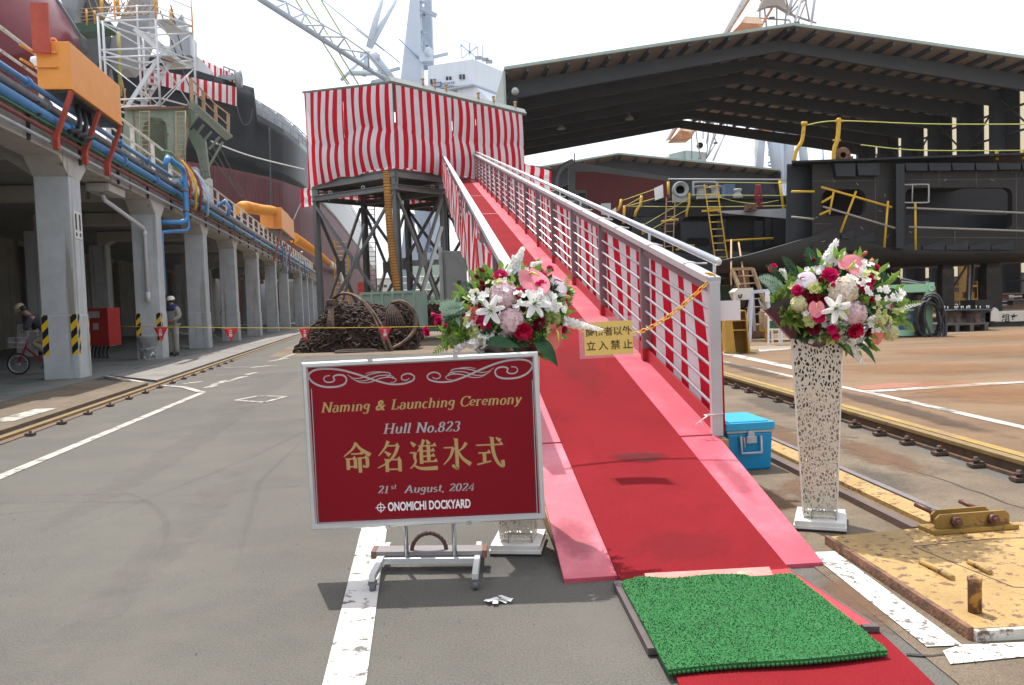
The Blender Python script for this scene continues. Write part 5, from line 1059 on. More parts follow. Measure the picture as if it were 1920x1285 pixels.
D, _p = duct([ap(551, 446, .35), ap(560, 452, .35), ap(577, 463, .3), ap(600, 479, .2), ap(617, 494, .3)], .36, 'orange ventilation hose sagging along the far walkway beyond the orange box')
D, _p = duct([ap(617, 494, .3), ap(628, 502, .5), ap(637, 514, .6), ap(640, 530, .7)], .4, 'white plastic end of the ventilation hose dropping over the walkway edge', mat('white_plastic_sleeve', (.72, .72, .74), .35, var=.06))
# units on the walkway
M_unit = mat('pale_green_grey_unit', (.42, .47, .46), .55, var=.08, vscale=3)
mb = MB(); mb.box(aw(16.5, -1.0, 6.1), (3.2, .9, 1.7), AX); P = mb.build('equipment_cabinet', M_unit, bevel=.02, at=aw(16, -1, 5.3)); tag(P, 'pale grey green cabinet on the walkway beside the orange hose', 'cabinet')
for k, (s, h, m, lab) in enumerate(((8.6, .9, M_redst, 'red valve hose standard among the pipes beyond the blue downpipe'), (9.4, .7, mat('yellow_hose', (.7, .45, .03), .5), 'yellow hose looped over the walkway railing'), (10.2, .8, M_rpipe, 'dark red hose draped over the walkway railing'), (11.4, .7, mat('pale_blue_hose', (.45, .55, .72), .5), 'pale blue hose hanging down from the walkway railing'), (8.0, .7, M_grpipe, 'green hose looped over the walkway railing'))):
    mb = MB(); mb.tube([aw(s-.3, -.12, 6.2), aw(s-.1, .1, 6.1+.1*h), aw(s, .35, 5.8), aw(s+.1, .45, 5.4), aw(s+.05, .4, 4.9-.2*(k % 2)), aw(s+.3, .3, 4.7)], .04+.006*(k % 3), 7); mb.tube([aw(s-.3, -.12, 6.2), aw(s+.4, 0, 5.9), aw(s+.7, .3, 5.6), aw(s+.5, .4, 5.2)], .036, 7)
    tag(mb.build('hose', m, at=aw(s, 0, 5.5)), lab, 'hose')
mb = MB(); mb.tube([aw(14.2, .2, 5.3), aw(14.2, .55, 5.55), aw(14.2, .7, 5.3), aw(14.2, .62, 4.95)], .07, 10); tag(mb.build('pipe', M_bp2, at=aw(14.2, .3, 5.2)), 'short blue gooseneck pipe below the pale cabinet', 'pipe')
for k, s in enumerate((33.5, 35.5, 37.5, 45, 50)):
    mb = MB(); mb.tube([aw(s, .2, 5.5), aw(s+.1, .6, 5.3), aw(s, .6, 4.0-.3*(k % 2)), aw(s+.2, .4, 3.8)], .05, 7); tag(mb.build('hose', M_gpipe if k % 2 else M_bpipe, at=aw(s, .4, 5)), 'thin hose hanging from the walkway beyond the small orange box', 'hose', 'hoses hanging beyond the small orange box')
# chains slung between columns
for k in range(3, 10):
    a, b = SS[k], SS[k+1]
    for z in (.95, .55):
        mb = MB(); mb.tube([aw(lerp(a, b-CW, q/10), .02, z-.3*math.sin(PI*q/10)) for q in range(11)], .012, 5)
        tag(mb.build('chain', mat('grey_chain', (.2, .2, .19), .6, metal=.4), at=aw(a, 0, z)), 'grey barrier chain sagging between two columns of the colonnade', 'chain', 'barrier chains between columns')
# red cabinet, bin
c = V(-12.6, 25.4, 0); X, Y = V(.93, -.3, 0).normalized(), V(.3, .93, 0).normalized()
M_rcab = mat('red_cabinet_paint', (.5, .025, .02), .5, var=.06, vscale=3)
P = thing('red_cabinet', c, 'red steel cabinet on legs inside the colonnade behind the nearest column', 'cabinet')
mb = MB(); mb.box(c+V(0, 0, 1.0), (.85, .5, 1.15), (X, Y, UZ)); mb.build('casing', M_rcab, P, bevel=.01)
mb = MB(); mb.box(c-Y*.255+X*-.1+V(0, 0, 1.38), (.42, .01, .2), (X, Y, UZ)); mb.box(c-Y*.255+X*-.05+V(0, 0, 1.02), (.2, .01, .2), (X, Y, UZ)); mb.build('notice', mat('faded_notice', (.55, .52, .45), .7), P)
mb = MB()
for q in range(5): mb.tube([c+X*(-.35+.15*q)-Y*.1+V(0, 0, .45), c+X*(-.33+.15*q)-Y*.2+V(0, 0, .2), c+X*(-.25+.16*q)-Y*.3+V(0, 0, .06)], .04, 6)
mb.build('hose', M_dark, P)
c = gp(271, 676, .05)+V(0, .25, 0)
P = thing('rubbish_bin', c, 'clear mesh rubbish bin full of cans in front of the second column', 'bin')
mb = MB(); mb.lathe(c, [(.2, 0), (.27, .66), (.285, .66)], 20); mb.build('mesh_body', mat('clear_mesh', (.72, .74, .74), .4, var=.1, alpha=.5), P)
for z, r in ((.02, .2), (.33, .235), (.64, .27), (.68, .285)): mb = MB(); mb.tube([c+V(r*math.cos(a), r*math.sin(a), z) for a in [2*PI*k/18 for k in range(18)]], .012, 6, closed=True); mb.build('rim', M_unit, P)
mb = MB(); rg = random.Random(4)
for k in range(150): a = rg.random()*6.28; q = math.sqrt(rg.random())*.2; d = V(rg.random()-.5, rg.random()-.5, rg.random()-.5).normalized()*.06; p = c+V(q*math.cos(a), q*math.sin(a), .05+.52*rg.random()); mb.cyl(p-d, p+d, .03, 7)
mb.build('cans', mat('mixed_cans', (.5, .5, .5), .3, metal=.6, var=.6, vscale=30, col2=(.3, .1, .05), c2=(.6, .65), c2scale=18), P)
# ================================================================ PEOPLE
M_skin = mat('skin', (.36, .2, .13), .6, var=.08, vscale=12)
def skinmesh(name, verts, edges, rad, m, parent, sub=2, root=0):
    me = bpy.data.meshes.new(name); og = ORG[parent]; me.from_pydata([tuple(Vector(v)-og) for v in verts], edges, []); me.materials.append(m)
    o = bpy.data.objects.new(name, me); COL.objects.link(o); o.parent = parent; ORG[o] = og
    sk = o.modifiers.new('skin', 'SKIN'); sk.use_smooth_shade = True; sk.branch_smoothing = .4
    for i, r in enumerate(rad): me.skin_vertices[0].data[i].radius = r if isinstance(r, tuple) else (r, r); me.skin_vertices[0].data[i].use_root = (i == root)
    q = o.modifiers.new('smooth', 'SUBSURF'); q.levels = sub; q.render_levels = sub; return o
def person(loc, rot, label, pose, top, legs, helmet, vest=None, hs=1.):
    """pose: joints in the figure's own frame, x right, y forward, z up (metres)"""
    t = thing('person', loc, label, 'person'); L = Vector(loc); cr, sr = math.cos(rot), math.sin(rot)
    T = lambda p: L+V(p[0]*cr-p[1]*sr, p[0]*sr+p[1]*cr, p[2])*hs
    J = {k: T(v) for k, v in pose.items()}; h = hs
    names = ['hip', 'belly', 'chest', 'neck', 'head', 'shl', 'ell', 'wrl', 'hal', 'shr', 'elr', 'wrr', 'har', 'hjl', 'knl', 'anl', 'tol', 'hjr', 'knr', 'anr', 'tor']
    ed = [('hip', 'belly'), ('belly', 'chest'), ('chest', 'neck'), ('neck', 'head'), ('chest', 'shl'), ('shl', 'ell'), ('ell', 'wrl'), ('wrl', 'hal'), ('chest', 'shr'), ('shr', 'elr'), ('elr', 'wrr'), ('wrr', 'har'), ('hip', 'hjl'), ('hjl', 'knl'), ('knl', 'anl'), ('anl', 'tol'), ('hip', 'hjr'), ('hjr', 'knr'), ('knr', 'anr'), ('anr', 'tor')]
    rad = dict(hip=.11, belly=.11, chest=.11, neck=.055, head=.088, shl=.045, ell=.042, wrl=.03, hal=.032, hjl=.075, knl=.055, anl=.04, tol=.035)
    rr = [rad.get(n, rad.get(n[:-1]+'l', .05))*h for n in names]
    skinmesh('body', [J[n] for n in names], [(names.index(a), names.index(b)) for a, b in ed], rr, M_skin, t)
    tn = ['hip', 'belly', 'chest', 'neck0', 'shl', 'ell', 'wrl', 'shr', 'elr', 'wrr']; J['neck0'] = lerp(J['chest'], J['neck'], .75)
    te = [('hip', 'belly'), ('belly', 'chest'), ('chest', 'neck0'), ('chest', 'shl'), ('shl', 'ell'), ('ell', 'wrl'), ('chest', 'shr'), ('shr', 'elr'), ('elr', 'wrr')]
    tr = dict(hip=(.165, .135), belly=(.16, .13), chest=(.175, .14), neck0=.08, shl=.105, ell=.082, wrl=.055)
    skinmesh('jacket', [J[n] for n in tn], [(tn.index(a), tn.index(b)) for a, b in te], [tuple(x*h for x in q) if isinstance(q, tuple) else q*h for q in [tr.get(n, tr.get(n[:-1]+'l', .06)) for n in tn]], top, t)
    ln = ['hip', 'hjl', 'knl', 'anl', 'hjr', 'knr', 'anr']; le = [('hip', 'hjl'), ('hjl', 'knl'), ('knl', 'anl'), ('hip', 'hjr'), ('hjr', 'knr'), ('knr', 'anr')]; lr = dict(hip=.14, hjl=.105, knl=.082, anl=.075)
    skinmesh('trousers', [J[n] for n in ln], [(ln.index(a), ln.index(b)) for a, b in le], [lr.get(n, lr.get(n[:-1]+'l'))*h for n in ln], legs, t)
    mb = MB()
    for sd in 'lr':
        a, b = J['an'+sd], J['to'+sd]; mb.tube([a+V(0, 0, .06), a-V(0, 0, .02), lerp(a, b, .5), b], [.055*h, .06*h, .052*h, .045*h], 8)
    mb.build('boots', mat('black_boots', (.02, .02, .02), .5), t)
    hd = J['head']; up = (J['head']-J['neck']).normalized(); fw = T((pose['head'][0], pose['head'][1]+1, pose['head'][2]))-hd; fw = (fw-up*fw.dot(up)).normalized(); sd = fw.cross(up)
    mb = MB(); ax = (sd, fw, up); c = hd+up*.05*h
    mb.lathe(c, [(.12*h, .02), (.117*h, .05*h), (.1*h, .09*h), (.06*h, .118*h), (0, .125*h)], 16, ax); mb.lathe(c+fw*.025*h, [(.12*h, .016), (.132*h, .014), (.12*h, .03)], 16, ax); mb.build('helmet', helmet, t)
    mb = MB(); f = hd+fw*.083*h
    mb.blob(f+up*-.012*h, (.014*h, .018*h, .022*h), 6, 5, 0, rnd, ax); mb.build('nose', M_skin, t)
    mb = MB()
    for q in (-1, 1): mb.blob(f+sd*.03*h*q+up*.018*h-fw*.004, (.011*h, .007*h, .007*h), 6, 4, 0, rnd, ax)
    mb.build('eyes', M_dark, t)
    mb = MB(); mb.blob(f-up*.05*h, (.022*h, .006*h, .006*h), 6, 4, 0, rnd, ax); mb.build('mouth', mat('lip', (.3, .12, .1), .6), t)
    mb = MB(); mb.blob(hd-fw*.045*h+up*.01, (.082*h, .06*h, .07*h), 10, 8, .1, rnd, ax); mb.build('hair', M_dark, t)
    # hands with separate fingers
    mb = MB()
    for s_ in 'lr':
        a, b = J['wr'+s_], J['ha'+s_]; d = (b-a).normalized(); x = d.cross(V(0, 0, 1)) if abs(d.z) < .9 else V(cr, sr, 0); x.normalize(); y = d.cross(x)
        for q, l in ((-1.5, .06), (-.5, .075), (.5, .07), (1.5, .055)): p = b+x*q*.018*h; mb.tube([p, p+d*l*.5*h+y*.008, p+d*l*.85*h+y*.028], [.0095*h, .009*h, .007*h], 6)
        mb.tube([lerp(a, b, .6)+x*.025*h, lerp(a, b, 1.1)+x*.05*h+y*.01, b+d*.03*h+x*.05*h+y*.02], [.011*h, .01*h, .008*h], 6)
    mb.build('fingers', M_skin, t)
    if vest:
        cc_ = lerp(J['shl'], J['shr'], .5); up_ = V(0, 0, .02*h); skinmesh('shoulder_yoke', [J['shl']+up_, cc_-V(0, 0, .03*h), J['shr']+up_], [(0, 1), (1, 2)], [.1*h, (.15*h, .135*h), .1*h], vest, t, 2, 1)
    return t
STAND = dict(hip=(0, 0, .93), belly=(0, .01, 1.1), chest=(0, 0, 1.32), neck=(0, .0, 1.5), head=(0, .02, 1.62), shl=(-.19, 0, 1.42), ell=(-.25, .02, 1.16), wrl=(-.12, .17, 1.07), hal=(-.04, .19, 1.05), shr=(.19, 0, 1.42), elr=(.25, .02, 1.16), wrr=(.12, .18, 1.1), har=(.04, .21, 1.08), hjl=(-.09, 0, .88), knl=(-.1, .01, .48), anl=(-.1, 0, .09), tol=(-.12, .17, .04), hjr=(.09, 0, .88), knr=(.1, .01, .48), anr=(.1, 0, .09), tor=(.12, .17, .04))
M_wh = mat('white_helmet', (.78, .78, .76), .35, var=.03); M_khaki = mat('grey_khaki_cloth', (.3, .29, .25), .9, var=.15, vscale=8); M_navy = mat('navy_cloth', (.03, .04, .14), .85, var=.15); M_dkj = mat('charcoal_cloth', (.045, .045, .055), .85, var=.2, vscale=8); M_tan = mat('khaki_trousers', (.3, .25, .18), .9, var=.15, vscale=8); M_thel = mat('tan_helmet', (.52, .43, .27), .4, var=.05); M_dkb = mat('dark_blue_grey_cloth', (.06, .07, .09), .85, var=.15)
pg = gp(327, 668, .06); person((pg.x, pg.y, .06), R(165), 'guard in grey work clothes and white helmet standing with folded hands beside the second column', STAND, M_khaki, M_khaki, M_wh, M_navy, 1.0)
pg = gp(456, 644, .06); person((-16.1, 46.5, .06), R(200), 'worker in dark clothes and white helmet standing deep between the far columns', STAND, M_dkb, M_dkb, M_wh)
s_, z_ = ah(620, 500, -.6); person((aw(62, -.5, 0).x, aw(62, -.5, 0).y, 5.2), R(120), 'worker in dark jacket and white helmet up on the far end of the walkway', STAND, M_dkj, M_tan, M_wh)
# cyclist riding to the left behind the nearest column
BK = gp(36, 703, .06); BX = V(-.985, -.17, 0).normalized(); BY = V(.17, -.985, 0).normalized()   # heading, right hand side
bk = thing('bicycle', BK, 'small wheeled red bicycle ridden past behind the nearest column', 'bicycle')
def bp(x, y, z): return BK+BX*x+BY*y+UZ*z
M_rbk = mat('red_bicycle_paint', (.45, .02, .03), .35, var=.05); M_tyre = mat('tyre', (.02, .02, .02), .8)
for x in (0, -1.02):
    c = bp(x, 0, .245); mb = MB(); mb.tube([c+BX*.225*math.cos(a)+UZ*.225*math.sin(a) for a in [2*PI*k/26 for k in range(26)]], .021, 8, closed=True); w = mb.build('wheel', M_tyre, bk)
    mb = MB(); mb.tube([c+BX*.195*math.cos(a)+UZ*.195*math.sin(a) for a in [2*PI*k/26 for k in range(26)]], .011, 6, closed=True); mb.build('rim', M_galv, w)
    mb = MB()
    for k in range(14): a = 2*PI*k/14; mb.cyl(c+BY*.015*(1 if k % 2 else -1), c+BX*.195*math.cos(a)+UZ*.195*math.sin(a), .0022, 4)
    mb.cyl(c-BY*.05, c+BY*.05, .022, 10); mb.build('spokes', M_galv, w)
mb = MB(); mb.tube([bp(0, .045, .245), bp(-.12, .045, .52), bp(-.15, 0, .6)], .014, 8); mb.tube([bp(0, -.045, .245), bp(-.12, -.045, .52), bp(-.15, 0, .6)], .014, 8); mb.tube([bp(-.15, 0, .55), bp(-.22, 0, .78)], .02, 8); mb.tube([bp(-.17, 0, .6), bp(-.45, 0, .32), bp(-.62, 0, .29)], .022, 8); mb.tube([bp(-.62, 0, .29), bp(-.72, 0, .72)], .018, 8)
for q in (-.05, .05): mb.tube([bp(-.62, q, .29), bp(-1.02, q, .245)], .011, 6); mb.tube([bp(-.69, q*.6, .58), bp(-1.02, q, .245)], .011, 6)
mb.build('frame', M_rbk, bk)
mb = MB(); mb.tube([bp(-.22, 0, .78), bp(-.24, 0, .93)], .012, 8); mb.tube([bp(-.33, -.26, .96), bp(-.24, -.2, .97), bp(-.22, 0, .93), bp(-.24, .2, .97), bp(-.33, .26, .96)], .012, 8); mb.build('handlebar', M_galv, bk)
mb = MB(); mb.blob(bp(-.76, 0, .76), (.13, .09, .04), 10, 6, 0, rnd, (BX, BY, UZ)); mb.build('saddle', M_dark, bk)
mb = MB(); mb.cyl(bp(-.62, -.07, .29), bp(-.62, .07, .29), .03, 10); mb.bar(bp(-.62, .08, .29), bp(-.56, .08, .14), .02, .012); mb.bar(bp(-.62, -.08, .29), bp(-.68, -.08, .44), .02, .012); mb.box(bp(-.56, .13, .14), (.09, .1, .025), (BX, BY, UZ)); mb.box(bp(-.68, -.13, .44), (.09, .1, .025), (BX, BY, UZ)); mb.lathe(bp(-.62, .055, .29), [(.09, 0), (.09, .006), (0, .006)], 18, (BX, UZ, BY)); mb.build('crank', M_dark, bk)
mb = MB()
for z in (.62, .72, .84):
    mb.tube([bp(.12, -.16, z), bp(.12, .16, z), bp(-.14, .18, z), bp(-.14, -.18, z)], .006, 5, closed=True)
for k in range(9): mb.cyl(bp(.12, -.16+.04*k, .62), bp(.12, -.16+.04*k, .84), .004, 4); mb.cyl(bp(-.14, -.16+.04*k, .62), bp(-.14, -.16+.04*k, .84), .004, 4)
mb.build('front_basket', M_galv, bk)
RIDE = dict(hip=(0, -.72, .88), belly=(0, -.62, 1.03), chest=(0, -.42, 1.2), neck=(0, -.25, 1.34), head=(0, -.15, 1.44), shl=(-.17, -.36, 1.27), ell=(-.24, -.3, 1.06), wrl=(-.22, -.26, .99), hal=(-.21, -.22, .97), shr=(.17, -.36, 1.27), elr=(.24, -.3, 1.06), wrr=(.22, -.26, .99), har=(.21, -.22, .97), hjl=(-.09, -.7, .84), knl=(-.12, -.36, .72), anl=(-.13, -.62, .5), tol=(-.13, -.48, .47), hjr=(.09, -.7, .84), knr=(.12, -.42, .5), anr=(.13, -.6, .2), tor=(.13, -.46, .17))
person(BK, math.atan2(-BX.x, BX.y), 'cyclist in dark jacket and tan helmet leaning over the handlebar of the red bicycle', RIDE, M_dkj, M_tan, M_thel)
mb = MB(); c = gp(30, 672, .06)+V(-.3, 1.2, 0); mb.prism([c+V(-.35, -.08, 0), c+V(.35, -.08, 0), c+V(.35, .05, 1.1), c+V(-.35, .05, 1.1)], (0, .05, 0)); tag(mb.build('notice_board', mat('pale_board', (.5, .52, .53), .6, var=.15, vscale=6, col2=(.2, .4, .6), c2=(.6, .66), c2scale=4), at=c), 'pale notice board leaning behind the cyclist in the colonnade', 'board')
# ================================================================ STRIPED PLATFORM TOWER
TC, TL, TR = V(-4.1, 30.5, 0), V(-7.75, 33, 0), V(.76, 36, 0)
E1, E2 = (TL-TC), (TR-TC)
def tp(u, v, z): return TC+E1*u+E2*v+V(0, 0, z)
FZ = 6.36
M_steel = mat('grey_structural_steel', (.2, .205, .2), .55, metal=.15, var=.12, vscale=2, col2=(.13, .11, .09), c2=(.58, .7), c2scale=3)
M_steeld = mat('dark_steel', (.1, .095, .088), .65, metal=.1, var=.2, vscale=2)  # darker steel, used for the platform's rear members and other fittings
M_roofe = mat('dark_green_roof_edge', (.12, .15, .11), .6, var=.15, vscale=3); M_flash = mat('pale_flashing', (.42, .44, .42), .6, var=.12, vscale=3)
t = thing('viewing_platform', TC, 'raised ceremony platform on grey braced steel legs at the head of the gangway', 'platform'); PLAT = t
BV = [0, .335, .67, 1.0]
for u in (0, 1):
    for v in BV:
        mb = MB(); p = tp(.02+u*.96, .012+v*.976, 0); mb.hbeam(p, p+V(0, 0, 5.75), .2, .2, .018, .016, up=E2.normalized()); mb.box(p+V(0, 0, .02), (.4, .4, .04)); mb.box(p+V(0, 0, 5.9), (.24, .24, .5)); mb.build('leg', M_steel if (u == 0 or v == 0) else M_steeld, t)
def beamz(u0, v0, u1, v1, z, w, h, nm, m): mb = MB(); mb.hbeam(tp(u0, v0, z), tp(u1, v1, z), w, h); return mb.build(nm, m, t)
for z, w, h, nm in ((5.72, .16, .2, 'lower_beam'), (6.22, .14, .26, 'deck_beam')):
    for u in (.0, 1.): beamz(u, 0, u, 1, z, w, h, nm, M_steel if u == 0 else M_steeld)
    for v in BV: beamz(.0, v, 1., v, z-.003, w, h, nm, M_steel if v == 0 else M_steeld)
def xbr(a, b, z0, z1, m=M_steel):
    mb = MB(); p0, p1, q0, q1 = a+V(0, 0, z0), b+V(0, 0, z1), a+V(0, 0, z1), b+V(0, 0, z0); n = (b-a).cross(V(0, 0, 1)).normalized()
    mb.bar(p0, p1, .1, .09, n); mb.bar(q0+n*.0, lerp(q0, q1, .49), .1, .088, n); mb.bar(lerp(q0, q1, .51), q1, .1, .088, n); mb.box((p0+p1)/2, (.36, .12, .46), ((b-a).normalized(), n, V(0, 0, 1))); mb.build('cross_brace', m, t)
xbr(tp(.02, 0, 0), tp(.98, 0, 0), .6, 5.5)
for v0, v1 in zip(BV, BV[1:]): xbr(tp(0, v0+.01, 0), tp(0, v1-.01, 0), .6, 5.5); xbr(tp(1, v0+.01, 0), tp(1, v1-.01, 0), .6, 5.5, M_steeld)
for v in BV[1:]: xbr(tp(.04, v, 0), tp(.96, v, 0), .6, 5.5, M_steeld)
for u0, v0, u1, v1 in ((.02, .02, .98, .33), (.02, .35, .98, .02), (.02, .68, .98, .35)):
    mb = MB(); mb.bar(tp(u0, v0, 5.95), tp(u1, v1, 5.95), .07, .07); mb.build('deck_brace', M_steeld, t)
mb = MB(); mb.hexa([tp(0, 0, 6.355), tp(0, 1, 6.355), tp(1, 1, 6.355), tp(1, 0, 6.355), tp(0, 0, 6.4), tp(0, 1, 6.4), tp(1, 1, 6.4), tp(1, 0, 6.4)]); mb.build('deck_plate', M_steeld, t)
for u, v in ((.35, -.01), (.75, -.01), (-.01, .25), (.5, 1)):
    mb = MB(); c = tp(u, v, 5.86); mb.tube([c+V(.06*math.cos(a), 0, .06*math.sin(a)) for a in [2*PI*k/12 for k in range(12)]], .018, 6, closed=True); mb.build('lifting_lug', M_flash, t)
zC, zL, zR = 9.42, 9.86, 9.38
mb = MB(); o = .14
P = [TC-E1.normalized()*o-E2.normalized()*o, TR-E1.normalized()*o+E2.normalized()*o, TR+E1+E1.normalized()*o+E2.normalized()*o, TL+E1.normalized()*o-E2.normalized()*o]; zz = [zC, zR, zR+.44, zL]
mb.hexa([p+V(0, 0, z+.03) for p, z in zip(P, zz)]+[p+V(0, 0, z+.1) for p, z in zip(P, zz)]); rf = mb.build('roof', M_roofe, t)
mb = MB(); a, b = P[0]+V(0, 0, zC+.105), P[1]+V(0, 0, zR+.105); i = E1.normalized()*.22
mb.hexa([a-i*.1, b-i*.1, b+i*1.2, a+i*1.2, a+i*.4+V(0, 0, .2), b+i*.4+V(0, 0, .2), b+i*1.1+V(0, 0, .2), a+i*1.1+V(0, 0, .2)]); mb.build('flashing', M_flash, rf)
for k in (.22, .3, .38, .62, .74, .92):
    mb = MB(); c = lerp(a, b, k)+i*.4+V(0, 0, .2); mb.cyl(c-V(0, 0, .08), c+V(0, 0, .16), .05, 8); mb.blob(c+V(0, 0, .19), (.08, .08, .05), 8, 5); mb.build('roof_fitting', M_wood, rf)
for v in (.0, .4, .58, .985):
    mb = MB(); mb.cyl(tp(-.012, v, 5.9 if v == 0 else 6.4), tp(-.012, v, 9.42), .025, 8); mb.build('curtain_pole', M_steel, t)
# curtains
M_str = stripe_mat('red_white_cloth', (.72, .012, .035), (.88, .86, .88), .43, .47, trans=.4)
def curtain(a, b, za0, zb0, za1, zb1, label, amp=.1, seed=0, u0=0., group='red and white striped curtains round the platform', name='striped_curtain', m=M_str, rag=.05, nu=None, nv=26, fold=0., out=None):
    """cloth from a (bottom za0, top za1) to b (bottom zb0, top zb1), bellying outwards"""
    rg = random.Random(seed); a, b = Vector(a), Vector(b); L = (b-a).length; n = out.normalized() if out else (b-a).cross(V(0, 0, 1)).normalized()
    ph = [rg.random()*6.28 for _ in range(8)]; nu = nu or max(8, int(L*14)); cr = .42+.1*rg.random()
    def f(u, v):
        z0, z1 = lerp(za0, zb0, u), lerp(za1, zb1, u); edge = math.sin(PI*u)**.5 if 0 < u < 1 else 0.
        crs = cr+.05*math.sin(u*5+ph[0]); w1 = math.sin(PI*min(1, v/crs)) if v < crs else math.sin(PI*min(1, (v-crs)/(1-crs)))*.75
        d = amp*edge*(abs(w1)*(.7+.45*math.sin(u*L*1.3+ph[1])))+.018*math.sin(u*L*9+ph[2]+v*2)*(.4+v*(1-v)*2)+.012*math.sin(u*L*17+ph[3]+v*5)+fold*math.sin(u*L*6.2+ph[4])
        d += .02*math.exp(-((v-crs)/.02)**2)*-1
        sx_ = .55*amp*math.sin(PI*v)*math.sin(v*4+ph[5])*edge
        z = lerp(z0, z1, v)+(1-v)*rag*(math.sin(u*L*2.1+ph[6])+.5*math.sin(u*L*5.3+ph[7]))
        p = lerp(a, b, u)+(b-a).normalized()*sx_+n*d; return V(p.x, p.y, z)
    mb = MB(); mb.smooth = True; mb.grid(f, nu, nv, lambda u, v: (u0+u*L, v)); mb.smooth = False
    o = mb.build(name, m, at=a+V(0, 0, za0)); return tag(o, label, 'curtain', group)
q = E1.normalized(); o2 = E2.normalized(); k1 = .525
zk = lerp(zL, zC, .475)
w = -E2.normalized()*.16
curtain(tp(1.0, 0, 0)+w, tp(k1, 0, 0)+w, 6.2, 6.32, zL, zk, 'red and white curtain on the left face of the platform, outermost length', .1, 1, .1, out=-E2)
curtain(tp(k1-.004, 0, 0)+w, tp(-.045, 0, 0)+w, 6.36, 6.42, zk, zC, 'red and white curtain on the left face of the platform beside the near corner', .12, 2, 0., out=-E2)
w = -E1.normalized()*.16
for (v0, v1, lab, sd) in ((.0, .395, 'right of the near corner, over the orange hose', 3), (.4, .575, 'behind the top of the left gangway rail', 4), (.58, .98, 'at the far right end of the platform', 5)):
    curtain(tp(0, v0, 0)+w, tp(0, v1, 0)+w, 6.36, 6.36, lerp(zC, zR, v0), lerp(zC, zR, v1), 'red and white striped curtain '+lab, .09, sd, .12, out=-E1)
curtain(tp(1, .98, 0), tp(1, .02, 0), 5.75, 5.7, 9.3, 9.5, 'red and white curtain on the far side of the platform, hem showing under deck', .06, 6, nv=10, out=E1)
curtain(tp(.98, 1, 0), tp(.02, 1, 0), 5.8, 5.8, 9.3, 9.4, 'red and white curtain across the far end of the platform', .06, 7, nv=10, out=E2)
a = at(563, 341, 35.5); b = at(592, 338, 35); curtain(V(a.x, a.y, 0), V(b.x, b.y, 0), 5.65, 5.75, 6.5, 6.55, 'short striped cloth sticking out at the lower left corner of the platform', .06, 8, nv=10)
a = at(960, 330, 38.2); b = at(1034, 330, 38.2); curtain(V(a.x, a.y, 0), V(b.x, b.y, 0), 6.75, 6.42, 7.9, 7.32, 'short striped cloth jutting out to the right behind the gangway', .1, 9, nv=10)
mb = MB(); mb.bar(at(950, 347, 38.4), at(1034, 352, 38.4), .1, .12); mb.bar(at(955, 306, 38.4), at(1034, 316, 38.4), .05, .05); tag(mb.build('side_gangplank', M_steel, at=at(990, 350, 38.4)), 'grey gangplank behind the short striped cloth right of the platform', 'gangplank')
# curtains along the gangway, tied outside the rails
M_str2 = stripe_mat('red_white_rail_cloth', (.62, .014, .035), (.8, .76, .77), .44, .45, trans=.3, off=.28)
def railcurtain(b, sgn, a0, a1, u0, label, seed, amp=.02):
    rg = random.Random(seed); ph = [rg.random()*6 for _ in range(6)]; L = (rp(a1, 0)-rp(a0, 0)).length; n = RLn*sgn
    def f(u, v):
        e = .022*math.sin(u*L*7+ph[0]+v*2)*(.4+v*(1-v))+amp*math.sin(u*L*1.9+ph[1])*v+.05*(1-v)*math.sin(u*L*.9+ph[2])**2*(1 if sgn < 0 else .3)
        return rp(lerp(a0, a1, u), b, lerp(.03+.02*math.sin(u*L*2.3+ph[3]), .93-.03*abs(math.sin(u*L*1.7+ph[4])), v))+n*(.05+e)+RDn*(.03*math.sin(v*3+ph[5]))
    mb = MB(); mb.smooth = True; mb.grid(f, int(L*9), 8, lambda u, v: (u0+u*L, v)); mb.smooth = False; return tag(mb.build('striped_curtain', M_str2, at=rp(a0, b, 0)), label, 'curtain', 'striped cloths tied along the gangway rails')
for k, (x0, x1) in enumerate(((1.62, 8.6), (8.62, 15.6), (15.62, 22.6), (22.62, 28.5))):
    railcurtain(.66, 1, x0, x1, 0, ['striped cloth on the right gangway rail, nearest the end post', 'striped cloth on the right gangway rail, second from the end post', 'striped cloth on the right gangway rail, third from the end post', 'striped cloth on the right gangway rail, topmost by the platform'][k], 20+k)
for k, (x0, x1) in enumerate(((1.62, 9.9), (9.92, 18.3), (18.32, 28.5))):
    railcurtain(-.6, -1, x0, x1, 0, ['striped cloth on the left gangway rail, lowest length above the flowers', 'striped cloth on the left gangway rail, middle length', 'striped cloth on the left gangway rail, topmost length by the platform'][k], 30+k, .05)
# white ties knotted over the rails
mb = MB(); rg = random.Random(8)
for k in range(26):
    a = 2+k*1.0+rg.random()*.4
    for b, s_ in ((.66, 1),):
        p = rp(a, b, 1.0)+RU*.03; mb.tube([p-RLn*.05, p+RU*.012, p+RLn*.05, p+RLn*(.07+.05*rg.random())+RDn*.06*(rg.random()-.5)+V(0, 0, .03*rg.random()-.02)], .006, 4)
mb.build('cloth_ties', mat('white_twine', (.75, .74, .72), .8), RAMP)
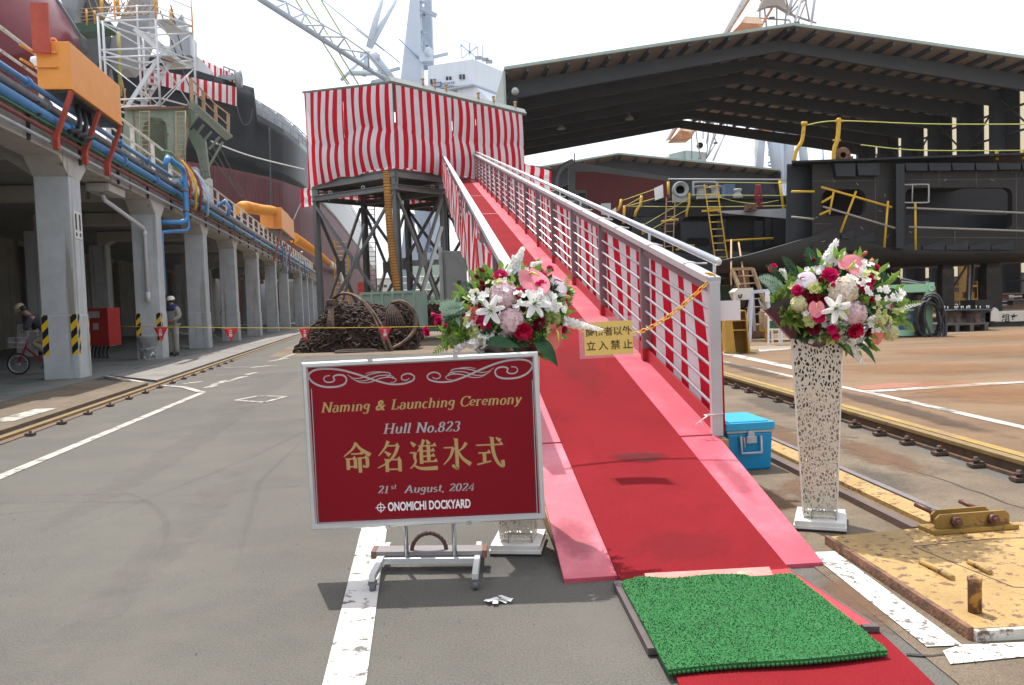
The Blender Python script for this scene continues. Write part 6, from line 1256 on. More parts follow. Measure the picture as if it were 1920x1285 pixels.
# orange hose up the near leg
p = [at(724, 322, 30.0), at(727, 370, 29.9), at(731, 430, 29.8), at(737, 490, 29.7), at(745, 549, 29.6), at(750, 610, 29.5)]
D, P3 = duct(p, .125, 'orange ribbed hose climbing the near leg of the striped platform', mat('tan_orange_hose', (.5, .22, .03), .6, var=.12), 12, .1)
mb = MB()
for k in range(len(P3)-1):
    d = (P3[min(k+1, len(P3)-1)]-P3[k]).normalized(); x = d.cross(V(0, 1, 0)).normalized(); y = d.cross(x)
    if k % 2 == 0: mb.tube([P3[k]+x*.134*math.cos(a)+y*.134*math.sin(a) for a in [2*PI*j/12 for j in range(12)]], .009, 4, closed=True)
mb.build('spiral_wire', M_dark, D)
# thin ladder and poles seen through the legs
def ladder(a, b, w, rungs, m, label, r=.025, wdir=V(1, 0, 0), name='ladder'):
    t_ = thing(name, a, label, 'ladder'); a, b = Vector(a), Vector(b); wd = wdir.normalized()*w/2
    for sg in (1, -1): mb = MB(); mb.bar(a+wd*sg, b+wd*sg, r*1.6, r*1.6, wdir); mb.build('rail', m, t_)
    for k in range(rungs): mb = MB(); p_ = lerp(a, b, (k+.7)/(rungs+.2)); mb.cyl(p_-wd, p_+wd, r*.65, 6); mb.build('rung', m, t_)
    return t_
ladder(at(700, 575, 39), at(695, 380, 39), .35, 22, M_steeld, 'thin dark ladder standing behind the left face of the platform legs')
mb = MB(); mb.cyl(at(777, 600, 31.5), at(829, 425, 31.5), .06, 8); tag(mb.build('pole', mat('pale_pole', (.58, .58, .55), .6, var=.1), at=at(777, 600, 31.5)), 'slanting white pole leaning against the right hand platform legs', 'pole')
mb = MB(); mb.cyl(at(714, 550, 36), at(722, 500, 36), .06, 8); tag(mb.build('pole', MATS['pale_pole'], at=at(714, 550, 36)), 'short slanting white pole behind the green skip', 'pole')
mb = MB(); mb.cyl(at(640, 575, 31), at(683, 420, 31), .045, 8); tag(mb.build('pole', M_steel, at=at(625, 575, 31)), 'grey pole leaning between the left platform legs', 'pole')
# grey cabinet beside the gangway foot of the platform
c = at(855, 600, 27.2); X, Y = V(.93, .36, 0).normalized(), V(-.36, .93, 0).normalized(); c = V(c.x, c.y, 0)
P = thing('control_cabinet', c, 'tall grey steel cabinet with a square black port beside the gangway', 'cabinet')
mb = MB(); mb.box(c+V(0, 0, 1.56), (.72, .5, 3.0), (X, Y, UZ)); mb.build('casing', M_steel, P, bevel=.015)
mb = MB(); mb.box(c+V(-.42, -.1, 1.6), (.1, .12, 3.2), (X, Y, UZ)); mb.build('side_post', M_flash, P)
mb = MB(); mb.box(c+X*.08-Y*.255+V(0, 0, 2.02), (.14, .01, .14), (X, Y, UZ)); mb.build('black_port', M_dark, P)
mb = MB(); mb.tube([c+X*.05-Y*.26+V(0, 0, 1.95), c+X*.02-Y*.28+V(0, 0, 1.7), c-X*.02-Y*.28+V(0, 0, 1.55)], .012, 5); mb.build('cable', M_dark, P)
mb = MB(); mb.box(c+X*.12-Y*.256+V(0, 0, 1.35), (.4, .01, .5), (X, Y, UZ)); mb.build('access_panel', M_unit, P, bevel=.004)
# ================================================================ CHAIN HEAP, SLINGS, SKIP, LOGS
M_ch = mat('rusty_chain', (.032, .0155, .009), .8, metal=.0, var=.5, vscale=6, col2=(.1, .042, .02), c2=(.52, .68), c2scale=3.2, bump=.3, bscale=60)
HB = [(-6.55, .06), (-6.35, .4), (-5.95, .85), (-5.65, 1.15), (-5.4, 1.4), (-5.05, 1.26), (-4.6, 1.3), (-4.2, 1.26), (-3.9, 1.1), (-3.5, 1.34), (-3.2, 1.2), (-3.02, .7), (-2.93, .05)]
def hz(x):
    for (a, za), (b, zb) in zip(HB, HB[1:]):
        if a <= x <= b: return lerp(za, zb, (x-a)/(b-a))
    return 0.
def hy(x): return 26.1+(x+6.9)*-.12     # centre line of the heap
rg = random.Random(12)
def surf(x, w):     # w -1 (near) .. 1 (far): point on the heap
    return V(x, hy(x)+w*1.35, max(.04, hz(x)*(1-min(1, abs(w))**2.6)))
mb = MB(); mb.smooth = True; mb.grid(lambda u, v: surf(lerp(-6.55, -2.93, u), lerp(-1, 1, v))-V(0, 0, .14), 30, 14); mb.smooth = False
def link(mb, c, d, sd, L, W, r, n=10, m=5):
    pts = []
    for j in range(n):
        a = 2*PI*j/n; x = math.cos(a)*W+(0); y = math.sin(a)*W
        pts.append(c+d*(x+(L if math.cos(a) > .01 else -L if math.cos(a) < -.01 else 0))+sd*y)
    mb.tube(pts, r, m, closed=True)
for k in range(1150):
    x = lerp(-6.5, -2.96, rg.random()); w_ = rg.random()**.8*1.15-1.0 if rg.random() < .8 else rg.random()*1.4-.6; p = surf(x, max(-1, min(1, w_)))+V(0, 0, (rg.random()-.5)*.07)
    a = rg.random()*6.28; d = V(math.cos(a), -.3+math.sin(a)*.4, -.9*rg.random()-.1 if w_ < -.2 else (rg.random()-.5)*.9).normalized(); sd = d.cross(V(rg.random()-.5, -1, rg.random()-.3)).normalized(); link(mb, p, d, sd, .085, .075+.015*rg.random(), .03)
tag(mb.build('anchor_chain_heap', M_ch, at=(-4.9, 25.6, 0)), 'great heap of rusty brown anchor chain on the ground before the platform', 'chain heap', kind='stuff')
M_sl = mat('wire_rope', (.16, .1, .07), .7, metal=.2, var=.4, vscale=9, col2=(.06, .035, .025), c2=(.45, .6), c2scale=5)
def c3(P, n=10):
    P = [Vector(p) for p in P]; Q = []
    for i in range(len(P)-1):
        p0, p1, p2, p3 = P[max(i-1, 0)], P[i], P[i+1], P[min(i+2, len(P)-1)]
        for k in range(n): s_ = k/n; Q.append(.5*((2*p1)+(p2-p0)*s_+(2*p0-5*p1+4*p2-p3)*s_*s_+(3*p1-p0-3*p2+p3)*s_**3))
    return Q+[P[-1]]
Yp = 24.0
def s5(x, y, Y): return at(560+x/5.84, 480+y/5.84, Y)
P = thing('wire_sling', s5(370, 520, 25), 'thick wire rope sling arching over the chain heap from its peak', 'sling')
for dx in (0, 42):
    mb = MB(); mb.tube(c3([s5(345, 530, 25.3), s5(380, 470, 25.2), s5(470, 418, 25.0), s5(580, 425, 24.8), s5(680+dx*.4, 490, 24.6), s5(780+dx*.7, 610, 24.4), s5(850+dx, 740, 24.2), s5(915+dx*1.2, 900, 24), s5(970+dx*1.3, 1050, 23.9)]), .045, 8); mb.build('rope', M_sl, P)
mb = MB(); mb.tube(c3([s5(395, 1060, 23.9), s5(520, 1045, 23.9), s5(800, 1040, 23.9), s5(950, 1050, 23.9), s5(1030, 1040, 23.9)]), .06, 8); mb.build('rope', M_ch, P)
mb = MB(); mb.tube(c3([s5(395, 1070, 23.8), s5(600, 1060, 23.8), s5(950, 1062, 23.8)]), .055, 8); mb.build('rope', M_ch, P)
mb = MB()
for k in range(5): mb.tube([s5(370, 515, 25.2)+V(.16*math.cos(a), .16*math.sin(a), -.06+.035*k) for a in [2*PI*j/14 for j in range(14)]], .028, 6, closed=True)
mb.build('binding', M_sl, P)
mb = MB()
for k in range(9): mb.tube(c3([s5(360+4*k-16, 530, 25.1), s5(345+6*k-14, 620, 24.9), s5(335+8*k-16, 720, 24.75), s5(330+9*k-16, 800, 24.7)], 5), .03, 6)
mb.build('rope_strands', M_sl, P)
P = thing('wire_sling', s5(1250, 640, 25), 'thick wire rope loop standing at the right end of the chain heap', 'sling')
for k in range(2):
    mb = MB(); mb.tube(c3([s5(960, 590, 25.3), s5(1020, 520, 25.2), s5(1110+10*k, 505-8*k, 25), s5(1210+12*k, 560-10*k, 24.9), s5(1275+12*k, 660, 24.8), s5(1275+12*k, 760, 24.7), s5(1225+10*k, 870, 24.5), s5(1140, 950, 24.3), s5(1030, 1010, 24.1)]), .05, 8); mb.build('rope', M_sl, P)
mb = MB()
for k in range(8): mb.tube(c3([s5(1000+10*k, 540, 25.1), s5(960+22*k, 640, 24.8), s5(950+30*k, 760, 24.6), s5(960+34*k, 880, 24.5)], 5), .032, 6)
mb.build('hanging_strands', M_ch, P)
# warning rope with flags
M_yr = mat('yellow_rope', (.6, .42, .03), .7)
YR = 22.6; ra, rb = at(225, 612, YR), at(838, 612, YR)
def ropez(s_): p = lerp(ra, rb, s_); p = p+V(0, 0, -.05*math.sin(PI*s_)); return p
mb = MB(); mb.tube([ropez(k/20) for k in range(21)], .011, 6); tag(mb.build('warning_rope', M_yr, at=ra), 'yellow rope stretched low across the road in front of the chain heap', 'rope')
M_flag = mat('red_flag_vinyl', (.6, .02, .03), .5, var=.05); 
for k, (px, tw, lab) in enumerate(((302, .1, 'red warning flag on the yellow rope before the second column'), (433, .2, 'red warning flag on the yellow rope before the fourth column'), (571, .9, 'red warning flag on the yellow rope at the left end of the chain heap'), (722, .25, 'red warning flag on the yellow rope before the wire sling'))):
    u = (at(px, 620, YR).x-ra.x)/(rb.x-ra.x); c = ropez(u)-V(0, .02, .012); X = V(math.cos(tw), math.sin(tw), 0)
    F_ = thing('warning_flag', c, lab, 'flag', 'red flags on the yellow rope'); mb = MB(); mb.smooth = True
    mb.grid(lambda a, b: c+X*((a-.5)*.19*2*(1-b)*.98)+V(0, -.02*math.sin(a*4+b*2), -.36*b), 8, 6); mb.smooth = False; mb.build('cloth', M_flag, F_, solid=.002)
    mb = MB()
    for j, ch_ in enumerate('立禁'): text_mb(mb, ch_, c-X*.05+V(X.y*.02, -.028, -.12-.11*j), X, V(0, 0, 1), .1, align='LEFT', thick=0, bold=.002)
    mb.build('lettering', M_wht, F_)
# pale green skip behind
M_skip = mat('pale_green_paint', (.3, .42, .34), .55, var=.1, vscale=3, col2=(.25, .15, .08), c2=(.66, .72), c2scale=6)
a, b = at(676, 552, 29.6), at(778, 546, 29.3); a, b = V(a.x, a.y, 0), V(b.x, b.y, 0); X = (b-a).normalized(); Y = V(-X.y, X.x, 0); L = (b-a).length
P = thing('green_skip', a, 'pale green steel skip with ribbed sides behind the chain heap', 'skip')
def sk(x, y, z): return a+X*x+Y*y+V(0, 0, z)
mb = MB()
for (p, q) in (((0, 0), (L, 0)), ((0, 1.6), (L, 1.6)), ((0, 0), (0, 1.6)), ((L, 0), (L, 1.6))): mb.bar(sk(*p, 1.15), sk(*q, 1.15), .05, 1.3)
mb.box(sk(L/2, .8, .5), (L-.1, 1.5, .06), (X, Y, UZ)); mb.build('wall', M_skip, P)
for z in (1.82, 1.2, .55): mb = MB(); mb.bar(sk(0, -.05, z), sk(L, -.05, z), .07, .09); mb.build('side_rail', M_skip, P)
for k in range(6): mb = MB(); mb.bar(sk(.04+k*(L-.08)/5, -.055, .1), sk(.04+k*(L-.08)/5, -.055, 1.86), .08, .08); mb.build('rib', M_skip, P)
M_log = mat('dark_rusty_pipe', (.1, .055, .035), .8, var=.35, vscale=9); M_pgr = mat('pale_green_pipe', (.36, .5, .32), .6, var=.1)
a = at(783, 592, 31); RKB = thing('pipe_rack', V(a.x, a.y, .4), 'dark green rack that holds the stacked rusty pipes', 'rack')
b = at(835, 592, 31); mb = MB(); mb.bar(V(a.x-.1, a.y, .42), V(b.x+.1, b.y, .42), .12, .16); mb.bar(V(a.x-.1, a.y+2, .42), V(b.x+.1, b.y+2, .42), .12, .16); mb.build('bearer', mat('dark_green_paint', (.04, .1, .06), .6, var=.15), RKB)
for xx in (a.x-.06, b.x+.06):
    for yy in (0, 2): mb = MB(); mb.bar(V(xx, a.y+yy, 0), V(xx, a.y+yy, 1.5), .1, .1); mb.build('upright', MATS['dark_green_paint'], RKB)
rg = random.Random(2); n_ = 0
for r_ in range(6):
    for c_ in range(6):
        x = a.x+.12+c_*.19+(r_ % 2)*.07; z = .6+r_*.165
        if x > b.x-.05: continue
        mb = MB(); rr = .075+.015*rg.random(); dy = (rg.random()-.5)*.4; mb.lathe((x, a.y+dy, z), [(rr*.7, .02), (rr*.72, 0), (rr, 0), (rr, 2.4)], 12, (V(1, 0, 0), V(0, 0, 1), V(0, 1, 0)))
        tag(mb.build('steel_pipe', M_log if r_ < 5 else M_pgr, at=(x, a.y+dy, z)), 'rusty steel pipe end in the stack behind the grey cabinet' if r_ < 5 else 'pale green pipe lying on top of the rusty pipe stack', 'pipe', 'rusty pipes in the rack' if r_ < 5 else 'pale green pipes on the rack')
# ================================================================ GREEN GANTRY, SCAFFOLD STAIR
M_gg = mat('pale_green_gantry', (.19, .235, .175), .65, var=.18, vscale=2, col2=(.17, .08, .04), c2=(.56, .66), c2scale=4.5, streak=((.14, .08, .045), .6, .74, 3))
YG = 31.0
def slab(name, px, Y, th, m, parent, d=None):
    """plate with the outline px standing at distance Y, th metres thick along the street"""
    mb = MB(); mb.prism([at(*p, Y) for p in px], (d or AD)*th); return mb.build(name, m, parent)
c = at(300, 300, YG); G = thing('crane_gantry', V(c.x, c.y, 5.2), 'pale green rusting gantry frame with an arched opening above the walkway', 'gantry')
slab('portal_frame', [(235, 205), (344, 203), (352, 225), (333, 330), (318, 332), (312, 232), (302, 222), (283, 220), (270, 232), (266, 255), (268, 300), (236, 330), (222, 330)], YG, .5, M_gg, G)
slab('portal_frame', [(240, 214), (340, 212), (346, 225), (330, 330), (318, 332), (306, 238), (296, 228), (283, 228), (276, 240), (268, 300), (240, 330)], YG+2.2, .4, M_gg, G)
slab('arch_shade_sheet', [(262, 222), (318, 222), (320, 335), (262, 335)], YG+4.0, .1, mat('shadow_green', (.1, .12, .08), .8, var=.2), G)  # dark sheet paints the shade inside the arched opening
mb = MB(); mb.hexa([at(232, 206, YG-.2), at(346, 203, YG-.2), at(372, 214, YG+3.2), at(262, 216, YG+3.2), at(232, 202, YG-.2), at(346, 199, YG-.2), at(372, 210, YG+3.2), at(262, 212, YG+3.2)]); mb.build('top_deck', M_rust, G)
slab('slanted_leg', [(363, 240), (384, 262), (392, 330), (380, 335), (368, 285), (350, 250)], YG+1.5, .35, M_gg, G)
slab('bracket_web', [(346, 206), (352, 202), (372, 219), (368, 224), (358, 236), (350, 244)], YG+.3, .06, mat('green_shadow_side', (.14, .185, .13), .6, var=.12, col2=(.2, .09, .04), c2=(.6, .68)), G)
mb = MB(); mb.hexa([at(350, 198, YG), at(362, 192, YG+.6), at(436, 258, YG+7.2), at(424, 264, YG+6.6), at(350, 194, YG), at(362, 188, YG+.6), at(436, 254, YG+7.2), at(424, 260, YG+6.6)]); mb.build('side_platform', M_gg, G)
for (x0, y0, x1, y1, d) in ((346, 250, 368, 221, 1), (362, 260, 382, 234, 2), (377, 270, 397, 247, 3), (392, 280, 412, 257, 4), (392, 312, 418, 266, 5)): mb = MB(); mb.bar(at(x0, y0, YG+d), at(x1, y1, YG+d), .05, .09); mb.build('strut', M_gg, G)
M_rr = mat('rusty_rail_paint', (.4, .25, .13), .7, var=.2, vscale=6)
rp_ = [(360, 190, 358, 148, .6), (382, 208, 381, 172, 2.4), (405, 230, 404, 196, 4.4), (428, 256, 428, 214, 6.8)]
for (x0, y0, x1, y1, d) in rp_: mb = MB(); mb.bar(at(x0, y0, YG+d), at(x1, y1, YG+d), .11, .11); mb.build('rail_post', M_rr, G)
for k in (1, .5):
    mb = MB(); P_ = [lerp(at(x0, y0, YG+d), at(x1, y1, YG+d), k) for (x0, y0, x1, y1, d) in rp_]; mb.tube(P_, .028, 6); mb.build('rail', M_rr, G)
mb = MB()
for (px, Y) in ((262, YG-.3), (330, YG-.3)):
    for k in range(14): p_ = lerp(at(px, 325, Y), at(px, 210, Y), k/13); mb.cyl(p_, p_+V(.35, 0, 0), .015, 5)
    mb.cyl(at(px, 330, Y), at(px, 208, Y), .02, 6); q_ = V(.35, 0, 0); mb.cyl(at(px, 330, Y)+q_, at(px, 208, Y)+q_, .02, 6)
mb.build('rung_ladder', M_rr, G)
# white stair scaffold on top of it
M_sc = mat('white_scaffold_tube', (.62, .63, .64), .5, metal=.1, var=.08)
YS_ = 31.6; A = at(197, 200, YS_); 
T3 = thing('stair_scaffold', at(260, 200, YS_), 'white tubular stair scaffold with two flights above the green gantry', 'scaffold')
O = at(193, 200, YS_); UX = (at(300, 187, YS_)-O); UX.z = 0; UY = V(.75, 1.7, 0)
zt = [at(195, y, YS_).z for y in (202, 108, 40)]
zt = [zt[0], zt[1], zt[2], zt[2]+1.6]
def sp3(u, v, z): return V(O.x, O.y, 0)+UX*u+UY*v+V(0, 0, z)
for u in (0, .08, 1):
    for v in (0, 1):
        mb = MB(); mb.cyl(sp3(u, v, zt[0]), sp3(u, v, zt[2] if u else zt[2]+.2), .045, 8); mb.build('upright', M_sc, T3)
for i, z in enumerate(zt[:3]):
    for zz_ in (z, z+.28):
        for p_, q_ in (((0, 0), (1, 0)), ((0, 1), (1, 1)), ((0, 0), (0, 1)), ((1, 0), (1, 1))): mb = MB(); mb.cyl(sp3(*p_, zz_), sp3(*q_, zz_), .035, 8); mb.build('ledger', M_sc, T3)
for i in (0, 1):
    for v in (0, 1): mb = MB(); mb.cyl(sp3(0, v, zt[i]), sp3(1, v, zt[i+1]), .022, 6) if v else mb.cyl(sp3(0, v, zt[i+1]), sp3(1, v, zt[i]), .022, 6); mb.build('diagonal', M_sc, T3)
    mb = MB(); mb.cyl(sp3(1, 0, zt[i]), sp3(1, 1, zt[i+1]), .022, 6); mb.cyl(sp3(1, 1, zt[i]), sp3(1, 0, zt[i+1]), .022, 6); mb.build('end_brace', M_sc, T3)
    mb = MB(); mb.box(sp3(.88, .5, zt[i+1]+.02), (UX.length*.3, 1.5, .04)); mb.build('landing', M_flash, T3)
for (u0, z0, u1, z1, v) in ((.3, zt[0]+.1, .9, zt[1]+.05, .35), (.9, zt[1]+.05, .25, zt[2], .7)):
    mb = MB()
    for dv in (-.16, .16): mb.bar(sp3(u0, v+dv, z0), sp3(u1, v+dv, z1), .05, .16)
    for k in range(9): p_ = lerp(sp3(u0, v, z0), sp3(u1, v, z1), (k+.5)/9); mb.box(p_, (.24, .55, .03), (V(1, 0, 0), UY.normalized(), UZ))
    mb.build('stair_flight', M_sc, T3)
for (u, v, h) in ((.3, 0, 1.0), (1, 0, 1.6), (1, 1, 1.3), (.0, 1, 1.2)):
    mb = MB(); mb.cyl(sp3(u, v, zt[2]), sp3(u, v, zt[2]+h), .03, 6); mb.build('guard_post', M_or if (u, v) != (.0, 1) else M_sc, T3)
mb = MB()
for h in (.5, 1.0):
    mb.cyl(sp3(0, 0, zt[2]+h), sp3(1, 0, zt[2]+h*1.05), .02, 6); mb.cyl(sp3(1, 0, zt[2]+h), sp3(1, 1, zt[2]+h), .02, 6)
mb.build('guard_rail', M_sc, T3)
mb = MB(); rgx = random.Random(31)
for k in range(7):
    p_ = sp3(rgx.random(), rgx.random(), zt[0]+.1); mb.bar(p_, p_+V((rgx.random()-.5)*1.2, 0, .9*rgx.random()+.2), .04, .04)
mb.build('loose_tubes', M_rr, T3)
# ================================================================ SHIPS
M_hullk = mat('black_hull_paint', (.008, .01, .013), .14, var=.25, vscale=.25, spec=.09, streak=((.02, .024, .028), .55, .75, .4))
M_hullr = mat('antifouling_red', (.115, .024, .027), .6, var=.14, vscale=.3, streak=((.08, .02, .022), .45, .65, .9), spec=.25)
ST = [(200, 84, 92, 285), (250, 85.5, 100, 290), (300, 87, 110, 296), (349, 88.5, 127, 303), (400, 91, 143, 311), (440, 94, 155, 319), (473, 97, 165, 326), (474.5, 97.1, 166, 326.4), (480, 97.6, 214, 328), (500, 99.3, 226, 332), (530, 102, 243, 341), (560, 107, 265, 352), (594, 120, 297, 378), (630, 141, 348, 416), (660, 168, 401, 454), (688, 206, 450, 491), (704, 236, 474, 513)]
SH = thing('moored_ship', at(450, 400, 94)*1.0, 'huge black ship with dark red bottom rising behind the colonnade', 'ship'); ORG[SH] = Vector(SH.location)
topP = [at(x, y, Y) for x, Y, y, b in ST]; bndP = [at(x, b, Y) for x, Y, y, b in ST]
mb = MB(); mb.smooth = True; mb.grid(lambda u, v: lerp(bndP[round(u*(len(ST)-1))], topP[round(u*(len(ST)-1))], v), len(ST)-1, 6); mb.smooth = False; mb.build('topsides', M_hullk, SH, solid=.3)
mb = MB(); mb.smooth = True
def lowf(u, v):
    k = round(u*(len(ST)-1)); p_ = bndP[k]; b_ = V(p_.x, p_.y, -1.5); q_ = lerp(p_, b_, v); return q_
mb.grid(lowf, len(ST)-1, 6); mb.smooth = False; mb.build('bottom_plating', M_hullr, SH, solid=.3)
# vertical weld ribs on the red plating
for k in range(60):
    mb = MB(); px = 395+k*5.1
    j = max(i for i in range(len(ST)) if ST[i][0] <= px); f_ = (px-ST[j][0])/(ST[min(j+1, len(ST)-1)][0]-ST[j][0]) if j < len(ST)-1 else 0
    if j >= len(ST)-1: break
    p_ = lerp(bndP[j], bndP[j+1], f_); mb.bar(V(p_.x+.1, p_.y-.2, p_.z-.3), V(p_.x+.1, p_.y-.2, 0), .09, .06); mb.build('frame_line', mat('dull_red_line', (.1, .022, .025), .6), SH)
# the deck end, closing the hull
mb = MB(); e = ST[-1]; p_ = topP[-1]; mb.prism([topP[-1], V(p_.x, p_.y, 0), V(p_.x-25, p_.y+8, 0), V(p_.x-25, p_.y+8, p_.z)], (0, .5, 0)); mb.build('stern', M_hullr, SH)
M_shg = mat('ship_grey', (.32, .34, .37), .5, var=.08)
i0 = [i for i in range(len(ST)) if ST[i][0] == 480][0]
mb = MB()
for i in range(i0, len(ST)-2):
    n_ = max(2, int((topP[i+1]-topP[i]).length/2.2))
    for k in range(n_):
        p_ = lerp(topP[i], topP[i+1], k/n_); mb.cyl(p_, p_+V(0, 0, 1.7), .06, 5)
    for h in (.9, 1.7): mb.cyl(topP[i]+V(0, 0, h), topP[i+1]+V(0, 0, h), .06, 5)
mb.build('deck_railing', M_shg, SH)
mb = MB()
for i in range(i0, i0+5): mb.hexa([topP[i]+V(-.6, .4, .2), topP[i+1]+V(-.6, .4, .2), topP[i+1]+V(-.8, .6, .2), topP[i]+V(-.8, .6, .2), topP[i]+V(-.6, .4, 2.2), topP[i+1]+V(-.6, .4, 1.9), topP[i+1]+V(-.8, .6, 1.9), topP[i]+V(-.8, .6, 2.2)])
mb.build('deck_bulwark', M_shg, SH)
slab('deckhouse', [(318, 102), (318, 45), (341, 30), (352, 62), (354, 104)], 90, 2.5, M_shg, SH); slab('deckhouse', [(341, 34), (352, 62), (358, 64), (359, 104), (354, 104)], 90.2, 3, mat('ship_grey_light', (.5, .53, .57), .5, var=.06), SH)
slab('mast_top', [(322, 45), (326, 28), (333, 36), (341, 26), (343, 40), (338, 48)], 90.4, 1, M_shg, SH)
slab('fore_deckhouse', [(300, 112), (300, 86), (345, 88), (368, 104), (396, 132), (396, 142)], 92, 1.5, mat('ship_white', (.76, .77, .78), .5, var=.04), SH)
slab('air_conditioner', [(326, 92), (342, 96), (343, 110), (328, 108)], 91.5, .5, M_shg, SH)
mb = MB(); p_ = at(448, 148, 93.5); mb.lathe(p_, [(.55, -.3), (.95, -.3), (.95, .3), (.55, .3), (.55, -.3)], 16, (AD, V(0, 0, 1), AN)); mb.build('chock', M_shg, SH)
mb = MB(); a_, b_ = at(420, 142, 93), at(441, 150, 93.6); mb.tube([a_, a_+V(0, 0, 1.0), b_+V(0, 0, 1.0), b_], .12, 6); mb.box((a_+b_)/2+V(0, 0, -.1), (2.2, 1, .5)); mb.tube([lerp(a_, b_, .5), lerp(a_, b_, .5)+V(0, 0, 1)], .1, 6); mb.build('roller', M_shg, SH)
# garlands of cloth on the bow
STRB = stripe_mat('red_white_bow_cloth', (.62, .012, .03), (.85, .82, .83), 1.22, .42, trans=.2)
def hullp(px, py, off):
    j = max(i for i in range(len(ST)-1) if ST[i][0] <= px); f_ = (px-ST[j][0])/(ST[j+1][0]-ST[j][0]); Y_ = lerp(ST[j][1], ST[j+1][1], f_); return at(px, py, Y_-off)
mb = MB(); mb.smooth = True
tops = lambda x: 126+(x-270)*.217+(2 if x < 300 else 0); bots = lambda x: 152+(x-270)*.272
def bowf(u, v): x = lerp(268, 444, u); return hullp(x, lerp(bots(x), tops(x), v), .8+.15*math.sin(x*.7+v))
acc = [0.0]
for k in range(60): acc.append(acc[-1]+(bowf((k+1)/60, .5)-bowf(k/60, .5)).length)
mb.grid(bowf, 60, 5, lambda u, v: (acc[round(u*60)], v)); mb.smooth = False
tag(mb.build('striped_curtain', STRB, at=bowf(.5, .5)), 'long red and white cloth draped along the black bow of the ship', 'curtain')
mb = MB(); mb.smooth = True
def bowg(u, v): x = lerp(369, 440, u); return at(x, lerp(128+(x-369)*.33+4, 107+(x-369)*.46, v), 93.0+.15*math.sin(x*.8))
mb.grid(bowg, 30, 4, lambda u, v: (u*4.6*1.5, v)); mb.smooth = False
tag(mb.build('striped_curtain', stripe_mat('red_white_deck_cloth', (.62, .012, .03), (.85, .83, .84), 1.05, .36, trans=.2), at=bowg(.5, .5)), 'short red and white cloth on the rail above the bow of the ship', 'curtain')
# mooring lines and wires
M_wire = mat('steel_wire', (.07, .07, .075), .6)
def wire(P_, r, label, m=M_wire, name='wire_rope', group=None):
    mb = MB(); mb.tube(c3(P_, 8), r, 5); return tag(mb.build(name, m, at=P_[0]), label, 'rope', group)
wire([at(395, 265, 70), at(470, 293, 80), at(570, 318, 90)], .07, 'pale mooring line slanting across the black hull', mat('pale_line', (.5, .5, .48), .7))
wire([at(505, 240, 95), at(507, 330, 95), at(508, 420, 95)], .1, 'dark wire hanging straight down the hull below the deck rail')
wire([at(444, 200, 92), at(455, 232, 92), at(468, 230, 92), at(474, 205, 92)], .06, 'slack grey line looped under the end of the bow cloth')
for k, (x0, y0, x1, y1) in enumerate(((384, 275, 455, 370), (395, 265, 440, 350), (405, 260, 470, 390), (300, 20, 366, 190), (320, 10, 345, 110))):
    wire([at(x0, y0, 40), at((x0+x1)/2, (y0+y1)/2+2, 42), at(x1, y1, 44)], .03, 'thin dark stay wire by the green gantry and scaffold', group='stay wires by the gantry')
wire([at(550, 415, 60), at(566, 380, 62), at(590, 352, 64)], .05, 'dark rope hanging beside the red hull left of the platform')
# nearer ship at upper left: rounded red bow bottom with grey plates
M_bulb = mat('glossy_antifouling', (.13, .018, .026), .32, var=.2, vscale=.4, spec=.25)
B2 = thing('dry_docked_ship', at(40, 60, 52), 'round dark red ship bottom looming at the upper left behind the orange box', 'ship')
ux_, uz_ = V(1, 0, 0), V(0, 0, 1)
mb = MB(); mb.smooth = True
sec = [(-260, 420), (-60, 330), (60, 240), (118, 150), (141, 104), (149, 88), (146, 74), (134, 52), (112, 16), (92, -14), (60, -60), (0, -140)]
def bul(u, v):
    k = u*(len(sec)-1); i = min(int(k), len(sec)-2); f_ = k-i; x, y = lerp(Vector((*sec[i], 0)), Vector((*sec[i+1], 0)), f_)[:2]
    s_ = 1-v; cx, cy = -120, 120; q_ = math.cos(v*PI/2); return at(cx+(x-cx)*q_, cy+(y-cy)*q_, 52-9*math.sin(v*PI/2))
mb.grid(bul, 33, 10); mb.smooth = False; mb.build('bow_plating', M_bulb, B2, solid=.1)
M_pg = mat('primer_grey', (.3, .31, .33), .55, var=.12, vscale=.5); M_pgd = mat('dark_primer_grey', (.09, .095, .1), .6, var=.15, vscale=.5)
slab('edge_plate', [(84, -6), (104, -6), (152, 66), (155, 88), (148, 92), (147, 72), (128, 42)], 52.5, 1.2, M_pgd, B2)
slab('side_plate', [(108, -8), (150, -8), (138, 40)], 54, 1.5, M_pg, B2); slab('side_plate', [(150, -8), (190, -8), (172, 30), (140, 42)], 55, 2, M_pgd, B2); slab('side_plate', [(156, 60), (196, 56), (198, 110), (178, 120), (150, 95)], 55, 2, M_pgd, B2)
slab('rudder_plate', [(212, 62), (246, -8), (282, -8), (278, 60), (258, 110), (240, 130), (215, 130), (196, 116), (206, 90)], 56, 2, M_pg, B2)
slab('green_staging', [(140, 44), (192, 38), (208, 42), (208, 54), (150, 62)], 50, 1.2, mat('dark_green_paint', (.04, .1, .06), .6), B2)
slab('side_plate', [(100, 88), (152, 92), (200, 118), (206, 150), (100, 150)], 57, 1, M_pgd, B2)
M_yo = mat('yellow_orange_post', (.6, .32, .04), .6, var=.15, vscale=5)
PST = thing('staging_platform', at(220, 40, 50), 'cluttered staging with orange posts and cables above the white scaffold', 'staging')
